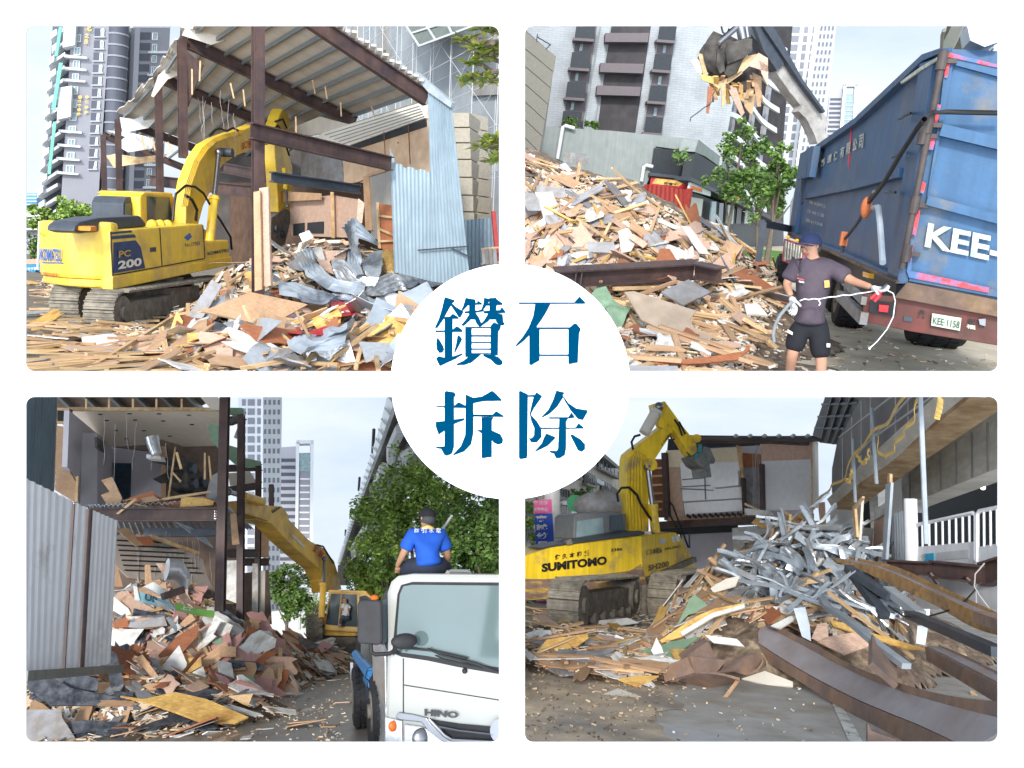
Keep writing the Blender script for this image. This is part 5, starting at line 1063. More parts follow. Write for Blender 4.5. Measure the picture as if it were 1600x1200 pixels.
# viaduct corner, upper right
t=thing(S,'viaduct',S.at(1560,380,30)-V((0,0,1.6)),'concrete viaduct with white pipes above the container','viaduct');P=plane3(S,S.at(1470,80,40),S.at(1500,30,22),S.at(1600,100,24))
mb=MB();mb.px(P,z6([(1235,20),(1290,20),(1600,-60),(1700,300),(1520,260),(1420,245),(1250,205),(1190,190)]),1.0,-.3);part('deck',mb,m_conc,t);mb=MB();mb.px(P,z6([(1180,200),(1270,20),(1345,20),(1255,210)]),.2,.1);part('parapet',mb,m_wtile,t);mb=MB();mb.px(P,z6([(1600,30),(1480,110),(1470,190),(1600,230)]),.6,.5);part('girder',mb,m_wtile,t)
mb=MB();mb.tube([P.hit(*q,.9) for q in z6([(1500,40),(1430,110),(1425,185),(1475,215),(1470,255),(1600,258)])],.18,8);part('pipe',mb,m_wtile,t,True);mb=MB();mb.tube([P.hit(*q,.3) for q in z6([(1192,190),(1198,110),(1212,70)])],.05,5);part('mast',mb,m_conc,t)
# trees
for i,(q,Y,bl,n,lb) in enumerate((((1130,352),42,[(1158,232,1.5),(1148,262,1.9),(1132,288,1.2),(1164,205,.9),(1180,278,1.3)],1900,'sparse green tree standing before the shops'),((1205,362),38,[(1224,268,1.0),(1210,288,1.2),(1230,292,1.0),(1220,246,.6)],1700,'green tree just left of the blue container'),((1190,365),52,[(1185,300,1.8),(1205,310,1.4)],1200,'low green tree behind, beside the truck cab'))):
    g0=S.at(*q,Y);tree(S,V((g0.x,g0.y,0)),5,[(S.at(x,y,Y+U(-.7,.7)),r,1) for x,y,r in bl],lb,m_leafA,.25,n,.14,70+i,limbs=9)
mb=MB();mb.tube([S.at(1119,345,38),S.at(1123,300,38)],.05,6);mb.tube([S.at(1161,352,38),S.at(1168,305,38)],.05,6)

# blue container truck
m_cblue=M('worn_blue_container_paint',(.038,.098,.195),rough=.45,var=.12,scale=.9,col2=(.10,.13,.17),amt=.05,edge=.3,streak=.22,bump=.1,bscale=6)
m_cblue2=M('rusted_blue_door_paint',(.042,.11,.21),rough=.45,var=.12,scale=1.4,col2=(.16,.14,.11),amt=.06,edge=.14,streak=.15,bump=.1)
m_rbrn=M('red_brown_chassis',(.17,.035,.03),rough=.6,var=.3,scale=2,col2=(.09,.04,.03),amt=.4,edge=.3)
m_ochre=M('rust_ochre_sill',(.24,.15,.08),rough=.8,var=.3,scale=2,col2=(.12,.08,.06),amt=.45,edge=.3,bump=.4)
m_redw=M('faded_red_marking',(.62,.06,.07),rough=.6,var=.15,col2=(.08,.15,.3),amt=.2,edge=.1,scale=5)
m_wlet=M('chipped_white_lettering',(.52,.52,.43),rough=.6,var=.1,col2=(.3,.35,.3),amt=.15,edge=.1,scale=6)
S=TR;E1=S.at(1424,397,8.7);E2=S.at(1232,366,21);PSd=vplane(S,E1,E2);PRr=vplane(S,E1,S.at(1585,420,8.55))
t=thing(S,'container_truck',V((E1.x+1,E1.y+2,0)),'blue container truck with rusty doors, red markings and white lettering','truck')
side=[(1252,240),(1270,231),(1334,186),(1380,142),(1438,88),(1472,76),(1415,445),(1402,442),(1311,398),(1231,367)]
mb=MB();mb.px(PSd,side,2.2);body=part('container',mb,m_cblue,t)
mb=MB()
for q in ([(1266,233),(1334,185),(1440,85),(1472,74),(1470,82),(1440,95),(1334,194),(1268,240)],[(1255,303),(1330,285),(1404,262),(1402,277),(1330,296),(1254,311)],[(1437,100),(1459,92),(1402,442),(1385,434),(1404,320)],[(1231,361),(1311,391),(1402,432),(1400,443),(1311,400),(1230,370)],[(1250,240),(1258,236),(1240,368),(1232,366)]): mb.px(PSd,q,.09,.09)
part('side_frame',mb,m_cblue,body);mb=MB()
mb.px(PSd,z6([(935,415),(1060,330),(1170,262),(1178,235),(1060,305),(930,400)]),.02,.105);part('scraped_edge',mb,m_wlet,body)
mb=MB();mb.px(PSd,z8([(500,385),(905,570),(900,585),(500,400)]),.03,.12);mb.px(PSd,z8([(210,265),(500,385),(500,398),(210,275)]),.03,.12);part('rail_strip',mb,m_ochre,body)
mb=MB();mb.px(PSd,z6([(300,870),(340,820),(350,830),(322,1015),(272,1030)]),.05,.16);mb.px(PSd,z6([(352,815),(378,812),(345,1010),(325,1015)]),.12,.2);part('front_flap',mb,m_cblue,body)
mb=MB();mb.beam(PSd.hit(*z6([(300,1010)])[0],.15),PSd.hit(*z6([(300,1180)])[0],.15),.05,.05)
for a,b in (((922,640),(998,602)),((880,885),(945,855)),((832,1108),(900,1110))): mb.tube([PSd.hit(*z6([a])[0],.1),PSd.hit(*z6([a])[0],.22),PSd.hit(*z6([b])[0],.22),PSd.hit(*z6([b])[0],.1)],.014,5)
part('step_handles',mb,m_dk,body)
q0=[(z6([(385+i*42,968-i*22)])[0],z6([(418+i*42,950-i*23)])[0]) for i in range(8)]
for i,c in enumerate('錩勳環保有限公司'):
    x,y=385+i*41,968-i*19;h_=42+i*7;letters_px(c,PSd,z6([(x,y),(x+28,y-13),(x+34,y-13-h_),(x+6,y-h_+2)]),m_wlet,body,.02,.02)
for s_,x,y in (('總重 24.2897C2',350,72),('空重 14620 15.1200',340,130),('容積 30.0 3120.80',330,190)): letters_px(s_,PSd,z8([(x,y),(x+108,y+34),(x+110,y+8),(x+2,y-22)]),m_wlet,body,.0,.02)
mb=MB();mb.px(PSd,z6([(616,655),(622,650),(598,950),(588,950)]),.01,.012);part('red_drip',mb,m_redw,body)
# rear doors
mb=MB();mb.px(PRr,[(1475,78),(1480,79),(1600,113),(1585,475),(1418,443),(1415,442)],.16,.02);door=part('rear_door',mb,m_cblue2,t)
mb=MB();mb.px(PRr,z6([(1225,215),(1750,370),(1750,420),(1268,290),(1190,740),(1100,1150),(1170,700)]),.05,.07);mb.px(PRr,z6([(1205,670),(1750,800),(1750,880),(1180,745)]),.12,.14);mb.px(PRr,z6([(1110,1130),(1700,1290),(1700,1350),(1095,1190)]),.12,.14);mb.px(PRr,z8([(1000,510),(1640,650),(1640,690),(985,570)]),.05,.06);part('door_frame',mb,m_cblue2,door)
for q in (z6([(1228,208),(1558,292),(1558,312),(1228,240)]),z6([(1222,250),(1252,258),(1232,380),(1212,375)]),z6([(1168,545),(1192,550),(1165,685),(1145,680)]),z6([(1120,760),(1158,768),(1140,840),(1110,835)]),z6([(1065,1040),(1095,1050),(1080,1120),(1055,1110)]),z8([(1030,110),(1058,120),(1030,280),(1005,270)]),z8([(990,340),(1012,345),(1000,510),(975,500)]),z8([(970,500),(1500,612),(1498,646),(985,548)])): mb=MB();mb.px(PRr,q,.01,.085);part('red_marking',mb,m_redw,door)
letters_px('KEE-',PRr,z8([(1085,350),(1575,455),(1590,300),(1110,198)]),m_wlet,door,.03,.07)
mb=MB();mb.cyl(PRr.hit(1476,78,.12),PRr.hit(1409,420,.12),.03,12);mb2=MB()
for x,y in ((1472,95),(1450,195),(1442,212),(1429,320),(1416,396)): a=PRr.hit(x,y,.12);mb2.cyl(a+V((0,0,.08)),a-V((0,0,.08)),.045,12);mb2.obox(a-PRr.n*.06+V((0,0,-.02)),PRr.a*.12,PRr.n*.06,V((0,0,.04)))
m_dpost=M('dark_rusty_post',(.07,.055,.05),rough=.6,var=.3);part('hinge_post',mb,m_dpost,t,True);part('hinges',mb2,m_dpost,t)
mb=MB();mb.tube([PRr.hit(*q,.2) for q in z6([(1600,602),(1400,598),(1230,594),(1130,600)])]+[PSd.hit(*q,.35) for q in z6([(1085,640),(1040,700),(930,870),(830,1040),(780,1110),(720,1185)])],.022,6);cbl=part('tie_cable',mb,m_hose,t,True)
mb=MB();mb.tube([PSd.hit(*q,.35) for q in z8([(775,0),(715,90),(660,190),(600,270),(575,300),(555,390)])],.02,6);mb.tube([PSd.hit(*q,.35) for q in z8([(760,0),(705,85)])],.02,6);part('chain',mb,m_dk,t,True);mb=MB();mb.sphere(PSd.hit(*z8([(712,100)])[0],.36),.07,10,7,(.8,.8,1.6));mb.beam(PSd.hit(*z8([(575,255)])[0],.36),PSd.hit(*z8([(560,345)])[0],.36),.08,.08);part('tensioner',mb,M('orange_rust',(.42,.12,.04),rough=.6),t)
mb=MB();mb.tube([PSd.hit(*q,.3) for q in z8([(752,105),(788,98),(800,200),(818,455)])],.03,8);part('grab_pipe',mb,m_galv,t,True)
# sill, bumper, plate, lamps
mb=MB();mb.px(PRr,[(1417,441),(1600,477),(1600,503),(1397,465)],.4,.12);part('tail_sill',mb,m_ochre,t,bevel=.01)
PB_=vplane(S,S.at(1340,392,8.75),S.at(1600,421,8.5));mb=MB();mb.px(PB_,z8([(690,650),(900,670),(1560,800),(1700,830),(1700,1010),(1558,985),(1000,895),(690,832)]),.25);bmp=part('bumper',mb,m_rbrn,t,bevel=.01)
mb=MB();mb.px(PB_,z8([(1135,778),(1322,808),(1312,890),(1128,855)]),.02,.05);pl_=part('number_plate',mb,m_wlet,bmp);letters_px('KEE·1158',PB_,z8([(1138,842),(1306,872),(1313,826),(1142,798)]),M('plate_green',(.03,.10,.05),rough=.5),pl_,.015,.06)
mb=MB();mb.px(PB_,z8([(738,695),(905,715),(895,800),(732,770)]),.05,.04);lm=part('tail_lamp_housing',mb,m_blk,bmp);mb=MB();mb.px(PB_,z8([(795,722),(856,728),(850,772),(792,765)]),.03,.07);part('tail_lamp',mb,M('red_lens',(.75,.03,.03),rough=.2),lm)
letters_px('承',PB_,z8([(1040,808),(1090,815),(1098,762),(1046,752)]),m_black2,bmp,.02,.02);letters_px('鑫龍',PB_,z8([(1362,848),(1420,856),(1422,815),(1365,806)]),m_black2,bmp,.04,.02);letters_px('福',PB_,z8([(1352,872),(1410,882),(1412,855),(1354,845)]),m_wlet,bmp,.02,.02)
mb=MB();mb.px(PB_,z8([(1432,815),(1478,812),(1476,860),(1440,850)]),.05,.05);part('reflector',mb,m_chrome,bmp);mb=MB();mb.px(PB_,z8([(955,795),(1008,802),(1006,832),(952,825)]),.02,.02);part('bracket',mb,m_dk,bmp)
mb=MB();mb.beam(PSd.hit(1311,461,.1),PB_.hit(1350,498,.1),.07,.12);mb.beam(PSd.hit(1318,440,-.1),PB_.hit(1350,470,.05),.05,.08);mb.beam(PSd.hit(1322,446,-.2),PSd.hit(1325,480,-.2),.06,.06);part('side_guard',mb,m_gry,t)
mb=MB();mb.px(PSd,z8([(690,508),(728,520),(724,552),(688,540)]),.06,.02);part('amber_lamp',mb,M('amber_lens2',(.85,.42,.03),rough=.2),t)
mb=MB();mb.px(PSd,[(1245,372),(1330,405),(1400,444),(1400,470),(1330,455),(1255,400)],1.6,-.35);part('chassis',mb,m_dk,t)
def tyre(t,c,ax,r,w):
    mb=MB();c,ax=V(c),V(ax).normalized();mb.tube([c,c+ax*w*.15,c+ax*w*.85,c+ax*w],[r*.9,r,r,r*.9],28);ty=part('wheel',mb,m_blk,t,True);e=ax.orthogonal().normalized();f=ax.cross(e);kb=MB()
    for i in range(30):
        a=2*math.pi*i/30;d=e*math.cos(a)+f*math.sin(a);tn=ax.cross(d)
        for j in range(3): kb.obox(c+d*r*.99+ax*w*(.12+.28*j)+tn*(.0 if j % 2 else .03),ax*w*.2,tn*r*.12,d*.018)
    part('tread',kb,m_blk,ty);hb=MB();hb.cyl(c-ax*.01,c+ax*.02,r*.55,20);hb.cyl(c-ax*.04,c+ax*.02,r*.2,12);part('rim',hb,m_mud,ty,True);return ty
ax=-PSd.n
for (x,y) in ((1300,508),(1290,486)): c=S.g(x,y);c.z=.52;tyre(t,c,ax,.52,.55)
c=S.g(1416,536);c.z=.5;tyre(t,c,ax,.5,.8)
c=S.at(1217,390,22.5);c.z=.52;tyre(t,c,ax,.52,.3)
mb=MB();mb.px(PSd,z8([(185,300),(225,315),(310,350),(305,440),(240,470),(170,440)]),.08,.25);g=part('striped_guard',mb,m_redw,t);mb=MB()
for i in range(7): mb.px(PSd,z8([(190+i*17,312+i*6),(197+i*17,314+i*6),(190+i*17,440-i*3),(183+i*17,440-i*3)]),.02,.28)
part('stripes',mb,m_wlet,g)
for x,y in ((212,290),(268,312)): mb=MB();mb.sphere(PSd.hit(*z8([(x,y)])[0],.3),.035,8,6);part('marker_lamp',mb,MATS['amber_lens2'],t,True)
mb=MB();mb.px(PSd,z8([(225,60),(245,20),(250,-20),(255,240),(215,250)]),1.5,.0);part('cab',mb,m_wtile,t,bevel=.03)
t=thing(S,'crane_outrigger',S.g(1187,412),'dark steel outrigger post and arm beside the truck cab','outrigger');mb=MB();mb.beam(S.at(1185,409,17),S.at(1193,347,17),.12,.12);part('post',mb,m_dk,t);mb=MB();mb.beam(S.at(1190,349,17),S.at(1236,358,20),.12,.14);part('arm',mb,m_dk,t)
# crane boom and grapple
PC=vplane(S,S.at(1180,358,19),S.at(1300,376,20));m_bm=M('grey_beige_boom',(.20,.185,.165),rough=.5,var=.2,col2=(.4,.38,.35),amt=.4,edge=.3)
t=thing(S,'loader_crane',PC.hit(1290,380),'grey and black crane boom slanting behind the container','crane')
mb=MB();mb.px(PC,z6([(-60,-60),(60,-20),(190,270),(140,330),(20,150),(-60,60)]),.3,.1);part('outer_boom',mb,m_dk,t);mb=MB();mb.px(PC,z6([(130,335),(195,278),(300,395),(478,660),(445,715),(330,600),(225,470)]),.35,0);part('inner_boom',mb,m_bm,t,bevel=.02);mb=MB();mb.px(PC,z6([(40,20),(110,30),(305,385),(450,590),(440,600),(290,400),(60,60)]),.15,.2);part('extension',mb,m_dk,t)
mb=MB();mb.px(PC,z6([(280,590),(305,545),(340,600),(460,730),(470,750),(400,800),(380,740),(330,640)]),.3,.05);part('column_arm',mb,m_bm,t)
t=thing(S,'grapple',S.at(1142,90,16),'dark clamshell grapple hanging from the crane, clenched on splintered wood','grapple');PG=vplane(S,S.at(1080,345,16),S.at(1200,362,16.3));m_gr=M('worn_dark_grapple',(.035,.032,.03),rough=.7,metal=0,spec=.15,var=.3,col2=(.09,.08,.07),amt=.3,edge=.2)
mb=MB();c0=PG.hit(*z5([(1300,250)])[0],-.35)
mb.sphere(c0+V((.0,.1,.0)),.42,16,10,(1.05,.7,1.0));mb.sphere(c0+V((.42,.2,-.25)),.36,16,10,(1,.7,.9));part('rear_jaw',mb,m_gr,t,True)
mb=MB();mb.grid([PG.hit(*q,.25) for q in z5([(1250,75),(1200,150),(1185,230),(1210,310),(1290,375)])],[PG.hit(*q,.45) for q in z5([(1330,110),(1290,170),(1280,240),(1300,310),(1345,370)])],16,5,None,.04);part('left_jaw',mb,m_gr,t,True)
mb=MB();mb.px(PG,z5([(1340,150),(1470,122),(1500,125),(1500,210),(1440,250),(1340,290),(1325,210)]),.06,.5);part('jaw_plate',mb,m_gr,t,bevel=.01);mb=MB();mb.px(PG,z5([(1275,190),(1310,185),(1325,330),(1295,350),(1268,300)]),.12,.55);mb.px(PG,z5([(1430,400),(1560,370),(1550,450),(1490,475),(1440,460)]),.3,.1);mb.px(PG,z5([(1340,290),(1440,250),(1400,340),(1345,372),(1320,350)]),.1,.45);part('ribs',mb,m_gr,t,bevel=.01)
mb=MB();mb.cyl(PG.hit(*z5([(1420,20)])[0],.1),PG.hit(*z5([(1440,130)])[0],.1),.09,12);mb.cyl(PG.hit(*z5([(1455,10)])[0],.1),PG.hit(*z5([(1470,120)])[0],.1),.06,12);mb.cyl(PG.hit(*z5([(1285,155)])[0],.6),PG.hit(*z5([(1400,55)])[0],.5),.045,10);part('hanger',mb,m_chrome,t,True)
mb=MB();mb.tube([PG.hit(*q,.5) for q in z5([(1300,45),(1310,85),(1335,100),(1350,60)])],.018,5);mb.tube([PG.hit(*q,.5) for q in z5([(1290,170),(1310,110),(1370,60),(1400,40)])],.02,5);mb.tube([PG.hit(*q,.2) for q in z5([(1500,40),(1560,200),(1600,330)])],.03,5);part('hoses',mb,m_hose,t,True)
gp=[([(1105,265),(1150,255),(1220,350),(1150,345)],m_wht),([(1150,215),(1180,225),(1215,360),(1190,370)],m_pine),([(1160,350),(1300,380),(1290,430),(1180,390)],m_yply),([(1335,430),(1390,420),(1450,600),(1430,625)],m_plyp),([(1300,430),(1335,380),(1325,540),(1305,570)],m_pine),([(1400,370),(1540,215),(1600,250),(1600,340),(1480,300)],m_plyp),([(1500,340),(1560,370),(1555,560),(1530,560)],m_ply),([(1440,470),(1520,480),(1500,615),(1480,600),(1450,560)],m_pine),([(1215,430),(1250,440),(1220,605),(1205,600)],m_brd),([(1250,420),(1420,330),(1440,345),(1290,450)],m_pine),([(1450,240),(1540,220),(1480,300),(1400,350)],m_pine),([(1540,260),(1600,300),(1600,430),(1560,350)],m_plyp),([(1360,400),(1440,420),(1440,530),(1400,500)],m_yply)]
for i,(q,m) in enumerate(gp): mb=MB();mb.px(PG,z5(q),.03,.15+.06*(i % 6));solo(S,'splintered_board',mb,m,'splintered board clenched in the hanging grapple','board','boards clenched in the grapple')
r=random.Random(4)
for i in range(22): x,y=r.uniform(1220,1540),r.uniform(360,470);L=r.uniform(60,160);a=r.uniform(-.5,.5);mb=MB();mb.beam(PG.hit(*z5([(x,y)])[0],r.uniform(-.3,.5)),PG.hit(*z5([(x+L*math.sin(a),y+L*.8*math.cos(a))])[0],r.uniform(-.2,.4)),r.uniform(.03,.09),.02);solo(S,'splinter',mb,r.choice([m_pine,m_ply,m_yply]),'long wood splinter sticking out of the grapple','splinter','splinters in the grapple')
mb=MB();mb.tube([PG.hit(*q,.3) for q in z5([(1255,460),(1240,530),(1160,590),(1105,630),(1100,655)])],.012,5);solo(S,'bent_rod',mb,m_dk,'thin bent rod dangling from the grapple load','rod')
# worker
Y=8.25;j=lambda zx,zy,dy=0: S.at(*z8([(zx,zy)])[0],Y+dy)
m_shirt=M('faded_purple_grey_shirt',(.05,.041,.06),rough=.9,var=.15,scale=4,col2=(.085,.065,.078),amt=.4,edge=.4,bump=1,bscale=6);m_shorts=M('black_work_shorts',(.014,.014,.018),rough=.85,var=.2,bump=.3,bscale=8);m_glove=M('grey_knit_glove',(.50,.50,.49),rough=.9,var=.12,bump=.3,bscale=90);m_capb=M('navy_cap_cloth',(.025,.035,.09),rough=.85,var=.1)
t=thing(S,'person',V((j(330,1100).x,Y,0)),'worker in navy cap, faded shirt and black shorts pulling a white cable','person')
up_=V((0,0,1));J=dict(pelvis=j(345,850),chest=j(372,560),neck=j(372,425),head=j(350,352),shl=j(480,478),shr=j(258,478),ell=j(620,570,-.12),elr=j(200,590,-.02),wrl=j(745,610,-.3),wrr=j(228,665,-.2),hpl=j(408,880),hpr=j(285,880),knl=j(425,1080,-.05),knr=j(240,1030,-.05),anl=j(415,1285),anr=j(208,1240,.3),toel=j(420,1305,-.18),toer=j(180,1250,.1))
fw=V((-.5,-.85,-.22)).normalized();body,sh=human(S,t,J,fw,m_skin,m_shirt,m_shorts,1.0,.85)
c_=cap(t,J['head']+V((0,0,-.0)),V((.04,-.03,1)),V((-.5,-.85,.02)),m_capb,1.06);mb=MB();mb.sphere(J['head']+V((.03,.035,.0)),.086,14,8,(.95,.95,.85));part('hair',mb,M('grey_black_hair',(.05,.05,.05),rough=.9),t,True)
hand(S,t,J['wrl'],J['wrl']-J['ell'],V((0,.3,1)),V((0,-1,-.2)),1.2,m_glove,.45,'glove');hand(S,t,J['wrr'],V((.25,-.1,-.6)),V((-.6,-.6,0)),V((.5,-.7,0)),1.25,m_glove,.55,'glove')
mb=MB();q=[(432,560),(500,562),(498,625),(436,620)];Pm=vplane(S,j(200,500,-.17),j(520,500,-.17))
for q,nm,m in (([(442,568),(475,565),(478,610),(445,614)],'chest_badge',m_yply),([(268,548),(312,560),(312,568),(270,556)],'chest_print',m_redw),([(280,568),(314,576),(313,584),(281,578)],'chest_print',m_wht)): mb=MB();mb.px(Pm,z8(q),.01,0);part(nm,mb,m,sh)
mb=MB();mb.px(vplane(S,j(200,950,-.14),j(500,950,-.14)),z8([(458,970),(482,972),(480,996),(458,995)]),.01);mb.px(vplane(S,j(200,950,-.13),j(500,950,-.13)),z8([(208,880),(242,900),(238,918),(206,900)]),.01);part('shorts_labels',mb,m_wht,t)
mb=MB();pc=lambda L,dy=-.34: [S.at(*q,Y+dy) for q in z8(L)];mb.tube(pc([(285,698),(315,686),(345,690),(375,684),(405,688),(470,674),(520,671),(560,661),(610,662),(650,652),(720,643),(790,628)]),.0055,6);mb.tube(pc([(405,690),(418,715),(408,728)]),.006,6);mb.tube(pc([(790,628),(850,632),(885,650),(898,700),(885,800),(845,880),(780,960),(735,1000)]),.0055,6);mb.sphere(pc([(733,1003)])[0],.012);solo(S,'cable',mb,M('white_cable',(.72,.70,.66),rough=.5),'white cable stretched between the worker\'s gloves with a dangling end','cable')
mb=MB();mb.tube(pc([(240,700),(205,735),(160,790),(130,850),(115,910),(122,962)],-.3),.016,8);solo(S,'hose',mb,M('grey_hose',(.2,.22,.23),rough=.5),'short grey hose hanging from the worker\'s lower glove','hose')
t=thing(S,'pliers',j(780,650,-.36),'red handled pliers in the worker\'s raised glove','tool');mb=MB();mb.tube(pc([(805,622),(780,650),(742,685)],-.4),.014,6);mb.tube(pc([(805,630),(795,665),(765,702)],-.4),.014,6);part('handle',mb,M('red_grip',(.6,.03,.04),rough=.4),t,True);mb=MB();mb.beam(j(800,630,-.4),j(845,590,-.4),.03,.015);part('jaws',mb,m_dk,t)
# debris
z7b=z7
b0,e_=S.at(*z7([(230,548)])[0],11.2),S.at(*z7([(1125,497)])[0],12.2);mb=MB();mb.ibeam(b0,e_,.2,.25,(0,-.35,1),.025);mb.ibeam(e_+V((.02,-.02,0)),S.at(*z7([(1300,535)])[0],11.8),.2,.22,(.1,-.35,1),.025)
for f_ in (.16,.2): p=b0.lerp(e_,f_)+V((0,-.08,0));mb.beam(p-V((0,0,.12)),p+V((0,0,.12)),.02,.04)
solo(S,'steel_beam',mb,m_steel,'bent dark steel beam lying across the timber heap','beam')
for lb,q,m,lf,fc in [('large white speckled panel on the left of the timber heap',[(105,0),(215,0),(260,100),(320,170),(175,210)],m_wht,.5,.7),('grey white panel sloping at the far left of the heap',[(0,0),(110,10),(150,120),(60,120)],m_gry,.5,.7),('pale pinkish panel sloping by the bent beam end',[(1040,215),(1100,225),(1230,400),(1160,395)],m_wht,.4,.6),('grey planked panel lying below the steel beam',[(915,640),(1090,560),(1235,640),(1060,725)],m_gry,.3,.25),('large dusty grey brown board flat in the foreground',[(680,640),(740,635),(1140,760),(1100,820),(1140,890),(1240,920),(1240,1000),(1170,1050),(860,970),(920,880),(790,820)],M('dusty_board',(.38,.30,.22),rough=.9,var=.2,col2=(.25,.2,.16),amt=.35,edge=.3,scale=1.2),.25,.15),('white broken tile piece on the ground near the worker',[(1450,715),(1540,720),(1600,790),(1465,785)],m_wht,.06,.1),('small tan sheet on the ground below the tile',[(1355,780),(1420,765),(1530,830),(1430,840)],m_plyp,.06,.1),('grey square board at the middle of the heap',[(435,320),(610,320),(635,390),(450,385)],m_gry,.4,.8),('white flaking board beside the grey square one',[(640,250),(700,230),(760,310),(720,380),(660,390)],m_wht,.4,.6),('brown box lid sticking up in the heap',[(700,290),(740,270),(830,330),(800,360)],m_plyp,.5,.7),('pink plywood end leaning by the lawn',[(1300,350),(1340,330),(1440,370),(1420,430),(1350,420)],m_plyp,.4,.8),('long curved brown plank at the bottom of the yard',[(870,1090),(1150,1065),(1330,1040),(1440,1020),(1480,975),(1485,1010),(1400,1075),(1160,1100),(880,1105)],m_brd,.15,.5),('pale plank beside the curved one',[(1130,995),(1440,1020),(1435,1040),(1145,1015)],m_pine,.25,.4),('grey panel strip at the bottom left of the yard',[(710,1110),(1020,1115),(1030,1150),(710,1150)],m_gry,.1,.2),('white panel lying high on the heap near the podium',z5([(260,935),(300,920),(380,1010),(470,1010),(400,1040)]),m_wht,.3,.6),('large grey panel at the upper left of the heap',[(0,-80),(60,-50),(430,-10),(450,60),(320,80),(60,0)],m_gry,.25,.5)]:
    lay(H2,z7(q) if not lb.startswith('white panel lying high') else q,m,lb,lift=lf+.35,face=fc,t=.025)
crum(H2,z7([(470,655),(540,610),(610,690),(720,740)]),z7([(520,720),(560,750),(600,830),(650,890)]),m_grn,'crumpled green tarpaulin beside the round sign',0,0,.08,.4,20,10,cat='tarpaulin');crum(H2,z7([(230,480),(260,410),(300,410),(380,490)]),z7([(240,500),(280,490),(330,495),(380,498)]),m_foil,'crumpled clear plastic sheet on the heap',0,0,.08,.3,16,8,cat='sheet')
def hp(H,q,d): p=H.hit(*q) or H.S.at(*q,18);e=V((0,0,1.6));return p+(e-p).normalized()*d
for a,b,lb in (((755,375),(1030,720),'long pine batten leaning across the steel beam'),((375,170),(590,310),'thick pine batten on the upper heap'),((610,620),(1130,600),'pale batten lying under the steel beam'),((1190,280),(1300,430),'yellow batten leaning by the pink plywood end'),((700,90),(770,170),'short fat batten near the red fence'),((1230,625),(1550,605),'batten pointing at the worker'),((490,410),(590,200),'crooked stick standing in the heap'),((1440,810),(1600,900),'thin batten on the ground by the worker')): stick(S,hp(H2,z7([a])[0],.5),hp(H2,z7([b])[0],.45),.06,.05,m_pine,lb)
t=thing(S,'pipe_bundle',H2.hit(1120,365) or S.g(1120,385),'bundle of grey white duct blocks standing by the lawn','bundle');PX=vplane(S,S.at(1095,346,24),S.at(1150,354,24))
mb=MB();mb.px(PX,z7([(1190,200),(1230,190),(1340,220),(1345,260),(1395,275),(1385,325),(1200,300)]),.8);b_=part('blocks',mb,m_wht,t,bevel=.03)
for i in range(4):
    mb=MB();c=PX.hit(*z7([(1312+i*24,285+i*4)])[0],.01);mb.cyl(c,c-PX.n*.1,.09,14);part('hole',mb,m_black2,b_)
up_=[(815,245),(870,258),(960,285),(1045,330),(1110,352),(1180,385),(1215,420),(1210,450),(1180,470),(1000,460),(900,425),(815,420)];low=[(860,420),(1000,460),(1180,460),(1215,470),(1195,510),(1150,590),(960,590),(940,500)]
sz1=lambda p: (U(.4,1.7),U(.035,.09),U(.02,.045));sz2=lambda p: (U(.3,1.2),U(.12,.45),U(.008,.02))
litter(H2,up_,90,'batten',[m_pine,m_pine,m_ply,m_yply],sz1,.4,'loose batten in the tall timber heap','batten','battens in the tall timber heap',name='wood_batten',lift=.08)
litter(H2,up_,130,'board',[m_wht,m_ply,m_ply,m_plyp,m_plyp,m_brd,m_gry,m_gry,m_plyp,m_wht],sz2,.55,'broken board in the tall timber heap','board','boards in the tall timber heap',name='broken_board',lift=.08)
litter(H2,low,42,'batten',[m_pine,m_ply],sz1,.15,'loose batten strewn below the steel beam','batten','battens strewn below the beam',name='wood_batten')
litter(H2,low,45,'board',[m_wht,m_ply,m_plyp,m_brd],lambda p: (U(.15,.6),U(.08,.25),U(.008,.02)),.25,'board scrap strewn below the steel beam','board','board scraps strewn below the beam',name='broken_board')
chips(H2,up_,3600,'splinters and chips all over the tall timber heap');chips(H2,low,2200,'fine splinters strewn on the sandy yard',.03,.2);chips(H2,[(1180,470),(1560,560),(1560,590),(1000,590)],260,'few small chips on the bare yard near the truck',.02,.1)

# ================================================================ lower left: open storeys, white hoarding, boom, light truck
S=BL;z9=zf(30,610);z10=zf(400,610);z11=zf(30,880);z12=zf(400,880)
m_wet=M('wet_asphalt',(.20,.195,.185),rough=.35,var=.25,scale=.9,col2=(.22,.19,.15),amt=.35,edge=.3,bump=.3,bscale=30)
ground(S,'road',[(-7,8.5),(4,8.5),(6,26),(60,400),(-60,400),(-10,26)],m_wet)
H3=Heap(S,[(250,1085,2.7,3.0,4),(170,1090,2.3,2.5,3.5),(330,1080,1.9,2.2,4),(400,1058,1.1,2.2,4.5),(465,1042,.7,2.2,6),(110,1130,1.15,2.2,1.9),(230,1125,.7,1.8,1.4),(330,1125,.35,1.5,1.4)])
solo(S,'rubble_mound',H3.mesh(-8.5,3,9,33,150,160),m_rub,'dark reddish mound of boards below the open storeys','rubble',kind='stuff')
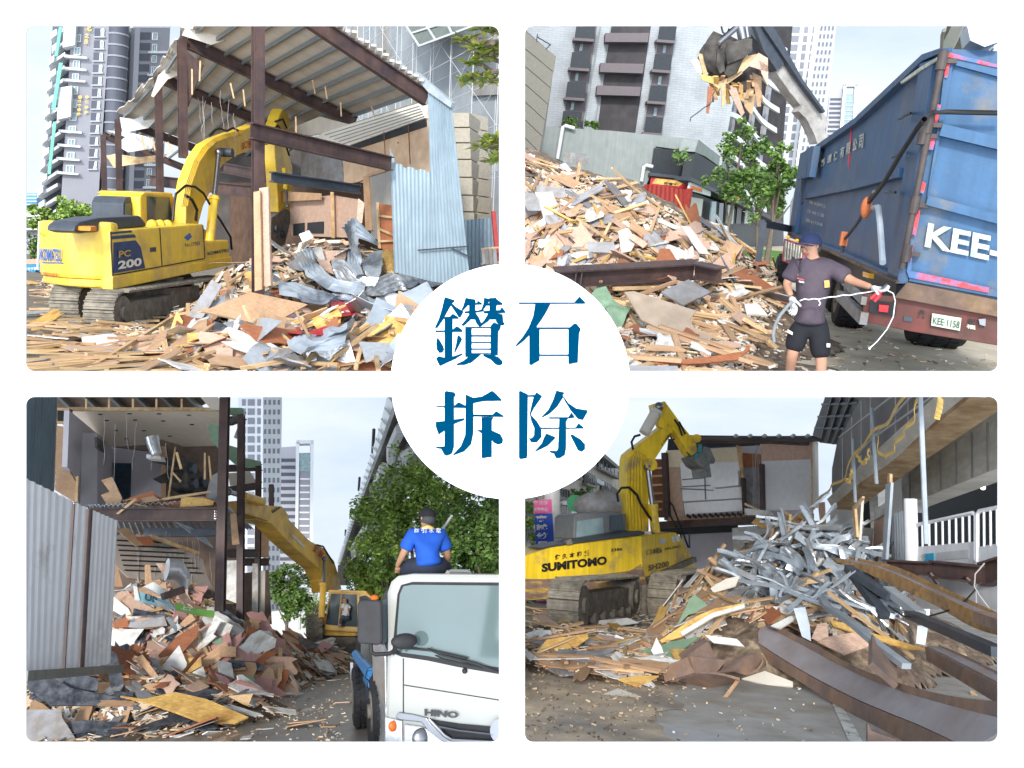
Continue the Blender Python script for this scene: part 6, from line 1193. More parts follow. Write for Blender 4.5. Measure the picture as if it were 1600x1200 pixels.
# towers
t=thing(S,'high_rise',S.at(410,966,170)-V((0,0,1.6)),'white and grey high rise rising behind the roof remains','building');P=vplane(S,S.at(378,966,170),S.at(412,966,169.7));P2=vplane(S,S.at(412,966,169.7),S.at(440,966,176))
mb=MB();mb.px(P,[(372,600),(413,600),(410,985),(372,985)],3);part('wall',mb,m_hr,t);mb=MB();mb.px(P2,[(411,600),(441,600),(436,985),(410,985)],.5,.02);part('side_wall',mb,m_hr,t)
for a in ((378,384,376,382),(387,398,386,396),(402,409,401,407)):
    mb=MB()
    for q in rows((a[0],605),(a[1],605),(a[2],980),(a[3],980),26,.3,1.0): mb.px(P,q,.3,.1)
    part('window_strip',mb,m_hg,t)
for i in range(4):
    mb=MB()
    for q in rows((413+i*7.2,605),(416.5+i*7.2,605),(412+i*6.5,970),(415+i*6.5,970),24,.3,.8): mb.px(P2,q,.2,.1)
    part('window_strip',mb,m_hg,t)
t,P=towerB(S,z10,230,'grey tower with open white crown frame beside the viaduct',S.at(470,966,230)-V((0,0,1.6)),440)
mb=MB();mb.px(P,z10([(155,365),(262,358),(262,1600),(150,1600)]),8,-1);part('wall',mb,m_tw_l,t);mb=MB();mb.px(P,z10([(278,400),(352,400),(340,1600),(262,1600)]),8);part('curtain_wall',mb,m_tw,t);mb=MB();mb.px(P,z10([(278,400),(352,400),(350,520),(276,520)]),.5,.2);part('glass_top',mb,m_glass_lt,t)
for q in ([(258,322),(278,322),(262,1600),(244,1600)],[(350,320),(370,320),(360,1600),(340,1600)],[(258,318),(370,318),(368,340),(257,342)]): mb=MB();mb.px(P,z10(q),3,.5);part('crown_frame',mb,m_hr,t)
mb=MB()
for q in rows(*[z10([k])[0] for k in ((158,430),(252,430),(150,1560),(246,1560))],25,.15,.62): mb.px(P,q,.3,-.8)
part('window_bands',mb,m_tw_d,t);mb=MB()
for q in rows(*[z10([k])[0] for k in ((282,530),(345,530),(268,1560),(336,1560))],24,.75,1): mb.px(P,q,.3,.15)
part('floor_lines',mb,m_hr,t)
t=thing(S,'high_rise',S.at(490,966,260)-V((0,0,1.6)),'slim pale tower low behind the excavator boom','building');P=vplane(S,S.at(480,966,260),S.at(500,966,260));mb=MB();mb.px(P,z12([(350,10),(372,30),(385,260),(340,260)]),8);part('wall',mb,m_hr,t);mb=MB()
for q in rows(*[z12([k])[0] for k in ((355,20),(366,30),(348,250),(372,250))],12,.4,.9): mb.px(P,q,.3,.1)
part('window_bands',mb,m_hg,t)
# viaduct
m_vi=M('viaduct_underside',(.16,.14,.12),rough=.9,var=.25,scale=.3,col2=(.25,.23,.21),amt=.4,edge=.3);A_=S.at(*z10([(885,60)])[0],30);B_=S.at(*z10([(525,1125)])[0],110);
t=thing(S,'viaduct',S.at(560,966,60)-V((0,0,1.6)),'elevated concrete viaduct with railing receding above the trees','viaduct')
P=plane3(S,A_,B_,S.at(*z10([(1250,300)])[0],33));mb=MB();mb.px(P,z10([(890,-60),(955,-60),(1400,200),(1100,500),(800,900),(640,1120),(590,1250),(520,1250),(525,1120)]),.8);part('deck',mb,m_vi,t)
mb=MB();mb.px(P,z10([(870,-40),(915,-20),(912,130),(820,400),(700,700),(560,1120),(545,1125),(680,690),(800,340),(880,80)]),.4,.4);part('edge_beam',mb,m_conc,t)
Pv=vplane(S,A_,B_);mb=MB();mb.px(Pv,z10([(840,40),(885,-40),(890,60),(808,300),(700,600),(610,860),(530,1120),(520,1115),(600,830),(690,560),(790,240)]),.15,.3);part('parapet',mb,M('pale_parapet',(.75,.80,.80),rough=.5,var=.05),t);mb=MB();mb2=MB()
L0=z10([(850,40),(520,1105)]);L1=z10([(886,60),(532,1115)])
for i in range(44):
    f=1-.93 ** i if i < 30 else .886+(i-29)*.008;a=(L0[0][0]+(L0[1][0]-L0[0][0])*f,L0[0][1]+(L0[1][1]-L0[0][1])*f);b=(L1[0][0]+(L1[1][0]-L1[0][0])*f,L1[0][1]+(L1[1][1]-L1[0][1])*f+6*(1-f));mb.beam(Pv.hit(*a,.4),Pv.hit(*b,.4),.06,.06)
part('railing',mb,m_scaf,t)
mb=MB();mb.px(P,z10([(1000,330),(1100,260),(1100,480),(760,900),(640,1100),(610,1130),(700,900),(850,600)]),.6,.9);part('girder',mb,m_conc,t);mb=MB()
for pts in ([(930,240),(870,370),(868,450),(910,462)],[(820,490),(770,610)],[(1010,380),(960,400),(930,450),(935,500)],[(700,880),(620,1010),(625,1060)]): mb.tube([P.hit(*q,1.2) for q in z10(pts)],.22,6)
part('drain_pipes',mb,m_scaf,t,True);
for pts in ([(748,400),(756,250)],[(658,640),(664,560)],[(604,820),(606,770)],[(572,930),(574,895)]): mb=MB();mb.tube([Pv.hit(*q,.3) for q in z10(pts)],.08,5);part('mast',mb,m_dk,t)
mb=MB();p=S.at(612,930,45);mb.tube([V((p.x,p.y,0)),V((p.x,p.y,9))],1.0,16);part('pier',mb,m_conc,t,True)
# trees
for i,(bx,by,Y,bl,n,m,lb) in enumerate((((668,966,22,[(640,790,1.6),(668,745,1.4),(600,808,1.2),(625,830,1.3),(700,770,1.3),(585,840,.8),(690,820,1.3),(655,760,1.2)],9000,m_leafB,'large light green feathery tree behind the seated man')),(765,966,19,[(765,800,1.2),(740,830,1.2),(775,850,1.3),(750,880,1.1),(785,890,1.1),(720,850,1.0),(715,885,.9)],8000,m_leafA,'dark green tree at the right edge behind the truck'),(610,966,30,[(600,875,1.5),(580,885,1.1),(620,890,1.3),(575,900,1.1),(600,910,1.4)],3500,m_leafB,'lower light green tree beside the excavator cab'),(580,966,40,[(560,915,1.6),(590,920,1.6),(610,930,1.8),(570,935,1.6)],2500,m_leafA,'dark tree behind the excavator cab'),(447,966,42,[(448,905,1.5),(440,925,1.5),(462,925,1.6),(455,945,1.4),(475,945,1.2),(440,895,.9)],3500,m_leafA,'conical dark tree in the street behind the heap'),(485,966,60,[(488,950,2.2),(500,955,1.8)],1200,m_leafB,'small light tree far down the street'))):
    c=S.at(bx,by,Y);tree(S,V((c.x,c.y,0)),3.6 if Y < 25 else 3,[(S.at(x,y,Y+U(-.8,.8)),r*(.78 if Y < 25 else .9),.8) for x,y,r in bl],lb,m,.12 if Y < 25 else .2,int(n*(1.7 if Y < 25 else 1.1)),.12,90+i,limbs=10)
t=thing(S,'street_lights',S.at(470,966,45)-V((0,0,1.6)),'thin grey street pole with short arm beyond the heap','pole');mb=MB();mb.tube([S.at(468,984,45),S.at(469,938,45),S.at(478,938,45)],.07,6);mb.tube([S.at(475,950,45),S.at(482,950,45)],.05,5);part('pole',mb,m_scaf,t)
c=S.at(455,978,55);mb=MB();mb.box((c.x,60,1.0),(12,.3,2));solo(S,'street_wall',mb,m_wtile,'low white wall across the far street','wall')
# left building: storeys
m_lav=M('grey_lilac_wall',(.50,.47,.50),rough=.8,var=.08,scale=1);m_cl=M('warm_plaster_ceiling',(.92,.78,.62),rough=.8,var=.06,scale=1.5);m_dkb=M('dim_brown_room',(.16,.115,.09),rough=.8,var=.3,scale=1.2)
Z1=6.3;PCe=Plane(S,(0,0,Z1),(0,0,-1),(1,0,0),(0,1,0));PBk=vplane(S,S.at(170,966,24),S.at(350,966,24));PFr=vplane(S,S.at(140,966,18.5),S.at(350,966,18))
t=thing(S,'upper_room',V((S.at(230,966,20).x,20,3.8)),'open upper storey room with lilac walls and curved plaster ceiling','room')
def cz(q): return PCe.hit(*q)
cp=z9([(325,128),(700,122),(1298,130),(1302,300),(1288,490),(1240,440),(1150,395),(1010,345),(900,312),(860,345),(600,362),(440,240)]);mb=MB();mb.prism([cz(q) for q in cp],(0,0,.05));cg=part('ceiling',mb,m_cl,t);mb=MB()
for q in z9([(520,152),(708,148),(897,149),(1088,158),(743,189),(924,195),(1107,218),(560,192),(620,255),(800,257),(966,292),(687,310)]): c=cz(q);mb.cyl(c-V((0,0,.012)),c+V((0,0,.01)),.05,10)
part('lamp_holes',mb,m_black2,cg);mb=MB();mb.beam(cz(z9([(325,122)])[0])-V((0,.03,0)),cz(z9([(1298,124)])[0])-V((0,.03,0)),.05,.08);part('edge_batten',mb,m_pine,cg)
mb=MB();mb.px(PBk,z9([(590,355),(930,355),(925,760),(590,760)]),.1);part('back_wall',mb,m_lav,t);mb=MB();mb.px(PBk,z9([(600,465),(718,467),(712,720),(600,720)]),.05,.03);part('doorway',mb,M('navy_doorway',(.03,.05,.08),rough=.7),t)
Psl=vplane(S,PFr.hit(*z9([(325,400)])[0]),PBk.hit(*z9([(600,400)])[0]));mb=MB();mb.px(Psl,z9([(322,128),(600,360),(602,760),(380,745),(378,575),(308,490)]),.1);part('side_wall',mb,m_lav,t)
mb=MB();mb.px(vplane(S,S.at(128,966,20),S.at(165,966,20.5)),z9([(405,270),(500,272),(500,730),(395,735)]),.6);part('duct_box',mb,m_lav,t);mb=MB();mb.px(vplane(S,S.at(148,966,20),S.at(170,966,21.8)),z9([(500,300),(550,335),(548,400),(500,365)]),.05,.05);part('vent_opening',mb,m_black2,t)
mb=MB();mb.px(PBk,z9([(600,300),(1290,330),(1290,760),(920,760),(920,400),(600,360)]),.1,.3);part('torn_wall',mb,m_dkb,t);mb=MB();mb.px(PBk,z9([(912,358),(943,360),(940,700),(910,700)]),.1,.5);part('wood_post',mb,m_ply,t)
mb=MB();mb.px(PFr,z9([(1230,550),(1280,520),(1280,720),(1190,700)]),.05,-1);part('torn_panel',mb,m_gry,t)
t=thing(S,'wall_edge',PFr.hit(*z9([(270,500)])[0]),'cut wooden wall edge with studs beside the slate corrugated sheet','wall');mb=MB();mb.px(PFr,z9([(238,225),(310,235),(305,490),(365,590),(362,720),(230,640)]),.1,-.2);part('plywood',mb,m_ply,t);mb=MB();mb.px(PFr,z9([(243,120),(330,120),(330,240),(240,200)]),.1,-.3);part('dark_gap',mb,m_black2,t)
mb=MB()
for a,b in (((240,40),(215,640)),((232,120),(325,122)),((318,130),(306,490)),((375,550),(368,715)),((232,205),(312,208))): mb.beam(PFr.hit(*z9([a])[0],.05),PFr.hit(*z9([b])[0],.05),.05,.05)
for y in range(150,640,42): mb.beam(PFr.hit(*z9([(228-(y-150)*.03,y)])[0],.06),PFr.hit(*z9([(245-(y-150)*.03,y)])[0],.06),.03,.03)
part('studs',mb,m_pine,t)
t=thing(S,'corrugated_wall',PFr.hit(60,800),'slate grey corrugated wall at the upper left corner','wall');P=vplane(S,S.at(20,966,15.5),S.at(88,966,18));mb=MB();corrp(mb,P,z9([(-60,640),(210,700)]),z9([(-60,0),(238,0)]),.16,.04,3);part('sheets',mb,m_corr_dk,t)
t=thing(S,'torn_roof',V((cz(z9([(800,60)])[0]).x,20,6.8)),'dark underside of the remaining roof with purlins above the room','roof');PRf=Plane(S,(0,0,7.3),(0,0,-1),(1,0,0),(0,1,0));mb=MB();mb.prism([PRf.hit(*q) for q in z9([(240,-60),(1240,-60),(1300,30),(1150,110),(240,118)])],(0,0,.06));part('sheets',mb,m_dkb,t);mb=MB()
for i in range(6): x=300+i*165;mb.beam(PRf.hit(*z9([(x-60,0)])[0])-V((0,0,.08)),PRf.hit(*z9([(x+60,116)])[0])-V((0,0,.08)),.08,.12)
part('purlins',mb,m_pur,t);mb=MB()
for x in (430,577,730,880,1042): mb.beam(PFr.hit(*z9([(x,55)])[0],0),PFr.hit(*z9([(x,118)])[0],0),.035,.035)
part('hangers',mb,m_pine,t)
mb=MB();mb.px(PFr,z9([(1150,30),(1240,30),(1300,60),(1300,130),(1230,120)]),.05,-.5);solo(S,'torn_roof_sheet',mb,m_ceil,'torn lining flap above the room beside the near column','sheet')
# columns and beams
for x0,x1,y0,y1,Y,w,lb in ((352,344,600,955,17.5,.17,'tall near steel column with yellow clips in front of the room'),(377,375.5,648,975,21,.15,'second steel column right of the near one'),(404,402,728,975,25,.15,'third shorter steel column under green roof remains'),(424,424,757,800,29,.14,'short far steel column above the boom')):
    mb=MB();a,b=S.at(x1,y1,Y),S.at(x0,y0,Y);mb.ibeam(a,b,w,w,(.3,1,0),.02);t=solo(S,'steel_column',mb,m_steel,lb,'column')
t=thing(S,'floor_beam',PFr.hit(*z9([(900,800)])[0]),'heavy dark floor beam with bolted end under the upper room','beam');mb=MB();mb.ibeam(PFr.hit(*z9([(470,800)])[0],.1),PFr.hit(*z9([(1285,797)])[0],.1),.2,.27,(0,0,1),.03);part('beam',mb,m_steel,t);mb=MB()
for i in range(2):
    for k in range(4): c=PFr.hit(*z9([(1256+i*14,775+k*16)])[0],.13);mb.cyl(c,c+PFr.n*.03,.015,8)
part('bolts',mb,m_chrome,t)
t=thing(S,'floor_slab',V((S.at(250,966,21).x,21,3.7)),'ribbed steel floor deck carrying broken boards','floor');mb=MB();corr_z=4.05 
q_=[S.at(*z9([(450,755)])[0],18.6),S.at(*z9([(1290,755)])[0],18.2)];mb.grid([V((q_[0].x,18.4,q_[0].z)),V((q_[1].x,18.4,q_[0].z))],[V((q_[0].x-1,24.5,q_[0].z)),V((q_[1].x+.6,24.5,q_[0].z))],90,3,lambda u,v,p,n: p+V((0,0,.05 if int(u*90) % 3 else 0)),.02);part('deck',mb,m_galv,t)
for i,q in enumerate(([(1100,935),(1360,925),(1360,880),(1100,890)],[(800,880),(1340,885),(1340,930),(800,940)])): mb=MB();mb.px(PFr,z9(q),.2,-2.5-i);solo(S,'steel_beam',mb,m_dk,('dark inner floor beam under the deck','deeper dark inner floor beam under the deck')[i],'beam')
for a,b,Y,lb in (((1330,1045),(1530,1045),23,'short beam between the second and third columns'),((1340,500),(1550,495),27,'upper beam carrying the green roof remains'),((1340,640),(1550,610),25,'middle beam between the far columns'),((1350,200),(1440,165),22,'dark roof beam end by the second column'),((1430,1100),(1600,1100),26,'low dark beam behind the third column')): mb=MB();mb.ibeam(S.at(*z9([a])[0],Y),S.at(*z9([b])[0],Y+1),.15,.22);solo(S,'steel_beam',mb,m_steel,lb,'beam')
for q,m,Y,lb in (([(1340,110),(1430,112),(1445,135),(1400,160),(1345,155)],m_grn,21.5,'green white roof corner hanging by the second column'),([(1340,350),(1395,365),(1440,430),(1550,455),(1555,490),(1470,495),(1390,480),(1345,440)],m_grn,26,'green corrugated roof remains on the third column'),([(1205,215),(1295,225),(1290,380),(1230,330)],m_grn,19.5,'green sheet seen through the broken ceiling'),([(1375,300),(1440,130),(1450,140),(1395,310)],m_galv,21,'bent light metal strip at the second column'),([(1340,530),(1480,520),(1530,600),(1350,610)],m_ceil,26,'cream torn lining below the green roof remains'),([(1350,780),(1390,780),(1412,985),(1365,990)],m_ply,20.5,'orange slatted door hanging right of the near column'),([(1545,830),(1600,830),(1600,1070),(1530,1070)],m_ply,27,'tall slatted wood screen behind the third column'),([(1360,1090),(1420,1090),(1420,1110),(1405,1370),(1305,1330),(1312,1090)],m_wht,21.5,'hanging white board between the first two columns'),([(1495,1110),(1530,1110),(1530,1530),(1490,1530)],m_wht,24,'tall white plank standing beyond the columns'),([(1542,1155),(1578,1155),(1572,1480),(1540,1480)],m_ivory,25,'second cream plank standing beyond the columns'),([(1440,1170),(1600,1150),(1620,1500),(1440,1480)],m_dkb,28,'rough brown wall behind the standing planks')): P=vplane(S,S.at(300,966,Y),S.at(450,966,Y));mb=MB();mb.px(P,z9(q),.04);solo(S,'hanging_sheet',mb,m,lb,'panel')
# lower storey
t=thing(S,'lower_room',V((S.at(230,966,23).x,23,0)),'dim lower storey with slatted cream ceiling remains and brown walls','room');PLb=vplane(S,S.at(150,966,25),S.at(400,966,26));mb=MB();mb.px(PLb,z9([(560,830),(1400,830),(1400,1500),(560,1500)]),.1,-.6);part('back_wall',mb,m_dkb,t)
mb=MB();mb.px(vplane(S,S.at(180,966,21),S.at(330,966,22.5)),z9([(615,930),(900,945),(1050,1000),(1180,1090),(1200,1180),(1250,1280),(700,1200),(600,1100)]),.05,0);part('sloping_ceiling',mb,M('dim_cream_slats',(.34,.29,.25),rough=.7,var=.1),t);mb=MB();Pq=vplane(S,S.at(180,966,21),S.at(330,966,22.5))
for y in range(960,1180,32): mb.beam(Pq.hit(*z9([(620+(y-960)*.3,y)])[0],.03),Pq.hit(*z9([(1000+(y-960)*.9,y+20)])[0],.03),.03,.03)
part('slat_gaps',mb,m_black2,t);mb=MB();mb.beam(Pq.hit(*z9([(840,935)])[0],.1),Pq.hit(*z9([(1150,1045)])[0],.1),.08,.08);part('edge_batten',mb,m_pine,t)
for q,m,lb in (([(625,890),(700,880),(800,990),(750,1000)],m_ply,'orange slatted board hanging under the deck'),([(740,940),(840,935),(870,990),(800,995)],m_brd,'red brown board under the deck'),([(1000,840),(1160,900),(1250,1010),(1180,970)],m_galv,'long light metal strip hanging under the deck')): mb=MB();mb.px(Pq,z9(q),.04,.4);solo(S,'hanging_board',mb,m,lb,'board')
wires(S,20,Pq,(185,830,340,880),'tangled pale cable hanging under the floor deck',drop=(40,110),group='cables hanging under the floor deck');wires(S,6,PFr,(150,640,330,700),'cable hanging from the room ceiling',drop=(50,120),group='cables hanging in the upper room')
mb=MB();mb.tube([PFr.hit(*q,-.2) for q in z9([(850,300),(860,350),(880,410)])],[.14,.13,.11],12);solo(S,'foil_duct',mb,m_foil,'torn silver foil duct hanging from the room ceiling','duct',smooth=True);mb=MB();mb.px(PFr,z9([(815,410),(905,420),(912,445),(815,435)]),.3,-.3);solo(S,'air_vent',mb,m_wht,'white square air vent hanging below the foil duct','vent')
# white hoarding
m_whf=M('dirty_white_hoarding',(.90,.90,.92),rough=.5,var=.04,scale=1.2,col2=(.55,.52,.5),amt=-.05,edge=.2,streak=.06)
P=vplane(S,S.at(20,966,12),S.at(183,966,15.5));t=thing(S,'white_hoarding',P.hit(110,1060),'tall dirty white corrugated hoarding in the left foreground','fence')
for bt,tp in ((z11([(-80,690),(270,712)]),z9([(-80,505),(340,712)])),(z11([(292,700),(378,680)]),z9([(352,720),(432,752)])),(z11([(406,690),(583,640)]),z9([(462,765),(630,838)]))): mb=MB();corrp(mb,P,bt,tp,.17,.02,4);part('sheets',mb,m_whf,t)
mb=MB();mb.beam(P.hit(*z9([(448,760)])[0],.0),P.hit(*z11([(392,680)])[0],.0),.09,.06);mb.beam(P.hit(*z9([(346,716)])[0],-.02),P.hit(*z11([(281,705)])[0],-.02),.05,.03);part('posts',mb,m_steel,t)
mb=MB();mb.beam(P.hit(20,1058,.1),P.hit(176,1046,.1),.35,.12);solo(S,'concrete_curb',mb,m_conc,'low concrete curb at the foot of the white hoarding','curb')
# room litter
def plan(P,S,lst,cat='board',name='broken_board'):
    for q,m,o,lb in lst: mb=MB();mb.px(P,q,.03,o);solo(S,name,mb,m,lb,cat)
plan(PFr,S,[(z9(q),m,o,lb) for q,m,o,lb in (([(525,575),(595,555),(660,690),(640,740),(560,730),(525,670),(580,650)],m_ply,-.3,'curved orange board standing in the upper room'),([(700,690),(850,645),(905,690),(800,715)],m_brd,.0,'red brown board heap end in the upper room'),([(910,690),(1225,642),(1230,655),(920,705)],m_pine,.1,'long batten lying across the room debris'),([(620,790),(740,690),(755,700),(635,795)],m_pine,.2,'batten hanging over the floor beam'),([(1040,680),(1180,690),(1250,710),(1240,735),(1030,750)],m_yply,.05,'yellow board at the front of the upper room'),([(660,710),(1260,715),(1270,745),(700,735)],m_brd,-.2,'flat red brown boards covering the room floor'),([(780,690),(860,675),(910,705),(800,720)],m_ply,.12,'tan board in the middle of the room debris'),([(1070,685),(1180,680),(1230,700),(1080,700)],m_plyp,-.1,'pinkish board at the back of the room debris'),([(950,690),(995,360),(1005,362),(962,690)],m_pine,-.4,'slanted batten standing before the crusher'),([(1000,400),(1015,395),(1045,500),(1030,505)],m_pine,-.4,'broken batten by the crusher jaw'),([(975,525),(985,520),(1040,580),(1030,590)],m_pine,-.2,'short batten in front of the crusher'),([(1183,400),(1195,400),(1195,570),(1183,570)],m_pine,-.5,'upright stud behind the near column'),([(1210,420),(1220,420),(1235,570),(1222,570)],m_pine,-.5,'second upright stud behind the near column'))])
for i in range(26): x,y=U(650,1260),U(700,750);a=PFr.hit(*z9([(x,y)])[0],U(-1.5,.1));stick(S,a,a+V((U(-.6,.6),U(-.2,.2),U(-.08,.12))),U(.04,.15),.02,rng.choice([m_ply,m_brd,m_pine]),'small broken piece on the upper room floor','board','board_fragment','fragments on the upper room floor')
# excavator down the street
PE=vplane(S,S.at(300,966,20.5),S.at(520,966,30));t=thing(S,'excavator',S.at(520,1015,30),'yellow excavator with operator at work down the street','excavator')
m_yel2=M('orange_yellow_machine_paint',(.80,.48,.08),rough=.4,var=.08,scale=1.3,col2=(.45,.27,.07),amt=.15,edge=.2)
mb=MB();mb.px(PE,[(401,782),(420,790),(441,791),(450,803),(452,812),(483,844),(505,856),(522,876),(529,898),(534,921),(510,925),(506,905),(498,888),(480,873),(449,845),(424,818),(400,812)],.5,.2);boom=part('boom',mb,m_yel2,t,bevel=.03)
for i,c in enumerate('鴻宸'): letters_px(c,PE,[(477+i*8,862+i*7),(484+i*8,868+i*7),(488+i*8,858+i*7),(481+i*8,852+i*7)],m_red,boom,.03,.24)
mb=MB();mb.px(PE,[(372,782),(404,786),(420,790),(428,806),(420,814),(395,806),(372,800)],.4,.3);part('arm',mb,m_yel2,t,bevel=.03)
mb=MB();mb.px(PE,z9([(945,430),(1060,420),(1120,450),(1150,500),(1215,610),(1225,650),(1130,655),(1080,620),(1075,520),(1040,470),(960,450)]),.4,.2);cr=part('crusher',mb,m_gr,t,bevel=.03);mb=MB()
for q in ((1095,505),(1105,600),(1160,590)): c=PE.hit(*z9([q])[0],.18);mb.cyl(c,c+PE.n*.12,.12,12)
part('pins',mb,m_dk,cr,True);mb=MB();mb.px(PE,z9([(940,560),(1040,510),(1060,530),(990,590)]),.3,.1);part('lower_jaw',mb,m_gr,cr);hydraulic(t,PE.hit(*z9([(1330,650)])[0],.3),PE.hit(*z9([(1230,640)])[0],.3),.08,.1)
hydraulic(t,PE.hit(*z9([(1560,715)])[0],.4),PE.hit(*z9([(1340,650)])[0],.4),.11,.6,m_yel2);hydraulic(t,PE.hit(*z12([(420,350)])[0],.35),PE.hit(*z10([(440,1080)])[0],.35),.1,.55,m_yel2)
mb=MB();mb.px(PE,z10([(228,928),(240,925),(315,1000),(305,1008)]),.02,.22);part('panel',mb,m_wht,boom);mb=MB();mb.tube([PE.hit(*q,.25) for q in z10([(40,740),(60,800),(110,780),(150,750)])],.03,5);mb.tube([PE.hit(*q,.25) for q in z10([(390,990),(430,1000),(460,1050),(500,1110)])],.03,5);part('hoses',mb,m_hose,boom,True)
PK=vplane(S,S.at(485,966,28.5),S.at(585,966,28));mb=MB();mb.px(PK,z12([(350,350),(430,345),(440,430),(640,445),(640,470),(440,465),(420,430),(345,425)]),1.6);part('body',mb,m_yel2,t,bevel=.04)
mb=MB();mb.px(PK,z12([(440,400),(470,180),(550,170),(705,182),(740,215),(745,440),(640,445),(430,430)]),1.3,.15);cab=part('cab',mb,m_yel2,t,bevel=.04);mb=MB();mb.px(PK,z12([(445,392),(480,195),(540,195),(525,400)]),.03,.18);mb.px(PK,z12([(535,405),(550,198),(645,200),(650,408)]),.03,.18);mb.px(PK,z12([(662,215),(700,205),(735,225),(735,405),(660,405)]),.03,.18);part('windows',mb,m_glass,cab)
mb=MB();mb.px(PK,z12([(450,185),(470,170),(700,178),(715,190)]),1.5,.25);part('cab_roof',mb,m_yel2,cab)
p_=thing(S,'person',PK.hit(*z12([(575,400)])[0],.3),'operator in a white shirt sitting at the excavator controls','person');jj=lambda x,y,o=.38: PK.hit(*z12([(x,y)])[0],o)
J=dict(pelvis=jj(572,340),chest=jj(578,285),neck=jj(576,262),head=jj(570,243),shl=jj(592,270),shr=jj(560,272,.5),ell=jj(600,300),elr=jj(555,300,.55),wrl=jj(575,305,.5),wrr=jj(545,305,.6),hpl=jj(580,348),hpr=jj(565,348,.5),knl=jj(548,345,.45),knr=jj(545,350,.55),anl=jj(545,395),anr=jj(540,398,.5),toel=jj(530,400),toer=jj(525,402,.5));human(S,p_,J,(-1,-.2,-.1),m_skin,m_wht,m_dk,.9,.7,False)
ta=(S.at(500,966,34)-S.at(482,966,28)).normalized();ta.z=0;ta.normalize();tl_=V((ta.y,-ta.x,0));p0=S.at(479,1013,28);track(t,S,V((p0.x,p0.y,p0.z)),ta,4,1.0,.5,tl_);mb=MB();mb.px(PK,z12([(415,470),(640,475),(640,600),(560,610),(420,560)]),1.2,-.3);part('undercarriage',mb,m_mud,t)

# light truck with the seated man, and the debris
S=BL;m_cabw=M('cream_white_cab_paint',(.33,.33,.30),rough=.25,var=.03,scale=1,spec=.6);m_clens=M('clear_lamp_lens',(.45,.45,.45),rough=.12,metal=.5,var=.2,scale=8)
PF_=vplane(S,S.at(600,966,9.45),S.at(800,966,8.6));t=thing(S,'light_truck',S.g(660,1185),'cream white light truck cab facing the viewer with black mirrors','truck')
mb=MB();mb.px(PF_,z12([(826,960),(838,600),(836,190),(860,115),(905,78),(1000,64),(1700,70),(1700,1300),(826,1300)]),1.9);cab=part('cab',mb,m_cabw,t,bevel=.05)
mb=MB();mb.px(PF_,z12([(872,575),(905,200),(928,140),(1000,120),(1700,125),(1700,745),(1560,712),(1300,668),(1100,625),(930,600)]),.03,.015);ws=part('windscreen_seal',mb,m_blk,cab,bevel=.008)
m_wsg=M('windscreen_glass',(.085,.12,.115),rough=.07,var=.04,scale=.8,spec=.8)
mb=MB();mb.px(PF_,z12([(895,545),(922,200),(945,148),(1000,138),(1700,145),(1700,705),(1560,668),(1300,630),(1100,595),(930,572)]),.02,.03);part('windscreen',mb,m_wsg,ws)
mb=MB()
for a,b in (((945,610),(945,985)),((945,780),(1700,900))): mb.beam(PF_.hit(*z12([a])[0],.003),PF_.hit(*z12([b])[0],.003),.01,.012,PF_.n)
part('panel_gaps',mb,m_black2,cab)
def wp2(L,o): return [PF_.hit(*q,o) for q in z12(L)]
mb=MB();mb.tube(wp2([(930,540),(1130,560),(1350,610)],.07),.013,6);mb.tube(wp2([(1100,548),(1200,590),(1400,640),(1560,700),(1700,740)],.07),.014,6);mb.tube(wp2([(1150,590),(1200,612),(1450,668)],.06),.008,5);mb.sphere(PF_.hit(*z12([(1338,690)])[0],.02),.03,10,6);part('wipers',mb,m_blk,t,True)
letters_px('HINO',PF_,z12([(1087,975),(1300,992),(1305,950),(1087,930)]),M('dark_chrome_letters',(.05,.05,.055),rough=.6),cab,.05,.03)
mb=MB();mb.px(PF_,z12([(895,990),(912,955),(1000,968),(1090,990),(1120,1030),(1200,1105),(1400,1150),(1400,1180),(1180,1140),(1110,1085),(1060,1020),(920,1005)]),.04,.03);part('chrome_trim',mb,m_chrome,cab,bevel=.008)
mb=MB();mb.px(PF_,z12([(1110,1000),(1300,1030),(1500,1048),(1560,1020),(1700,1000),(1700,1250),(1400,1150),(1210,1110)]),.04,.022);gr=part('grille',mb,m_blk,cab);mb=MB();mb.tube(wp2([(1150,1045),(1300,1075),(1520,1100)],.05),.012,5);mb.tube(wp2([(1110,1000),(1210,1105),(1260,1135),(1560,1150)],.06),.02,6);part('grille_bars',mb,m_chrome,gr,True)
mb=MB();c=PF_.hit(*z12([(1575,1075)])[0],.04);mb.tube([c,c+PF_.n*.02],.12,20);part('round_badge',mb,m_chrome,gr)
mb=MB();mb.px(PF_,z12([(945,1030),(1050,1045),(1140,1080),(1210,1150),(1215,1250),(945,1250)]),.05,.03);hl=part('headlight',mb,m_clens,cab,bevel=.015);mb=MB();c=PF_.hit(*z12([(1060,1120)])[0],.04);mb.sphere(c,.1,14,8,(1,.4,1));part('lamp_bowl',mb,m_chrome,hl,True)
mb=MB();mb.px(PF_,z12([(825,985),(935,1010),(938,1180),(825,1180)]),.05,.03);il=part('indicator',mb,m_clens,cab,bevel=.01);mb=MB();mb.sphere(PF_.hit(*z12([(875,1045)])[0],.05),.045,12,8,(1,.5,1.2));part('orange_bulb',mb,M('orange_lens',(.8,.16,.02),rough=.2),il,True)
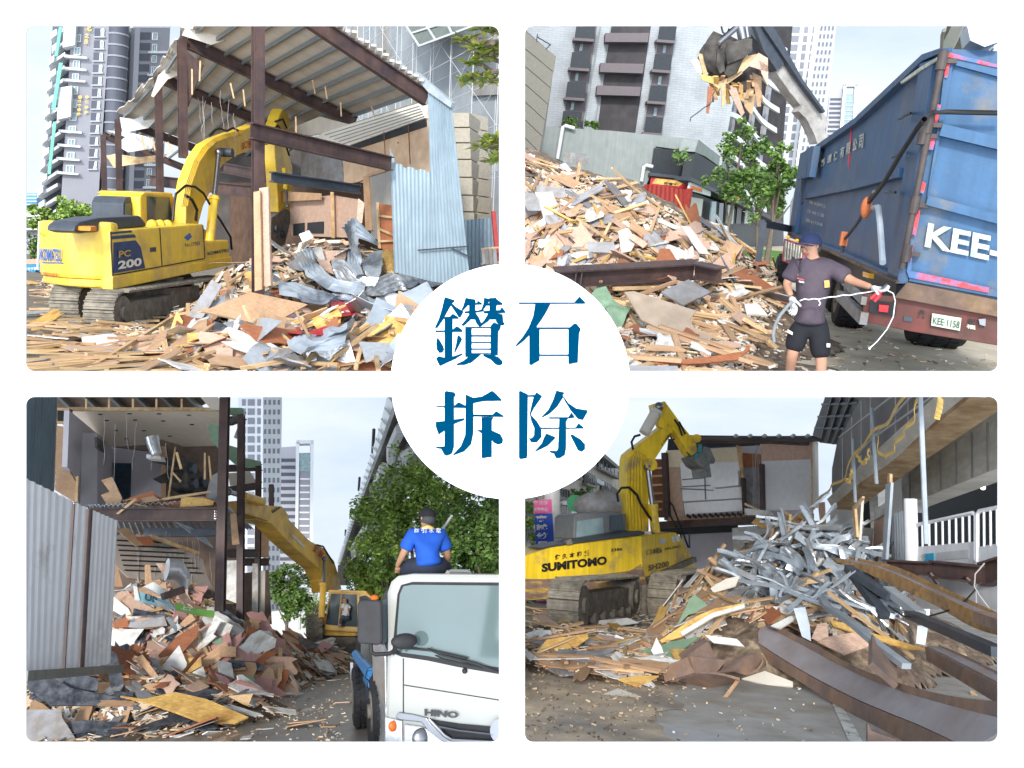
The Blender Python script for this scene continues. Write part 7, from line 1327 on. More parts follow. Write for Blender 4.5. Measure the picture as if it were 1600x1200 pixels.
PSi=vplane(S,PF_.hit(604,966),S.at(594,966,13.5));mb=MB();mb.px(vplane(S,S.at(575,966,9.9),S.at(607,966,9.8)),z12([(808,215),(835,165),(880,160),(872,560),(835,560),(820,500)]),.1);part('door_pillar',mb,m_blk,t,bevel=.01);mb=MB();mb.px(vplane(S,S.at(575,966,10),S.at(607,966,9.75)),z12([(812,240),(842,225),(838,500),(815,520)]),.03,.05);part('side_window',mb,m_glass,t)
Pd=vplane(S,S.at(575,966,10.6),S.at(604,966,9.75));mb=MB();mb.px(Pd,z12([(742,525),(800,520),(826,600),(830,960),(826,1300),(770,1146),(748,700)]),.15);part('foil_wrapped_door',mb,m_foil,t,bevel=.01)
mb=MB();mb.px(vplane(S,S.at(550,966,9.3),S.at(610,966,9.2)),z12([(650,262),(662,240),(700,232),(790,238),(806,255),(810,495),(800,520),(770,527),(665,515),(648,500)]),.12);mr=part('mirror',mb,m_blk,t,bevel=.035);mb=MB();mb.tube([S.at(*q,9.25) for q in z12([(735,520),(740,570),(765,585),(860,578),(890,555)])],.022,6);part('mirror_arm',mb,m_blk,t,True)
mb=MB();c=S.at(*z12([(950,500)])[0],9.05);mb.sphere(c,.15,16,9,(.95,.35,.55));o_=part('round_mirror',mb,m_blk,t,True);mb=MB();mb.tube([c,S.at(*z12([(905,530)])[0],9.1),S.at(*z12([(880,580)])[0],9.2)],.018,6);part('round_mirror_arm',mb,m_blk,t,True)
bw=lambda L,Y: [S.at(*q,Y) for q in z12(L)]
mb=MB();mb.px(vplane(S,S.at(545,966,13.5),S.at(590,966,11)),z12([(622,640),(660,650),(745,700),(765,900),(735,980),(700,985),(620,980)]),.1);part('bed_side',mb,m_dk,t);mb=MB();mb.px(vplane(S,S.at(545,966,13.4),S.at(590,966,10.9)),z12([(620,775),(655,780),(652,835),(620,832)]),.02,.03);part('reflector',mb,m_wht,t)
mb=MB();mb.beam(S.at(*z12([(612,640)])[0],13.5),S.at(*z12([(625,980)])[0],13.2),.04,.04);part('rear_frame',mb,m_galv,t)
m_bp=M('blue_pvc_pipe',(.03,.16,.36),rough=.4)
for k,(a,b) in enumerate((((640,585),(735,720)),((655,600),(740,700)),((700,720),(745,780)))): mb=MB();p,q=S.at(*z12([a])[0],13),S.at(*z12([b])[0],10.8);mb.tube([p,q],.065,14,False);mb.tube([p,q.lerp(p,.01)],.055,14,True);solo(S,'blue_pipe',mb,m_bp,('upper blue plastic pipe sticking out beside the cab','middle blue plastic pipe beside the cab','short lower blue plastic pipe end beside the cab')[k],'pipe',smooth=True)
for (x,y,r,w) in ((624,1060,.42,.25),(745,1190,.42,.3)): c=S.g(*z12([(x,y)])[0]);c.z=r;c.y=max(c.y,9.9);tyre(t,c,V((1,-.05,0)),r,w)
mb=MB();mb.px(vplane(S,S.at(560,966,10.6),S.at(602,966,9.8)),z12([(700,880),(760,850),(780,1000),(775,1200),(720,1200)]),.2,-.1);part('mudguard',mb,m_blk,t);mb=MB();mb.px(PF_,z12([(980,55),(1000,42),(1215,38),(1240,55),(1240,66),(970,70)]),.7,-.4);part('roof_hatch',mb,m_cabw,cab)
mb=MB();mb.sphere(S.at(*z12([(760,222)])[0],14),.07,12,8,(1,1,.7));solo(S,'orange_beacon',mb,MATS['orange_lens'],'small orange beacon beyond the truck mirror','beacon',smooth=True)
# seated man
Y=9.35;j=lambda x,y,d=0: S.at(*z10([(x,y)])[0],Y+d);m_bshirt=M('royal_blue_shirt',(.012,.07,.36),rough=.85,var=.12,scale=3,bump=1,bscale=6);m_npant=M('navy_trousers',(.02,.025,.04),rough=.9,var=.2)
t=thing(S,'person',j(1100,1160),'man in blue shirt and black cap sitting on the cab roof, back turned','person')
J=dict(pelvis=j(1105,1105),chest=j(1092,965),neck=j(1092,875),head=j(1100,828,.03),shl=j(1185,930),shr=j(1000,930),ell=j(1228,1055,.05),elr=j(942,1050,.05),wrl=j(1225,1120,.3),wrr=j(905,1130,.25),hpl=j(1160,1120,.02),hpr=j(1045,1120,.02),knl=j(1225,1140,.38),knr=j(935,1145,.38),anl=j(1120,1180,.5),anr=j(1040,1190,.5),toel=j(1080,1200,.6),toer=j(1080,1200,.65))
body,sh=human(S,t,J,(-.35,1,-.05),M('tanned_skin',(.32,.17,.10),rough=.6),m_bshirt,m_npant,1.02,.8,False,False,-.22);cap(t,J['head'],(0,0,1),(-.5,.9,0),M('black_cap_cloth',(.012,.012,.014),rough=.9),1.05)
mb=MB();mb.sphere(J['head']+V((.005,-.012,-.005)),.094,16,10,(.92,.95,.82));part('hair',mb,MATS['grey_black_hair'],t,True);mb=MB();n0=J['neck'];mb.tube([n0+V((0,0,-.03))+V((math.cos(a)*.085,math.sin(a)*.08,-.02*math.cos(a*2))) for a in [i*.52 for i in range(13)]],.022,8);part('yellow_collar',mb,m_yply,sh,True)
Pb_=vplane(S,j(1000,900,-.175),j(1200,900,-.175));[letters_px(c,Pb_,z10([(x,913),(x+31,915),(x+31,886),(x,884)]),m_wht,sh,.0,.02) for c,x in zip('群引水電',(1012,1058,1106,1152))]
hand(S,t,J['wrl'],(0,.7,-.5),(0,.4,1),(-1,0,0),1.1,MATS['tanned_skin'],.5);hand(S,t,J['wrr'],(.2,.7,-.5),(0,.4,1),(1,0,0),1.1,MATS['tanned_skin'],.5)
mb=MB();mb.tube([j(1190,900,.6),j(1255,805,.6)],.018,6);solo(S,'wooden_stick',mb,m_gry,'short grey stick sticking up right of the seated man','stick')
# debris
B_=[('white cabinet lying on its side at the left of the heap',[(590,425),(800,420),(740,500),(735,530),(590,528)],m_wht,.5,.6),('red brown veneered board sloping across the heap',[(890,590),(1010,470),(1155,385),(1140,470),(1050,570),(900,605)],m_brd,.9,.7),('white speckled board standing on its corner',[(918,655),(1025,525),(1075,640),(1060,740),(1055,825),(1000,780)],m_wht,.9,.85),('white corner board with brown patch at the heap top right',[(1245,330),(1370,400),(1325,500),(1230,450)],m_wht,.7,.8),('black striped planks leaning against the hoarding corner',[(545,620),(580,555),(625,580),(685,820),(600,840)],m_blkb,1.0,.8),('charcoal board piece behind the black sheet',[(285,770),(310,680),(505,740),(500,820),(330,800)],m_blkb,.7,.7),('long charcoal roofing sheet in the left foreground',[(40,665),(160,700),(330,800),(640,860),(840,890),(760,905),(210,912),(60,805)],m_blkb,.75,.35),('curled yellow plywood sheet in the foreground',[(650,850),(800,870),(1000,825),(1200,870),(1470,985),(1380,1028),(1190,1025),(1020,960),(850,900)],m_yply,.8,.35),('black glossy panel along the bottom',[(300,1020),(420,1005),(1035,1050),(1010,1146),(390,1146),(360,1090)],m_blkb,.45,.3),('wet blue grey sheet at the bottom left corner',[(0,938),(270,938),(275,990),(385,1160),(0,1160)],m_gry,.9,.5),('green white striped sheet on the right of the heap',[(1380,740),(1500,720),(1530,830),(1450,810)],m_grn,.5,.4),('pink board lying in front of the heap',[(1215,690),(1330,730),(1420,850),(1200,815)],m_pink,.5,.4),('pale pink sheet at the road edge',[(1495,735),(1620,740),(1620,860),(1550,850)],m_pink,.4,.3),('yellowish block board in the heap centre',[(1060,610),(1165,600),(1170,660),(1060,720)],m_yply,.8,.7),('bundle of brown boards leaning at the centre',[(745,610),(790,585),(950,800),(930,820)],m_ply,.8,.7),('second leaning brown board at the centre',[(830,600),(880,610),(1000,820),(960,810)],m_gry,.7,.7),('dark blue board on the right of the heap',[(1340,620),(1520,630),(1575,665),(1550,690),(1380,670)],m_blkb,.5,.3),('cream curved panel behind the cabinet',[(600,210),(700,290),(740,370),(700,360),(595,300)],m_ivory,.6,.8),('grey brown trough piece above the cabinet',[(710,380),(930,340),(950,400),(800,420),(700,410)],m_gry,.6,.6),('reddish torn board in the upper heap',[(600,380),(680,340),(710,410),(610,415)],m_brd,.6,.6),('orange folded board below the sign sheet',[(1030,390),(1100,315),(1130,360),(1060,410)],m_ply,.8,.8),('green dark board at the back right of the heap',[(1230,450),(1320,490),(1300,520),(1240,510)],m_grn,.6,.6),('black rumpled sheet hanging over the back of the heap',[(1220,290),(1310,280),(1440,380),(1440,440),(1370,400),(1320,370),(1250,330)],m_blkb,.6,.7),('tan panel at the left of the black planks',[(385,670),(500,690),(510,720),(420,720)],m_plyp,.8,.6),('square tan slatted panel',[(1285,530),(1390,535),(1388,600),(1285,600)],m_ply,.7,.7),('brown cardboard flap in the foreground centre',[(1060,790),(1150,750),(1220,790),(1130,830)],m_plyp,.6,.4),('wooden crate side at the front of the heap',[(1345,850),(1500,835),(1470,910),(1440,900)],m_pine,.4,.5),('white torn board below the cabinet corner',[(1110,700),(1180,660),(1200,740),(1140,750)],m_wht,.7,.6),('flaked white board right of centre',[(1265,620),(1360,640),(1380,740),(1280,700)],m_wht,.6,.6)]
for lb,q,m,lf,fc in B_: lay(H3,z11(q),m,lb,lift=lf,face=fc,t=.03)
for lb,q,m,lf,fc in [('brown trough shaped board before the excavator',[(310,590),(560,575),(570,625),(380,625)],m_plyp,.3,.6),('red brown long board by the crawler track',[(190,500),(320,530),(430,575),(200,550)],m_brd,.5,.6),('flat pale board on the road',[(270,950),(330,925),(385,940),(330,965)],m_wht,.05,.1),('pink white sheet on the road edge',[(0,740),(80,760),(240,860),(0,870)],m_pink,.3,.3),('white plastic bag on the heap',[(120,540),(160,510),(215,550),(200,580)],m_wht,.4,.7)]: lay(H3,z12(q),m,lb,lift=lf,face=fc,t=.03)
P=vplane(S,S.at(200,966,16),S.at(340,966,16.5));t=thing(S,'broken_signboard',P.hit(*z11([(960,260)])[0]),'broken cyan and green shop signboard lying on top of the heap','signboard')
mb=MB();mb.px(P,z11([(735,145),(790,190),(960,245),(1005,300),(880,275),(750,240)]),.06);part('panel',mb,M('cyan_sign_sheet',(.28,.52,.58),rough=.4),t);mb=MB();mb.px(P,z11([(1000,250),(1130,290),(1255,305),(1250,350),(1120,330),(1005,300)]),.06);g_=part('panel',mb,M('green_sign_sheet',(.18,.38,.08),rough=.4),t);mb=MB();mb.px(P,z11([(735,145),(755,150),(775,240),(745,235)]),.05,.03);mb.px(P,z11([(860,230),(960,270),(965,310),(900,280)]),.05,.03);part('trim',mb,m_wht,t)
letters_px('UR',P,z11([(800,235),(895,262),(895,222),(808,195)]),M('dark_teal_letter',(.05,.12,.15)),t,.04,.02);letters_px('上工',P,z11([(1035,295),(1110,310),(1112,285),(1038,268)]),m_wht,g_,.04,.02)
mb=MB();mb.px(P,z11([(880,0),(930,0),(1115,260),(1060,262)]),.05,-.4);solo(S,'leaning_plank',mb,m_plyp,'long tan plank leaning behind the silver duct','board');mb=MB();mb.tube([P.hit(*q,-.1) for q in z11([(945,40),(1010,45),(1050,90),(1060,170)])],[.2,.2,.14,.06],14);solo(S,'foil_duct',mb,m_foil,'fat torn silver foil duct on the leaning plank','duct',smooth=True)
mb=MB();mb.px(P,z11([(800,150),(860,120),(980,190),(960,240),(880,190)]),.15,-.3);solo(S,'torn_insulation',mb,m_wht,'torn white foam insulation above the signboard','insulation');mb=MB();mb.beam(P.hit(*z11([(920,215)])[0],.1),P.hit(*z11([(1050,170)])[0],.1),.25,.12);solo(S,'steel_offcut',mb,m_steel,'dark steel offcut on the signboard','steel piece')
for q,lb in (([(812,10),(840,10),(850,130),(815,140)],'splintered upright stump behind the heap'),([(610,0),(630,20),(665,150),(610,150)],'brown post piece beside the hoarding')): mb=MB();mb.px(P,z11(q),.1,-.8);solo(S,'wood_stump',mb,m_ply,lb,'post')
crum(H3,z11([(735,290),(800,300),(930,330)]),z11([(720,340),(820,350),(940,350)]),m_blkb,'dark bent sheet between signboard and cabinet',0,0,.08,.6,14,8);crum(H3,z11([(940,350),(985,420),(1000,450)]),z11([(960,340),(1010,400),(1010,440)]),m_galv,'thin bright metal strip in the heap',0,0,.03,.8,14,4)
up3=[(170,950),(205,915),(300,920),(350,960),(390,985),(480,990),(560,1030),(550,1045),(480,1075),(380,1090),(290,1090),(170,1060)];left3=[(40,1040),(170,1040),(380,1090),(340,1150),(40,1165)];rd3=[(330,1090),(480,1070),(560,1050),(545,1160),(330,1165)]
litter(H3,up3,75,'batten',[m_pine,m_ply,m_brd],lambda p: (U(.4,1.7),U(.035,.1),U(.02,.045)),.35,'loose batten in the heap below the open storeys','batten','battens in the heap below the open storeys',name='wood_batten',lift=.08)
litter(H3,up3,130,'board',[m_wht,m_ply,m_brd,m_plyp,m_pink,m_gry,m_wht,m_blkb,m_plyp,m_plyp],lambda p: (U(.35,1.3),U(.18,.6),U(.008,.025)),.55,'broken board in the heap below the open storeys','board','boards in the heap below the open storeys',name='broken_board',lift=.08)
litter(H3,left3,50,'board',[m_blkb,m_blkb,m_brd,m_gry,m_ply],lambda p: (U(.3,.9),U(.1,.4),U(.01,.03)),.4,'dark board in the left foreground heap','board','dark boards in the left foreground',name='broken_board',lift=.06)
litter(H3,rd3,22,'board',[m_wht,m_plyp,m_ply],lambda p: (U(.15,.6),U(.06,.25),U(.008,.02)),.1,'board scrap lying on the wet road','board','board scraps on the wet road',name='broken_board')
chips(H3,up3,2600,'splinters and chips over the heap below the open storeys');chips(H3,left3,800,'splinters between the dark foreground boards');chips(H3,rd3,300,'small splinters strewn on the wet road',.01,.07)

# ================================================================ lower right: second excavator, scrap heap, steel beams
S=BR;z13=zf(810,610);z14=zf(1180,610);z15=zf(810,880);z16=zf(1180,880)
m_dusty=M('dusty_brown_yard',(.58,.45,.31),rough=.95,var=.25,scale=.8,col2=(.22,.20,.18),amt=.3,edge=.3,bump=.5,bscale=22);m_pave=M('grey_asphalt_yard',(.43,.42,.405),rough=.9,var=.15,scale=1.2,col2=(.31,.27,.21),amt=.22,edge=.3,bump=.25,bscale=45)
ground(S,'asphalt',[(-4,6),(5,6),(10,24),(60,200),(-60,200),(-16,24)],m_pave);q0=[S.g(x,y,.006) for x,y in ((700,1300),(1110,1300),(1040,1120),(1075,1060),(1110,1035),(1150,1000),(1100,975),(800,975))];q=[q0[i].lerp(q0[(i+1) % 8],k/14)+V((U(-.13,.13),U(-.13,.13),0)) for i in range(8) for k in range(14)];mb=MB();mb.add(q,[tuple(range(len(q)))]);solo(S,'dirt',mb,m_dusty,None,None,kind='structure')
mb=MB();mb.add([S.g(x,y,.008) for x,y in z16([(480,870),(545,890),(700,1160),(610,1160)])],[(0,1,2,3)]);solo(S,'road_marking',mb,M('worn_white_paint',(.62,.62,.58),rough=.8,var=.1,col2=(.3,.3,.28),amt=.15,edge=.15,scale=5),None,None,kind='structure')
H4=Heap(S,[(1258,1008,2.35,2.0,3),(1195,1003,1.75,2.0,3),(1325,1005,1.7,1.8,3),(1135,1012,.9,1.3,2.0),(1405,1015,.8,1.6,2.4),(850,1005,.25,2.2,2),(955,1035,.25,2,2),(1230,1045,.9,2,1.6),(1330,1035,.5,1.6,1.4)])
solo(S,'rubble_mound',H4.mesh(-7,6.5,8,25,150,150),m_rub,'mound of boards and dirt under the silver scrap','rubble',kind='stuff')
# old apartment block
m_old=M('stained_beige_render',(.70,.65,.56),rough=.9,var=.15,scale=.4,col2=(.5,.46,.4),amt=.4,edge=.3,streak=.25);m_grl=M('dark_window_grille',(.07,.075,.08),rough=.6,var=.4,scale=1)
P=vplane(S,S.at(800,868,34),S.at(967,868,52));t=thing(S,'old_apartment_block',P.hit(900,868),'stained beige old apartment block with barred windows and hanging plants','building')
mb=MB();mb.px(P,z13([(-100,300),(540,405),(642,490),(640,1050),(-100,1100)]),6);part('wall',mb,m_old,t);mb=MB();mb.px(P,z13([(-100,280),(540,395),(648,488),(640,500),(535,418),(-100,310)]),1,.5);part('roof_edge',mb,m_conc,t)
for q in ([(520,435),(640,520),(640,565),(515,500)],[(430,515),(490,545),(488,620),(425,600)],[(540,575),(595,605),(592,665),(535,640)],[(600,612),(640,640),(638,690),(598,670)],[(340,470),(400,500),(398,570),(335,545)],[(250,620),(330,640),(330,700),(245,690)],[(435,690),(490,700),(488,760),(430,755)],[(510,700),(560,715),(555,760),(505,750)],[(50,720),(95,725),(92,800),(45,800)],[(260,720),(340,730),(340,800),(258,795)],[(260,830),(345,835),(345,940),(258,945)],[(45,880),(100,885),(98,960),(42,960)]): mb=MB();mb.px(P,z13(q),.3,.15);w=part('window',mb,m_glass,t);mb=MB();\
    [mb.beam(P.hit(*z13([(q[0][0]+(q[1][0]-q[0][0])*k/5,q[0][1]+(q[1][1]-q[0][1])*k/5)])[0],.35),P.hit(*z13([(q[3][0]+(q[2][0]-q[3][0])*k/5,q[3][1]+(q[2][1]-q[3][1])*k/5)])[0],.35),.05,.05) for k in range(6)];mb.beam(P.hit(*z13([q[3]])[0],.3),P.hit(*z13([q[2]])[0],.3),.3,.12);part('grille',mb,m_conc,w)
for x,y in ((505,565),(525,575),(600,695),(455,640),(300,705)): mb=MB();mb.px(P,z13([(x,y),(x+26,y+8),(x+26,y+36),(x,y+28)]),.4,.5);part('air_conditioner',mb,m_wtile,t,bevel=.02)
cb=MB();crown(cb,[(P.hit(*z13([k])[0],.6),r_,.5) for k,r_ in (((400,660),1.0),((460,690),1.0),((530,715),.9),((60,770),.9),((60,900),1.2),((560,700),.7))],1300,.22,7);part('hanging_plants',cb,m_leafA,t)
t=thing(S,'small_house',S.at(970,868,60)-V((0,0,1.6)),'pale small house with a red roof edge behind the boom','building');P=vplane(S,S.at(955,868,60),S.at(985,868,60));mb=MB();mb.px(P,z13([(630,505),(720,500),(720,1000),(630,1000)]),4);part('wall',mb,m_hr,t);mb=MB();mb.px(P,z13([(635,488),(720,480),(720,503),(635,508)]),4.2,.1);part('roof',mb,m_brd,t)
# street signs
PSg=vplane(S,S.at(830,868,28),S.at(930,868,28));mb=MB();mb.tube([PSg.hit(*z13([(222,1000)])[0]),PSg.hit(*z13([(215,560)])[0])],.28,12);solo(S,'sign_pole',mb,m_scaf,'thick grey street pole beside the blue vertical sign','pole',smooth=True)
m_pk=M('pink_sign',(.70,.10,.32),rough=.5,var=.04);m_bs=M('blue_sign',(.02,.07,.42),rough=.5,var=.04)
t=thing(S,'blue_vertical_sign',PSg.hit(850,868),'tall blue vertical shop sign with white characters and pink top','sign');mb=MB();mb.px(PSg,z13([(98,702),(212,698),(215,785),(102,790)]),.25,.3);a_=part('pink_panel',mb,m_pk,t);mb=MB();mb.px(PSg,z13([(104,794),(217,788),(228,1005),(112,1010)]),.25,.3);b_=part('blue_panel',mb,m_bs,t)
letters_px('嬰兒部',PSg,z13([(112,738),(205,735),(204,710),(111,713)]),m_wht,a_,.02,.33);letters_px('托嬰中心',PSg,z13([(112,782),(207,778),(206,752),(111,756)]),m_wht,a_,.02,.33)
for i,c in enumerate('育誠幼兒'): letters_px(c,PSg,z13([(128+i*2,846+i*54),(200+i*2,843+i*54),(199+i*2,803+i*54),(127+i*2,806+i*54)]),m_wht,b_,.035,.33)
t=thing(S,'green_white_sign',PSg.hit(905,868),'white vertical sign with green characters beside a magenta one','sign');mb=MB();mb.px(PSg,z13([(338,704),(390,702),(395,945),(350,948)]),.2,-1);a_=part('white_panel',mb,m_wtile,t);mb=MB();mb.px(PSg,z13([(390,702),(415,700),(422,795),(396,800)]),.2,-1);part('magenta_panel',mb,m_pk,t);m_gs=M('sign_green',(.02,.22,.09),rough=.5)
letters_px('博士',PSg,z13([(348,765),(384,762),(383,742),(347,745)]),m_gs,a_,.02,-.96);letters_px('錢',PSg,z13([(346,800),(386,798),(385,770),(345,773)]),m_gs,a_,.03,-.96);mb=MB();c=PSg.hit(*z13([(364,723)])[0],-.97);mb.tube([c,c+PSg.n*.03],.3,18);part('round_mark',mb,m_gs,a_)
cb=MB();crown(cb,[(S.at(825,930,24),.8,1),(S.at(822,900,26),.8,1),(S.at(828,950,22),.5,1)],900,.14,8);solo(S,'bush',cb,m_leafA,'dark bush behind the counterweight at the left edge','bush');mb=MB();mb.px(vplane(S,S.at(800,868,22),S.at(920,868,22)),z15([(100,250),(300,215),(390,215),(250,330),(120,320)]),.1);solo(S,'purple_banner',mb,M('purple_banner',(.30,.05,.30),rough=.6),'purple banner low behind the left crawler','banner')
# back steel building
PB=vplane(S,S.at(1000,868,27),S.at(1275,868,25));t=thing(S,'steel_building',PB.hit(1150,868),'half stripped two storey steel building with cream and white wall panels','building');m_rfd=M('dark_roof_edge',(.07,.065,.07),rough=.5,var=.2)
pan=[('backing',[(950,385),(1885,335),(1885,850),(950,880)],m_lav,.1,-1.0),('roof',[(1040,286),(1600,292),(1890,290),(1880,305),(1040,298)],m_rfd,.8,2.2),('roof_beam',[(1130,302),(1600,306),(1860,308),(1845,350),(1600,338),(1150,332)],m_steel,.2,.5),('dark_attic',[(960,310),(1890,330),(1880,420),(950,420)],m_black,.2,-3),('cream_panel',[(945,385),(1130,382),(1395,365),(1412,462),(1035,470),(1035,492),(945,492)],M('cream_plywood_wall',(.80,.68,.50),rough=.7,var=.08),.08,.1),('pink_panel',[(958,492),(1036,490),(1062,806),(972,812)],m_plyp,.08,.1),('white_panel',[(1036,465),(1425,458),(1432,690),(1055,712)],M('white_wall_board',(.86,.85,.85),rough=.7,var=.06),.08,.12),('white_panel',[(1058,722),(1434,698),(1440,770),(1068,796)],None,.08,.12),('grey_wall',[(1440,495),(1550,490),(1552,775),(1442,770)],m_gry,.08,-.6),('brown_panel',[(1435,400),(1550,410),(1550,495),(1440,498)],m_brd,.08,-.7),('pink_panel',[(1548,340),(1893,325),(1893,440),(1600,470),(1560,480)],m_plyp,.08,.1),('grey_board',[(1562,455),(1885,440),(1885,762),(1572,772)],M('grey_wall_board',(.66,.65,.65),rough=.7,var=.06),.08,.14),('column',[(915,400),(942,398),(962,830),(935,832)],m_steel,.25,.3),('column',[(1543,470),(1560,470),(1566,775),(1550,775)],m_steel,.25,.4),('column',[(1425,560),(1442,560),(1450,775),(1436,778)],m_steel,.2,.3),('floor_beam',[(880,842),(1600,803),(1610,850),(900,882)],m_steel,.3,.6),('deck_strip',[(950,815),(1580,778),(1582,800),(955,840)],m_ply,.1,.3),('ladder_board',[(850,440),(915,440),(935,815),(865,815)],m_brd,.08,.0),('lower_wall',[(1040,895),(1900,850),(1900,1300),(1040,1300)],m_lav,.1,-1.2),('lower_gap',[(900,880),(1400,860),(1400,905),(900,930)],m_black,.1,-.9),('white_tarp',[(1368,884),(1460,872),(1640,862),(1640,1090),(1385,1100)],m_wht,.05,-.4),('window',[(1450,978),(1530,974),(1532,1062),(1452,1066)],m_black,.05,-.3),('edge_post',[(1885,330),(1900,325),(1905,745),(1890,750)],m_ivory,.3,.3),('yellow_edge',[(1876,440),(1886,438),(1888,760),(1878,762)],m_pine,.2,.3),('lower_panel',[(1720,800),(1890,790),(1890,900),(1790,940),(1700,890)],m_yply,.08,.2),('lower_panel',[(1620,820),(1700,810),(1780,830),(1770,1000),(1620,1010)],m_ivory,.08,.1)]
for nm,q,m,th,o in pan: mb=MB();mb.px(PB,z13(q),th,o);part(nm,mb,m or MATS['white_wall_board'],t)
mb=MB()
for y in (500,550,608,662,715,765): mb.beam(PB.hit(*z13([(850,y)])[0],.08),PB.hit(*z13([(925,y-3)])[0],.08),.05,.06)
part('ladder_battens',mb,m_pine,t);mb=MB()
for a,b in (((1420,525),(1265,628)),((1265,628),(1425,612)),((1050,572),(1200,560)),((1050,618),(1230,608)),((1195,560),(1200,700)),((1040,630),(1250,640))): mb.beam(PB.hit(*z13([a])[0],.14),PB.hit(*z13([b])[0],.14),.025,.03)
part('panel_joints',mb,m_gry,t);mb=MB();mb.prism([PB.hit(*q,.14) for q in z13([(1425,520),(1430,612),(1268,628)])],PB.n*.25);part('folded_flap',mb,MATS['white_wall_board'],t);mb=MB()
for i in range(6): x=1390+i*92;mb.beam(PB.hit(*z13([(x,286)])[0],2.3),PB.hit(*z13([(x+8,298)])[0],2.3),.15,.1)
part('roof_clips',mb,m_scaf,t);mb=MB();mb.px(PB,z13([(1395,350),(1425,360),(1440,565),(1428,570)]),.1,.25);part('edge_board',mb,m_pine,t);mb=MB()
for i in range(14): mb.beam(PB.hit(*z13([(1080+i*36,798-i*1.5)])[0],.45),PB.hit(*z13([(1105+i*36,815-i*1.5)])[0],.45),.06,.08)
part('joist_ends',mb,m_black2,t)
wires(S,7,PB,(1172,690,1190,720),'cable hanging at the gap of the steel building',drop=(60,120),group='cables hanging on the steel building',r=.012)
mb=MB();mb.tube([PB.hit(*q,.8) for q in z13([(968,712),(990,740),(1090,1010)])],.03,5);mb.tube([PB.hit(*q,.8) for q in z13([(968,712),(972,800),(1040,930),(1040,1000)])],.03,5);mb.tube([PB.hit(*q,.8) for q in z13([(1000,905),(1095,915),(1098,1010)])],.03,5);solo(S,'handrail',mb,m_black2,'thin black stair handrail before the steel building','handrail')
for q,m,lb in (([(1450,755),(1600,770),(1640,800),(1450,800)],m_wht,'white board hanging over the deck edge'),([(1530,810),(1612,862),(1580,890),(1492,850)],m_yply,'cream board tipping off the deck edge'),([(1450,720),(1540,760),(1535,770),(1450,735)],m_pine,'battens lying on the deck edge')): mb=MB();mb.px(PB,z13(q),.04,.9);solo(S,'hanging_board',mb,m,lb,'board')
# concrete structure at the right
A1=S.at(1305,868,26);A2=S.at(1590,868,11.5);PL=vplane(S,A1,A2);m_netw=M('dark_safety_net',(.20,.19,.20),rough=.9,var=.15,scale=.5,col2=(.26,.25,.25),amt=.4,edge=.3);m_form=M('board_marked_concrete',(.74,.71,.64),rough=.85,var=.12,scale=.8,col2=(.55,.52,.46),amt=.4,edge=.3,stretch=(1,1,4),bump=.2)
t=thing(S,'concrete_structure',PL.hit(1450,868),'raw concrete building shell with dark netting and timber ledge','building')
mb=MB();mb.px(PL,z14([(490,640),(492,500),(522,345),(690,20),(1400,20),(1340,60),(850,440),(505,735)]),.3,.3);part('net_wall',mb,m_netw,t);mb=MB();mb.px(PL,z14([(500,742),(850,438),(1340,45),(1380,45),(860,460),(505,762)]),.5,.6);part('timber_ledge',mb,m_pine,t)
PU=plane3(S,PL.hit(*z14([(780,540)])[0],.5),PL.hit(*z14([(1600,-120)])[0],.5),S.at(*z14([(940,530)])[0],21));mb=MB();mb.px(PU,z14([(500,765),(860,462),(1400,30),(1700,-30),(1700,30),(1558,140),(940,530),(780,540),(560,745)]),.3);part('slab_underside',mb,m_form,t)
PW=vplane(S,S.at(1405,868,22),S.at(1590,868,14));mb=MB();mb.px(PW,z14([(936,530),(1560,128),(1700,40),(1700,420),(1558,498),(1025,712),(960,740),(945,780)]),.5,0);part('beam_wall',mb,m_form,t);mb=MB()
for k in range(6): x=990+k*100;mb.beam(PW.hit(*z14([(x,525-k*64)])[0],.01),PW.hit(*z14([(x+3,720-k*40)])[0],.01),.03,.03)
part('form_joints',mb,m_conc,t)
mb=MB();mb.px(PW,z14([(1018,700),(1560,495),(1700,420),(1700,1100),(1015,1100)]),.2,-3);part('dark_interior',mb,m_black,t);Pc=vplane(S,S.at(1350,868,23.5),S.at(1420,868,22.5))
m_pc=M('pale_column_concrete',(.55,.53,.50),rough=.85,var=.12,scale=.6,bump=.2)
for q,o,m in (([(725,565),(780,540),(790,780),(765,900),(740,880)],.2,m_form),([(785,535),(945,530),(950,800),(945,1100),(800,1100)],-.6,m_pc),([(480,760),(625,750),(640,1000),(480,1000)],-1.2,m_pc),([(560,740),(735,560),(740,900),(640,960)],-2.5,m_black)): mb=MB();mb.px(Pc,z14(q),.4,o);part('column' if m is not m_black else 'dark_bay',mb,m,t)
t2=thing(S,'catch_fan',PL.hit(1300,700),'grey sheet protective fan on the top corner of the concrete shell','canopy');Pf=plane3(S,S.at(*z14([(372,285)])[0],27),S.at(*z14([(520,345)])[0],25),S.at(*z14([(700,40)])[0],20));mb=MB();mb.px(Pf,z14([(368,285),(380,240),(455,20),(710,20),(522,348),(415,335)]),.08);part('sheets',mb,M('grey_fan_sheet',(.27,.27,.26),rough=.7,var=.15,scale=1),t2);mb=MB()
for a,b in (((430,90),(660,80)),((405,170),(620,160)),((385,240),(575,245)),((500,30),(420,330)),((560,30),(465,335)),((620,40),(500,340))): mb.beam(Pf.hit(*z14([a])[0],.05),Pf.hit(*z14([b])[0],.05),.06,.06)
part('frame',mb,m_dk,t2)
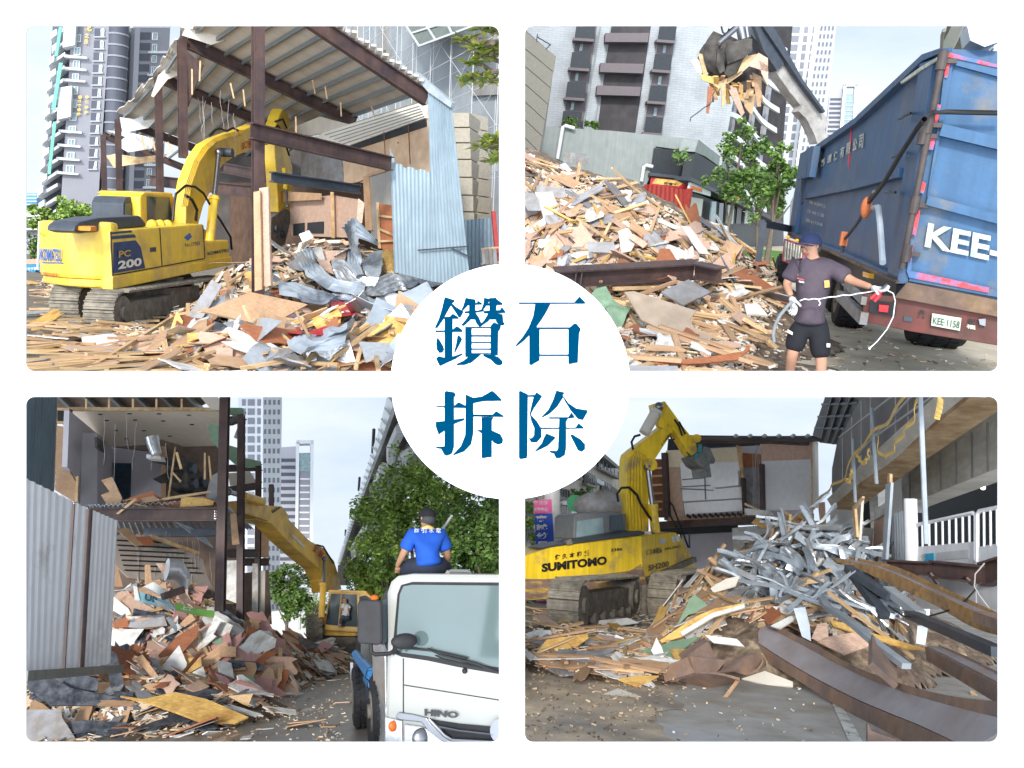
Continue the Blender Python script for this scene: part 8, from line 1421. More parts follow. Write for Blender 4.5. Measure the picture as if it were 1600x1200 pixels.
for (a,b,r_,o),lb in ((((745,115),(778,600),.03,1.0),'slim steel pole before the netting, middle one'),(((625,310),(642,720),.03,1.0),'slim steel pole before the netting, farthest one'),(((1058,20),(1097,985),.03,1.2),'long steel pole in front of the dark opening')): mb=MB();mb.tube([PL.hit(*z14([a])[0],o),PL.hit(*z14([b])[0],o)],r_,8);solo(S,'steel_pole',mb,m_galv,lb,'pole',smooth=True)
mb=MB()
for a,b in (((640,430),(1000,40)),((780,290),(1150,30)),((540,300),(900,20)),((600,590),(720,420))): mb.tube([PL.hit(*z14([a])[0],.7),PL.hit(*z14([b])[0],.7)],.02,5)
for x in (560,620,680,740,900,980,1220): mb.tube([PL.hit(*z14([(x,640-(x-500)*.85)])[0],.65),PL.hit(*z14([(x-2,max(20,340-(x-520)*1.7))])[0],.65)],.012,4)
solo(S,'scaffold_rails',mb,m_scaf,'thin scaffold rails in front of the dark netting','scaffolding');m_rib=M('yellow_ribbon',(.72,.48,.14),rough=.6,var=.15)
for i,pts in enumerate(([(960,20),(900,120),(840,200),(770,235),(720,310),(640,385),(600,480),(560,560),(495,600),(450,650),(385,710)],[(1045,40),(1000,180),(930,280),(880,370),(830,415),(790,370),(775,290)],[(1185,40),(1175,110),(1160,160)],[(730,370),(720,420),(690,460),(660,420),(645,390)],[(620,500),(600,580),(585,560)])): mb=MB();p=[PL.hit(*q,1.05) for q in z14(pts)];mb.grid(p,[k+V((.0,0,-.055)) for k in p],30,1,lambda u,v,q,n: q+n*.03*math.sin(u*30),.01);solo(S,'caution_ribbon',mb,m_rib,['long yellow ribbon looping along the netting','twisted yellow ribbon hanging in a deep loop','short yellow ribbon hanging at the top right','small ribbon loop between the poles','short ribbon end near the far pole'][i],'ribbon')
t2=thing(S,'light_bulb',PW.hit(*z14([(1460,620)])[0],-1),'small lit bulb hanging in the dark concrete opening','lamp');mb=MB();c=PW.hit(*z14([(1460,622)])[0],-1);mb.sphere(c,.05,12,8);mb_=bpy.data.materials.new('lit_bulb');mb_.use_nodes=True;mb_.node_tree.nodes['Principled BSDF'].inputs['Emission Color'].default_value=(1,1,1,1);mb_.node_tree.nodes['Principled BSDF'].inputs['Emission Strength'].default_value=4;part('bulb',mb,mb_,t2,True);mb=MB();mb.tube([c+V((0,0,.06)),c+V((0,0,.9))],.012,5);mb.cyl(c+V((0,0,.06)),c+V((0,0,.2)),.05,10);part('cord',mb,m_scaf,t2)
# barrier, hoarding, boards at the right
m_wbar=M('white_barrier_paint',(.72,.73,.75),rough=.4,var=.04,streak=.08);PBr=vplane(S,S.at(1425,868,14.5),S.at(1570,868,12.0))
for k,(x0,x1,yt0,yt1,lb) in enumerate(((1028,1415,862,782,'white steel crowd barrier with a blue round logo'),(1424,1800,775,700,'second white steel barrier cut by the right edge'))):
    t2=thing(S,'crowd_barrier',PBr.hit(*z14([((x0+min(x1,1560))/2,1090)])[0]),lb,'barrier');mb=MB();f=lambda x,d: (x,yt0+(yt1-yt0)*(x-x0)/(x1-x0)+d);mb.tube([PBr.hit(*z14([q])[0],.05) for q in ((x0,1100),(x0,yt0+22),(x0+14,yt0-2),f(x1-18,0),(x1,yt1+22),(x1,1090))],.028,8);part('frame',mb,m_wbar,t2,True);mb=MB();n=9
    for i in range(1,n): x=x0+(x1-x0)*i/n;mb.tube([PBr.hit(*z14([f(x,3)])[0],.05),PBr.hit(*z14([(x+2,1005-(x-x0)*.09)])[0],.05)],.016,6)
    part('bars',mb,m_wbar,t2);mb=MB();mb.px(PBr,z14([(x0,1003),(x1,968-k*30),(x1,1400),(x0,1400)]),.03,.05);pn=part('lower_panel',mb,m_wbar,t2)
    if k == 0: mb=MB();mb.px(PBr,z14([(1080,1048),(1142,1042),(1145,1092),(1083,1098)]),.01,.065);lg=part('blue_logo',mb,M('logo_blue',(.02,.33,.55),rough=.5),pn);letters_px('C',PBr,z14([(1098,1088),(1126,1086),(1124,1052),(1096,1054)]),m_wht,lg,.05,.08);mb=MB();mb.px(PBr,z14([(1165,1040),(1370,1020),(1370,1075),(1165,1090)]),.006,.06);part('faded_print',mb,m_scaf,pn)
mb=MB();mb.tube([PBr.hit(*z14([(1005,1130)])[0],.1),PBr.hit(*z14([(994,696)])[0],.1)],.1,16);solo(S,'white_post',mb,m_wbar,'fat white post between corrugated hoarding and barrier','post',smooth=True)
PH=vplane(S,S.at(1345,868,17.5),S.at(1425,868,14.6));t2=thing(S,'corrugated_hoarding',PH.hit(1400,880),'bright corrugated steel hoarding left of the white post','fence');mb=MB();corrp(mb,PH,z14([(845,1150),(985,1150)]),z14([(846,828),(880,800),(972,766)]),.14,.04,3);part('sheets',mb,M('bright_corrugated',(.62,.66,.68),rough=.4,metal=.4,var=.08),t2)
for q,m,o,lb in (([(762,828),(832,788),(825,1120),(752,1100)],m_plyp,.2,'pink board standing before the hoarding'),([(765,760),(830,722),(828,790),(762,830)],m_wht,.25,'white board above the pink one'),([(836,600),(870,590),(835,1110),(812,1110)],m_galv,.6,'tall galvanised strip standing upright'),([(690,880),(760,885),(745,1080),(680,1060)],m_wht,.1,'white corrugated piece behind the scrap'),([(850,530),(862,535),(862,590),(845,590)],m_pine,.6,'wood tip stuck on the upright strip'),([(620,750),(684,678),(686,690),(636,760),(650,940),(632,945)],m_pine,.8,'yellow frame side standing in the scrap'),([(640,755),(682,690),(665,960),(640,950)],m_ivory,.7,'cream panel in the yellow frame'),([(205,880),(250,790),(262,800),(255,960),(180,960)],m_ivory,-3,'cream panel below the grey board'),([(265,840),(420,835),(440,890),(440,970),(270,960)],m_yply,-2.5,'yellow box front behind the scrap'),([(400,720),(440,715),(455,960),(430,965)],m_ply,-2.4,'brown plank standing behind the scrap')): mb=MB();mb.px(PH,z14(q),.04,o);solo(S,'standing_board',mb,m,lb,'board')

# second excavator
S=BR;PR=vplane(S,S.at(815,868,19),S.at(1005,868,21.2));PS2=vplane(S,PR.hit(1005,868),S.at(1088,868,25.5));m_yel3=M('scratched_yellow_paint',(.85,.58,.03),rough=.35,var=.07,scale=1.2,col2=(.30,.20,.14),amt=.02,edge=.16,streak=.2,bump=.1);m_scr=M('scraped_yellow_paint',(.72,.46,.05),rough=.5,var=.25,scale=1.5,col2=(.24,.16,.13),amt=.5,edge=.2,stretch=(1,1,5),streak=.25)
t=thing(S,'excavator',S.g(960,985),'yellow excavator with scraped counterweight and raised boom by the steel building','excavator')
mb=MB();mb.px(PR,[(780,885),(821,868),(859,855),(995,837),(1004,846),(1006,905),(1012,917),(907,931),(834,938),(790,935)],1.2);cw=part('counterweight',mb,m_yel3,t,bevel=.05);mb=MB();mb.px(PR,[(785,904),(850,905),(920,900),(985,892),(1004,880),(1010,915),(907,929),(834,936),(790,933)],.02,.022);part('scraped_band',mb,m_scr,cw)
mb=MB();mb.px(PS2,[(1002,838),(1056,832),(1063,838),(1082,872),(1086,884),(1017,911),(1004,915)],1.6);body=part('body',mb,m_yel3,t,bevel=.03);mb=MB();mb.px(PS2,z15([(830,95),(1140,-40),(1146,-10),(850,130)]),.15,.12);part('side_step',mb,m_mud,t)
letters_px('SUMITOMO',PR,z13([(143,1165),(562,1115),(560,1060),(143,1110)]),m_black2,cw,.05,.05)
for i,c in enumerate('佐久本租賃'): letters_px(c,PR,z13([(228+i*47,1088-i*6),(262+i*47,1082-i*6),(262+i*47,1048-i*6),(228+i*47,1052-i*6)]),m_black2,cw,.03,.04)
letters_px('3386',PR,z13([(588,1034),(662,1025),(662,1006),(588,1014)]),m_black2,cw,.02,.04);letters_px('佐久本租賃',PS2,z13([(812,1060),(915,1040),(915,1000),(812,1022)]),m_black2,body,.02,.03);letters_px('0936-298213',PS2,z13([(935,1025),(1035,1005),(1032,990),(933,1010)]),m_black2,body,.02,.03)
letters_px('SH200',PS2,z13([(825,1158),(958,1128),(958,1092),(825,1120)]),M('dark_grey_letters',(.10,.10,.09),rough=.6),body,.03,.03);mb=MB();mb.px(PS2,z13([(905,952),(942,946),(945,978),(908,984)]),.01,.012);mb.px(PS2,z13([(985,935),(1030,928),(1035,968),(990,976)]),.01,.012);part('stickers',mb,m_wht,body)
mb=MB();mb.px(PR,z13([(170,1005),(250,985),(780,900),(810,905),(808,925),(330,985),(150,1015)]),.9,.05);part('hood',mb,m_dk,t,bevel=.02);mb=MB();mb.px(PR,z13([(305,960),(340,952),(350,985),(315,992)]),.1,.1);part('latch',mb,m_mud,t)
Pcb=Plane(S,PR.o-PR.n*.9,PR.n,PR.a,PR.b);m_cabg=M('grey_cab_paint',(.16,.165,.17),rough=.5,var=.12);mb=MB();mb.px(Pcb,z13([(352,955),(355,815),(375,795),(540,778),(575,780),(690,790),(690,940)]),1.1);cab=part('cab',mb,m_cabg,t,bevel=.04);mb=MB();mb.px(Pcb,z13([(372,945),(378,838),(540,815),(550,925)]),.03,.03);part('rear_window',mb,m_glass_lt,cab);mb=MB();mb.px(Pcb,z13([(588,900),(590,800),(670,795),(680,900)]),.03,.03);part('side_window',mb,m_glass,cab)
mb=MB();mb.sphere(Pcb.hit(*z13([(585,745)])[0],-1.2),.75,16,9,(1.4,.6,.6));solo(S,'grey_tarp_bundle',mb,m_gry,'rounded grey bundle behind the grey cab','bundle',smooth=True)
PM2=vplane(S,S.at(975,868,22.5),S.at(1110,868,24));z=z13
mb=MB();mb.px(PM2,z([(700,905),(690,660),(695,440),(705,405),(740,375),(860,285),(985,188),(1010,205),(1005,262),(950,330),(885,430),(850,500),(838,560),(838,905)]),.5,.2);boom=part('boom',mb,m_yel3,t,bevel=.04);mb=MB()
for k in range(5): mb.tube([PM2.hit(*q,.24) for q in z([(712+k*22,890),(708+k*20,660),(712+k*19,470),(722+k*17,415),(750+k*14,385+k*8)])],.035,6)
part('boom_pipes',mb,m_yel3,boom,True)
for i,c in enumerate('佐久本租賃'): letters_px(c,PM2,z([(890+i*13,365-i*16),(905+i*13,352-i*16),(903+i*13,332-i*16),(888+i*13,345-i*16)]),m_black2,boom,.02,.23)
mb=MB();mb.px(PM2,z([(872,85),(940,68),(1000,150),(1060,235),(1105,290),(1140,320),(1150,400),(1110,420),(1090,400),(1030,300),(985,230),(905,200),(890,150)]),.4,.3);arm=part('arm',mb,m_yel3,t,bevel=.03)
mb=MB();mb.tube([PM2.hit(*q,.4) for q in z([(1000,185),(1030,230),(1050,290),(1070,280),(1030,200)])],.03,6);mb.tube([PM2.hit(*q,.35) for q in z([(735,380),(725,330),(745,295),(780,285)])],.035,6);mb.tube([PM2.hit(*q,.4) for q in z([(640,715),(632,665),(660,625),(710,622),(760,670),(780,720),(830,800),(870,850),(880,900),(860,920)])],.035,6);mb.tube([PM2.hit(*q,.4) for q in z([(975,290),(985,320),(1000,310)])],.025,6);part('hoses',mb,m_hose,t,True)
hydraulic(t,PM2.hit(*z([(805,275)])[0],.35),PM2.hit(*z([(900,105)])[0],.35),.15,.8,m_ivory);hydraulic(t,PM2.hit(*z([(880,910)])[0],.35),PM2.hit(*z([(828,490)])[0],.35),.13,.4,m_yel3);mb=MB();c=PM2.hit(*z([(828,478)])[0],.2);mb.cyl(c-PM2.n*.2,c+PM2.n*.25,.17,14);c=PM2.hit(*z([(905,215)])[0],.2);mb.cyl(c,c+PM2.n*.2,.14,12);c=PM2.hit(*z([(1130,310)])[0],.3);mb.cyl(c,c+PM2.n*.15,.12,12);part('pins',mb,m_yel3,t,True)
mb=MB();mb.px(PM2,z([(1120,425),(1180,395),(1190,358),(1230,368),(1265,450),(1255,470),(1225,462),(1240,555),(1200,562),(1190,500),(1155,480)]),.7,.5);bk_=part('bucket',mb,M('grey_bucket_steel',(.20,.20,.19),rough=.5,metal=.3,var=.3),t,bevel=.02);mb=MB();mb.tube([PM2.hit(*q,.5) for q in z([(1165,345),(1165,400),(1125,430)])],.06,8);part('coupler',mb,M('teal_coupler',(.05,.22,.24),rough=.5),t)
mb=MB();mb.tube([PM2.hit(*q,.25) for q in z([(1145,320),(1100,360),(1085,400),(1100,415)])],.04,6);part('link',mb,m_dk,t)
ta=(S.at(1100,868,24.5)-S.at(1036,868,18.7));ta.z=0;ta.normalize();tl_=V((-ta.y,ta.x,0));p0=S.g(1054,975);track(t,S,p0+V((0,0,.02)),(ta+V((0,0,.015))).normalized(),5.6,1.02,.62,tl_,.19);p1=S.g(902,990);track(t,S,p1+V((0,0,.02)),ta,5.2,.92,.62,tl_,.19)
mb=MB();mb.px(vplane(S,S.at(900,868,21),S.at(1040,868,21)),[(895,930),(1020,912),(1020,960),(900,975)],2.2);part('undercarriage',mb,m_mud,t)

# beams, scrap and debris in the lower right site
S=BR;m_mill=M('grey_mill_scale',(.36,.345,.365),rough=.4,metal=.2,var=.1,col2=(.26,.20,.18),amt=.2,edge=.35,scale=1.1)
def chan(T2,T1,Mi,Lo,Ya,Yb,mat,label,th=.02,name='steel_beam'):
    def P3(L,dy=0):
        xs=[q[0] for q in L];x0,x1=Mi[0][0],Mi[-1][0];return [S.at(q[0],q[1],Ya+(Yb-Ya)*(q[0]-x0)/(x1-x0)+dy) for q in L]
    t=thing(S,name,sum(P3(Mi),V())/len(Mi),label,'beam');mb=MB();mb.grid(P3(T1,.45),P3(Mi),40,4,None,th);part('web',mb,m_mill,t,True);mb=MB();mb.grid(P3(T2,.45),P3(T1,.43),40,2,None,th);part('far_flange',mb,mat,t,True);mb=MB();mb.grid(P3(Mi,-.01),P3(Lo,-.02),40,3,None,th);part('near_flange',mb,mat,t,True);return t
b1=chan(z16([(-220,245),(0,340),(300,480),(620,650),(900,760),(1250,850),(1700,900)]),z16([(-225,265),(0,370),(300,520),(620,690),(900,805),(1250,910),(1700,1020)]),z16([(-300,285),(0,500),(300,690),(600,850),(850,960),(1050,1040),(1400,1200)]),z16([(-305,305),(0,580),(240,725),(500,890),(760,1040),(950,1180),(1200,1350)]),13.2,7.2,m_rust,'long curved rusty steel channel sweeping to the bottom right corner')
b2=chan(z16([(520,-60),(720,-20),(900,20),(1150,130),(1560,320),(1800,420)]),z16([(510,-40),(700,0),(890,50),(1140,165),(1560,350),(1800,450)]),z16([(500,-30),(690,5),(880,60),(1130,175),(1470,335),(1800,460)]),z16([(520,-5),(650,30),(850,125),(1150,265),(1425,420),(1800,520)]),14.6,9.8,M('ochre_rust_steel',(.20,.13,.075),rough=.8,var=.35,col2=(.32,.19,.08),amt=.45,edge=.25,scale=3,bump=.4),'rust crusted steel beam leaning from the scrap heap to the right')
mb=MB();mb.beam(S.at(*z16([(1460,345)])[0],10.4),S.at(*z16([(1800,470)])[0],9.4),.2,.12);solo(S,'torn_beam_end',mb,m_rust,'torn grey beam end at the right edge','beam')
for q,Y,lb in (((860,8),13.6,''),): mb=MB();mb.ibeam(S.at(*z16([(850,20)])[0],13.8),S.at(*z16([(1150,38)])[0],13),.2,.2,(0,0,1));mb.ibeam(S.at(*z16([(1150,38)])[0],13),S.at(*z16([(1480,75)])[0],12.2),.2,.24,(0,0,1));mb.ibeam(S.at(*z16([(1480,75)])[0],12.2),S.at(*z16([(1700,10)])[0],11.5),.2,.3,(0,0,1));mb.beam(S.at(*z16([(1115,60)])[0],13),S.at(*z16([(1170,130)])[0],13),.2,.03);mb.beam(S.at(*z16([(1345,90)])[0],12.4),S.at(*z16([(1400,140)])[0],12.4),.2,.03);solo(S,'steel_beam',mb,m_steel,'purple brown sagging beam across the white barrier','beam')
t=thing(S,'bent_steel_beam',S.g(1090,1100),'crushed brown steel beam folded over at the front of the heap','beam');Pa=vplane(S,S.at(1030,868,10.6),S.at(1090,868,10.4));Pbb=vplane(S,S.at(1085,868,10.4),S.at(1200,868,11.2))
mb=MB();mb.px(Pa,z15([(918,668),(1100,595),(1135,700),(940,762)]),.05);part('front_flange',mb,m_rust,t);mb=MB();mb.px(Pbb,z15([(1100,595),(1335,622),(1270,700),(1130,705)]),.05);part('front_flange',mb,m_rust,t);mb=MB();mb.grid([Pbb.hit(*q,-.2) for q in z15([(1330,622),(1370,592),(1480,605),(1590,625)])],[Pbb.hit(*q,.05) for q in z15([(1275,700),(1340,720),(1440,700),(1580,645)])],16,5,lambda u,v,p,n: p+n*.06*math.sin(u*7+v*3),.03);part('twisted_end',mb,m_rust,t,True)
mb=MB();mb.grid([Pa.hit(*q,-.1) for q in z15([(940,762),(1135,700),(1280,700),(1420,735)])],[Pa.hit(*q,-.35) for q in z15([(950,765),(1100,780),(1220,785),(1400,750)])],14,2,None,.03);part('lower_flange',mb,m_rust,t)
t=thing(S,'crushed_channel',S.g(1010,1118),'crushed steel channel end with silver torn edges on the asphalt','beam');q0=[S.at(x,y,9.9+k*.35) for k,(x,y) in enumerate(z15([(715,960),(790,860),(860,760),(910,690),(1000,600),(1190,480)]))];q1=[S.at(x,y,9.6+k*.35) for k,(x,y) in enumerate(z15([(850,990),(880,920),(950,850),(1010,780),(1060,650),(1230,520)]))]
def fch(u,v,p,n): return p+n*(.22*(1 if v < .12 or v > .88 else 0)*(1-.6*max(0,.3-u)/.3)+.03*noise.noise(p*4))
mb=MB();mb.grid(q0,q1,26,12,fch,.02);part('channel',mb,m_rust,t);mb=MB();mb.tube([q0[0]+V((0,-.05,0)),(q0[0]+q1[0])/2+V((0,-.1,-.05)),q1[0]+V((0,-.05,0)),q1[1]],[.03,.02,.03,.01],6);part('torn_edge',mb,m_foil,t)
b=chan(z16([(1185,525),(1400,615),(1700,770)]),z16([(1190,545),(1400,640),(1700,790)]),z16([(1100,537),(1300,640),(1700,850)]),z16([(1108,625),(1300,740),(1700,985)]),10.6,7.8,m_rust,'open rusty channel lying at the right edge',.02)
mb=MB();mb.ibeam(S.at(*z16([(812,530)])[0],10.4),S.at(*z16([(820,720)])[0],9.2),.3,.06,(0,1,0));solo(S,'steel_stub',mb,m_rust,'short rusty stub lying behind the curved channel','beam');mb=MB();mb.px(vplane(S,S.at(1340,868,7.6),S.at(1410,868,7.6)),z16([(722,1030),(745,1075),(900,1130),(900,1200),(718,1200)]),.1);solo(S,'steel_stub',mb,m_rust,'rusty stub under the curved channel at the bottom','beam')
mb=MB();p=[S.at(*q,12.4-k*.55) for k,q in enumerate(z16([(430,230),(470,290),(545,330),(640,400),(780,520),(970,660)]))]
for i in range(5): mb.beam(p[i],p[i+1],.1,.06)
solo(S,'galvanised_strut',mb,m_galv,'long bright galvanised strut pointing to the lower right','strut');mb=MB()
for i,(a,b,Y1,Y2) in enumerate((((600,30),(830,340),13.5,12.5),((640,70),(870,220),13.2,12.6),((850,170),(1060,330),12.8,12),((1000,330),(1560,570),12,9.5))): m_=MB();m_.beam(S.at(*z16([a])[0],Y1),S.at(*z16([b])[0],Y2),.14,.1);solo(S,'steel_member',m_,m_dk if i != 2 else m_galv,('dark steel member in the scrap, left one','dark steel member in the scrap, upper one','bright steel member at the right of the scrap','long black steel member along the right side')[i],'beam')
for q,lb in (([(90,120),(135,110),(150,200),(145,320),(100,315)],'light galvanised stud standing left of the heap centre'),([(245,290),(320,280),(350,400),(358,500),(300,470)],'galvanised stud standing over the curved channel'),([(1040,400),(1110,400),(1090,525),(1030,515)],'short galvanised stud standing under the leaning beam'),([(1080,240),(1120,250),(1120,360),(1060,340)],'foil piece wrapped on the leaning beam')): lay(H4,z16(q),m_galv,lb,'stud','galvanised_stud',.9,.8,.04)
Ms=[([(270,905),(400,960),(600,1010),(720,1060)],[(255,930),(380,1000),(560,1060),(640,1100)],'long silver stud across the top of the scrap'),([(360,940),(500,880),(640,810)],[(350,960),(520,910),(650,860)],'silver stud rising to the right at the top of the scrap'),([(440,960),(520,930),(620,870)],[(500,1010),(540,960),(640,900)],'second rising silver stud at the top'),([(180,990),(250,1010),(330,1100)],[(120,1060),(200,1100),(260,1160)],'crumpled silver sheet on the upper left of the scrap'),([(340,980),(380,1080),(400,1190)],[(300,990),(330,1100),(340,1190)],'vertical silver sheet in the scrap centre'),([(470,1060),(540,1080),(600,1150)],[(430,1120),(480,1160),(560,1230)],'crumpled foil right of the scrap centre'),([(50,1080),(120,1120),(200,1190)],[(0,1150),(60,1190),(120,1260)],'grey crumpled sheet at the left of the scrap')]
for i,(a,b,lb) in enumerate(Ms): crum(H4,z14(a),z14(b),m_galv,lb,2,.05,.12,.9,16,8,seed=i*5,name='crumpled_stud')
Ms=[([(290,0),(350,40),(390,110)],[(330,0),(390,30),(440,90)],'curled silver strip below the scrap top'),([(130,60),(220,100),(260,180)],[(90,110),(160,160),(220,220)],'folded foil sheet at the left of the scrap'),([(240,90),(330,130),(380,200)],[(230,150),(280,200),(350,230)],'crumpled foil sheet in the middle of the scrap'),([(500,60),(580,40),(600,110)],[(500,150),(560,170),(600,160)],'bright crumpled foil at the right of the scrap'),([(250,270),(400,230),(560,270)],[(260,300),(400,270),(540,320)],'bent silver stud lying across the front of the scrap'),([(600,230),(680,290),(760,350),(820,390)],[(590,270),(660,330),(740,390),(790,410)],'bent silver stud sloping down to the right'),([(850,165),(930,190),(1060,330)],[(850,200),(900,240),(1000,330)],'bright bent channel right of the scrap'),([(430,100),(470,130),(500,200)],[(410,150),(440,190),(480,240)],'small foil scrap in the centre')]
for i,(a,b,lb) in enumerate(Ms): crum(H4,z16(a),z16(b),m_foil if i % 2 else m_galv,lb,2,.05,.12,.95,16,8,seed=40+i*5,name='crumpled_foil')
for lb,q,m,lf,fc in [('green ribbed sheet by the right crawler',[(1100,225),(1130,200),(1230,280),(1220,300),(1090,330),(1010,410)],m_grn,.6,.7),('green sheet lying under the bent beam',[(610,610),(900,530),(980,500),(1160,470),(1000,590),(700,635)],m_grn,.3,.3),('lilac grey board lying in the yard left',[(180,670),(290,570),(480,560),(620,540),(500,620),(420,700),(270,718)],m_gry,.15,.15),('grey blue board behind it',[(410,480),(610,475),(590,530),(440,540)],m_gry,.2,.3),('orange brown bent sheet at the left of the yard',[(180,490),(440,450),(450,480),(380,530),(80,615)],m_yply,.4,.6),('cream triangular board on the asphalt',[(470,870),(640,800),(785,855),(700,865)],m_ivory,.05,.1),('cream board under the bent beam',[(640,740),(760,720),(900,720),(760,785)],m_yply,.15,.2),('white torn sheet in front of the heap',[(760,620),(850,590),(980,610),(920,690),(780,700)],m_wht,.25,.4),('white crumpled paper sheet standing up',[(850,560),(885,475),(920,540),(940,610),(880,610)],m_wht,.5,.9),('yellow edged long board leaning to the beams',[(905,495),(1140,340),(1260,290),(1450,255),(1440,290),(1250,350),(1050,470),(920,510)],m_yply,.9,.6),('white edged strip on the long board',[(1040,440),(1240,320),(1450,262),(1450,285),(1250,345),(1050,465)],m_wht,1.0,.6),('white plastic sheeting between the crawlers',[(320,455),(480,370),(700,350),(770,380),(560,410),(400,440)],m_wht,.3,.5),('white block in the yard',[(595,520),(625,455),(678,480),(650,525)],m_wht,.3,.7),('pine piece between the crawlers',[(495,395),(520,395),(670,450),(650,462)],m_pine,.4,.5),('small wooden crate at the left edge',[(105,340),(200,350),(200,410),(110,410)],m_pine,.4,.8),('white sack heap at the left edge',[(45,450),(130,425),(210,430),(215,470),(60,490)],m_wht,.3,.6),('cream plank end near the long strut',[(1195,460),(1400,485),(1450,535),(1250,510)],m_wht,1.0,.6),('thin long pine plank pointing down at the beams',[(1275,905),(1400,740),(1420,745),(1295,920)],m_ply,.3,.4),('framed pale panel under the curved channel',[(1430,740),(1580,690),(1760,760),(1760,790),(1600,780)],m_ivory,.2,.2),('tan sheet on the lower left ground',[(640,460),(830,430),(900,440),(700,485)],m_plyp,.2,.2),('grey green sheet high on the heap left',[(1200,250),(1450,150),(1500,140),(1400,230),(1240,290)],m_gry,.8,.6),('cream curved panel on the heap left',[(1230,160),(1330,100),(1420,80),(1390,150),(1250,190)],m_ivory,.8,.6)]: lay(H4,z15(q),m,lb,lift=lf,face=fc,t=.025)
for lb,q,m,lf,fc in [('large orange brown sheet behind the curved channel',[(400,500),(470,470),(650,440),(760,520),(570,585)],m_plyp,.3,.2),('long yellow edged sheet under the struts',[(480,365),(560,380),(760,450),(1000,520),(1100,548),(980,550),(700,460),(500,400)],m_yply,.5,.4),('yellow folded board at the heap foot',[(660,310),(740,330),(790,370),(720,400),(690,370)],m_yply,.8,.7),('brown curved sheet behind the yellow board',[(500,280),(600,280),(680,350),(600,370)],m_brd,.7,.6),('pale wood slab between beams',[(100,400),(220,340),(300,330),(160,420)],m_wht,.7,.4),('yellow block on the right channel',[(1232,590),(1350,580),(1362,600),(1270,615)],m_pine,.3,.5),('small yellow block near the marking',[(1375,815),(1400,820),(1445,860),(1390,865)],m_pine,.1,.5),('splintered orange block left of the struts',[(360,480),(400,390),(460,380),(470,470),(400,500)],m_plyp,.7,.7)]: lay(H4,z16(q),m,lb,lift=lf,face=fc,t=.025)
mb=MB();mb.tube([S.at(*q,11.5) for q in z16([(1470,0),(1410,70),(1405,150),(1440,210),(1500,290)])],.009,6);solo(S,'cable',mb,m_wire,'pale cable hanging over the sagging beam','cable');mb=MB();mb.tube([S.at(*q,11.8) for q in z16([(850,270),(950,340),(1080,350),(1220,310),(1330,260),(1420,160)])],.012,6);solo(S,'cable',mb,m_hose,'thin dark cable looping over the beams','cable')
for a,b,lb in (((230,140),(480,40),'pine batten on top of the silver scrap, upper'),((240,135),(440,110),'pine batten on top of the silver scrap, lower'),((250,185),(400,60),'crossing pine batten on the silver scrap'),((150,245),(430,220),'batten lying at the front of the scrap')): stick(S,hp(H4,z16([a])[0],1.1),hp(H4,z16([b])[0],1.1),.06,.05,m_pine,lb)
top4=[(1110,905),(1180,870),(1250,830),(1300,850),(1350,880),(1410,960),(1380,1000),(1250,985),(1120,960)];lf4=[(820,960),(1000,940),(1110,905),(1140,960),(1110,1010),(1040,1050),(960,1060),(820,1040)];dirt4=[(820,1040),(1040,1040),(1080,1070),(1000,1160),(820,1165)]
litter(H4,top4,70,'batten',[m_pine,m_ply,m_pine],lambda p: (U(.4,1.5),U(.035,.08),U(.02,.045)),.5,'loose pine batten in the silver scrap heap','batten','battens in the silver scrap heap',name='wood_batten',lift=.1)
litter(H4,top4,50,'board',[m_wht,m_ply,m_plyp,m_brd,m_gry,m_wht],lambda p: (U(.25,.8),U(.12,.4),U(.008,.025)),.6,'broken board in the silver scrap heap','board','boards in the silver scrap heap',name='broken_board',lift=.08)
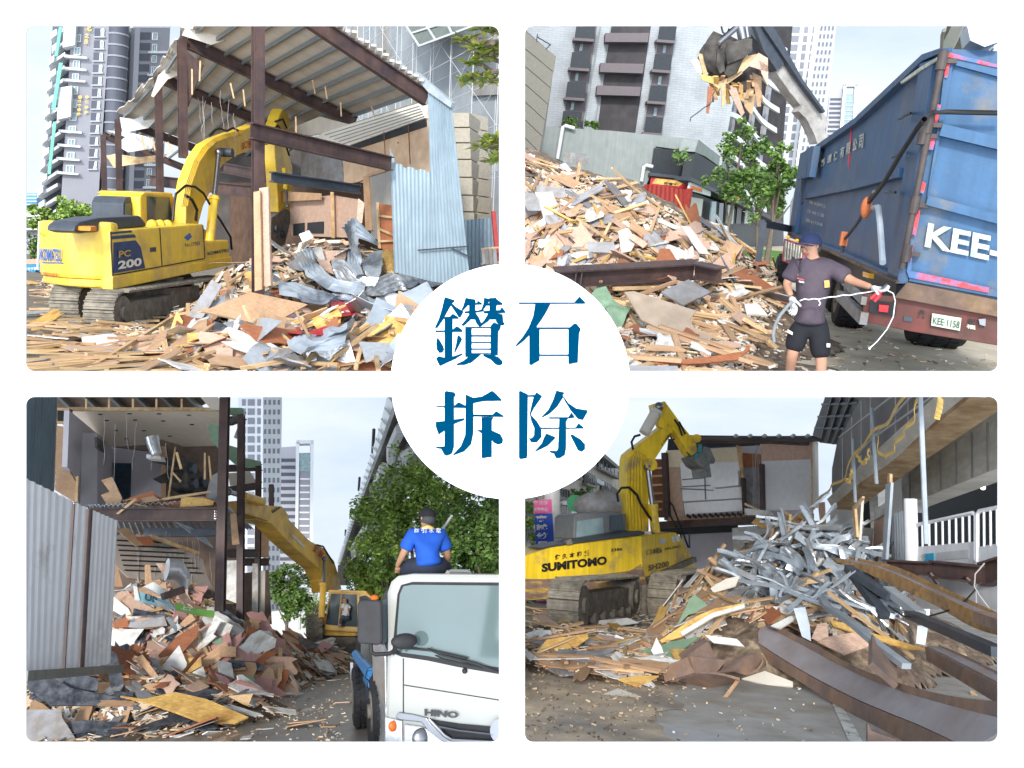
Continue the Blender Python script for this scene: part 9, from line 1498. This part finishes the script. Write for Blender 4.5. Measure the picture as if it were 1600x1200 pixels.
litter(H4,[(1150,895),(1180,870),(1250,830),(1300,850),(1350,880),(1400,960),(1340,985),(1250,975),(1170,940)],120,'stud',[m_galv,m_foil,m_galv],lambda p: (U(.5,1.6),U(.5,1.15),U(.5,1.15)),.9,'twisted silver stud in the scrap heap','metal scrap','twisted studs in the scrap heap',name='metal_scrap',lift=.25)
litter(H4,lf4,55,'batten',[m_pine,m_ply],lambda p: (U(.4,1.3),U(.03,.07),U(.02,.04)),.2,'loose pine batten around the crawlers','batten','battens around the crawlers',name='wood_batten')
litter(H4,lf4,70,'board',[m_wht,m_ply,m_plyp,m_gry,m_yply,m_wht],lambda p: (U(.25,.9),U(.1,.35),U(.008,.02)),.25,'broken board around the crawlers','board','boards around the crawlers',name='broken_board')
chips(H4,top4,1300,'splinters over the silver scrap heap');chips(H4,lf4,1500,'splinters around the crawlers',.03,.2);chips(H4,dirt4,420,'small splinters and clods on the dusty yard',.012,.06,M('clods',(.2,.15,.1),island=[(.3,.22,.14),(.2,.15,.1),(.13,.1,.07),(.5,.38,.25)]));chips(H4,[(1050,1090),(1180,1030),(1400,1165),(1050,1165)],60,'few tiny chips on the grey asphalt',.015,.05)

# ---------------------------------------------------------------- each site ends at its partition: cut what runs past it
bpy.context.view_layer.update()
CI=MCAM.inverted()
for o in list(bpy.data.objects):
    if o.type != 'MESH' or '_s' not in o: continue
    sx,sz=o['_s'][0],o['_s'][1];Mo=CI @ o.matrix_world;bb=[Mo @ V(c) for c in o.bound_box]
    for ax,sg in ((0,sx),(2,sz)):
        m_=min(b[ax]*sg for b in bb);M_=max(b[ax]*sg for b in bb)
        if m_ < 0:
            inv=(Mo).inverted();n=V((0,0,0));n[ax]=sg
            co=inv @ V((0,0,0));no=(Mo.to_3x3().transposed() @ n).normalized()
            if o.data.users > 1: o.data=o.data.copy()
            bm=bmesh.new();bm.from_mesh(o.data)
            bmesh.ops.bisect_plane(bm,geom=bm.verts[:]+bm.edges[:]+bm.faces[:],plane_co=co,plane_no=no,clear_inner=True);bm.to_mesh(o.data);bm.free()
dead=[o for o in bpy.data.objects if o.type == 'MESH' and '_s' in o and len(o.data.polygons) == 0 and not o.children]
for o in dead: bpy.data.objects.remove(o)
for o in bpy.data.objects:
    for k in ('_s','_b'):
        if k in o: del o[k]
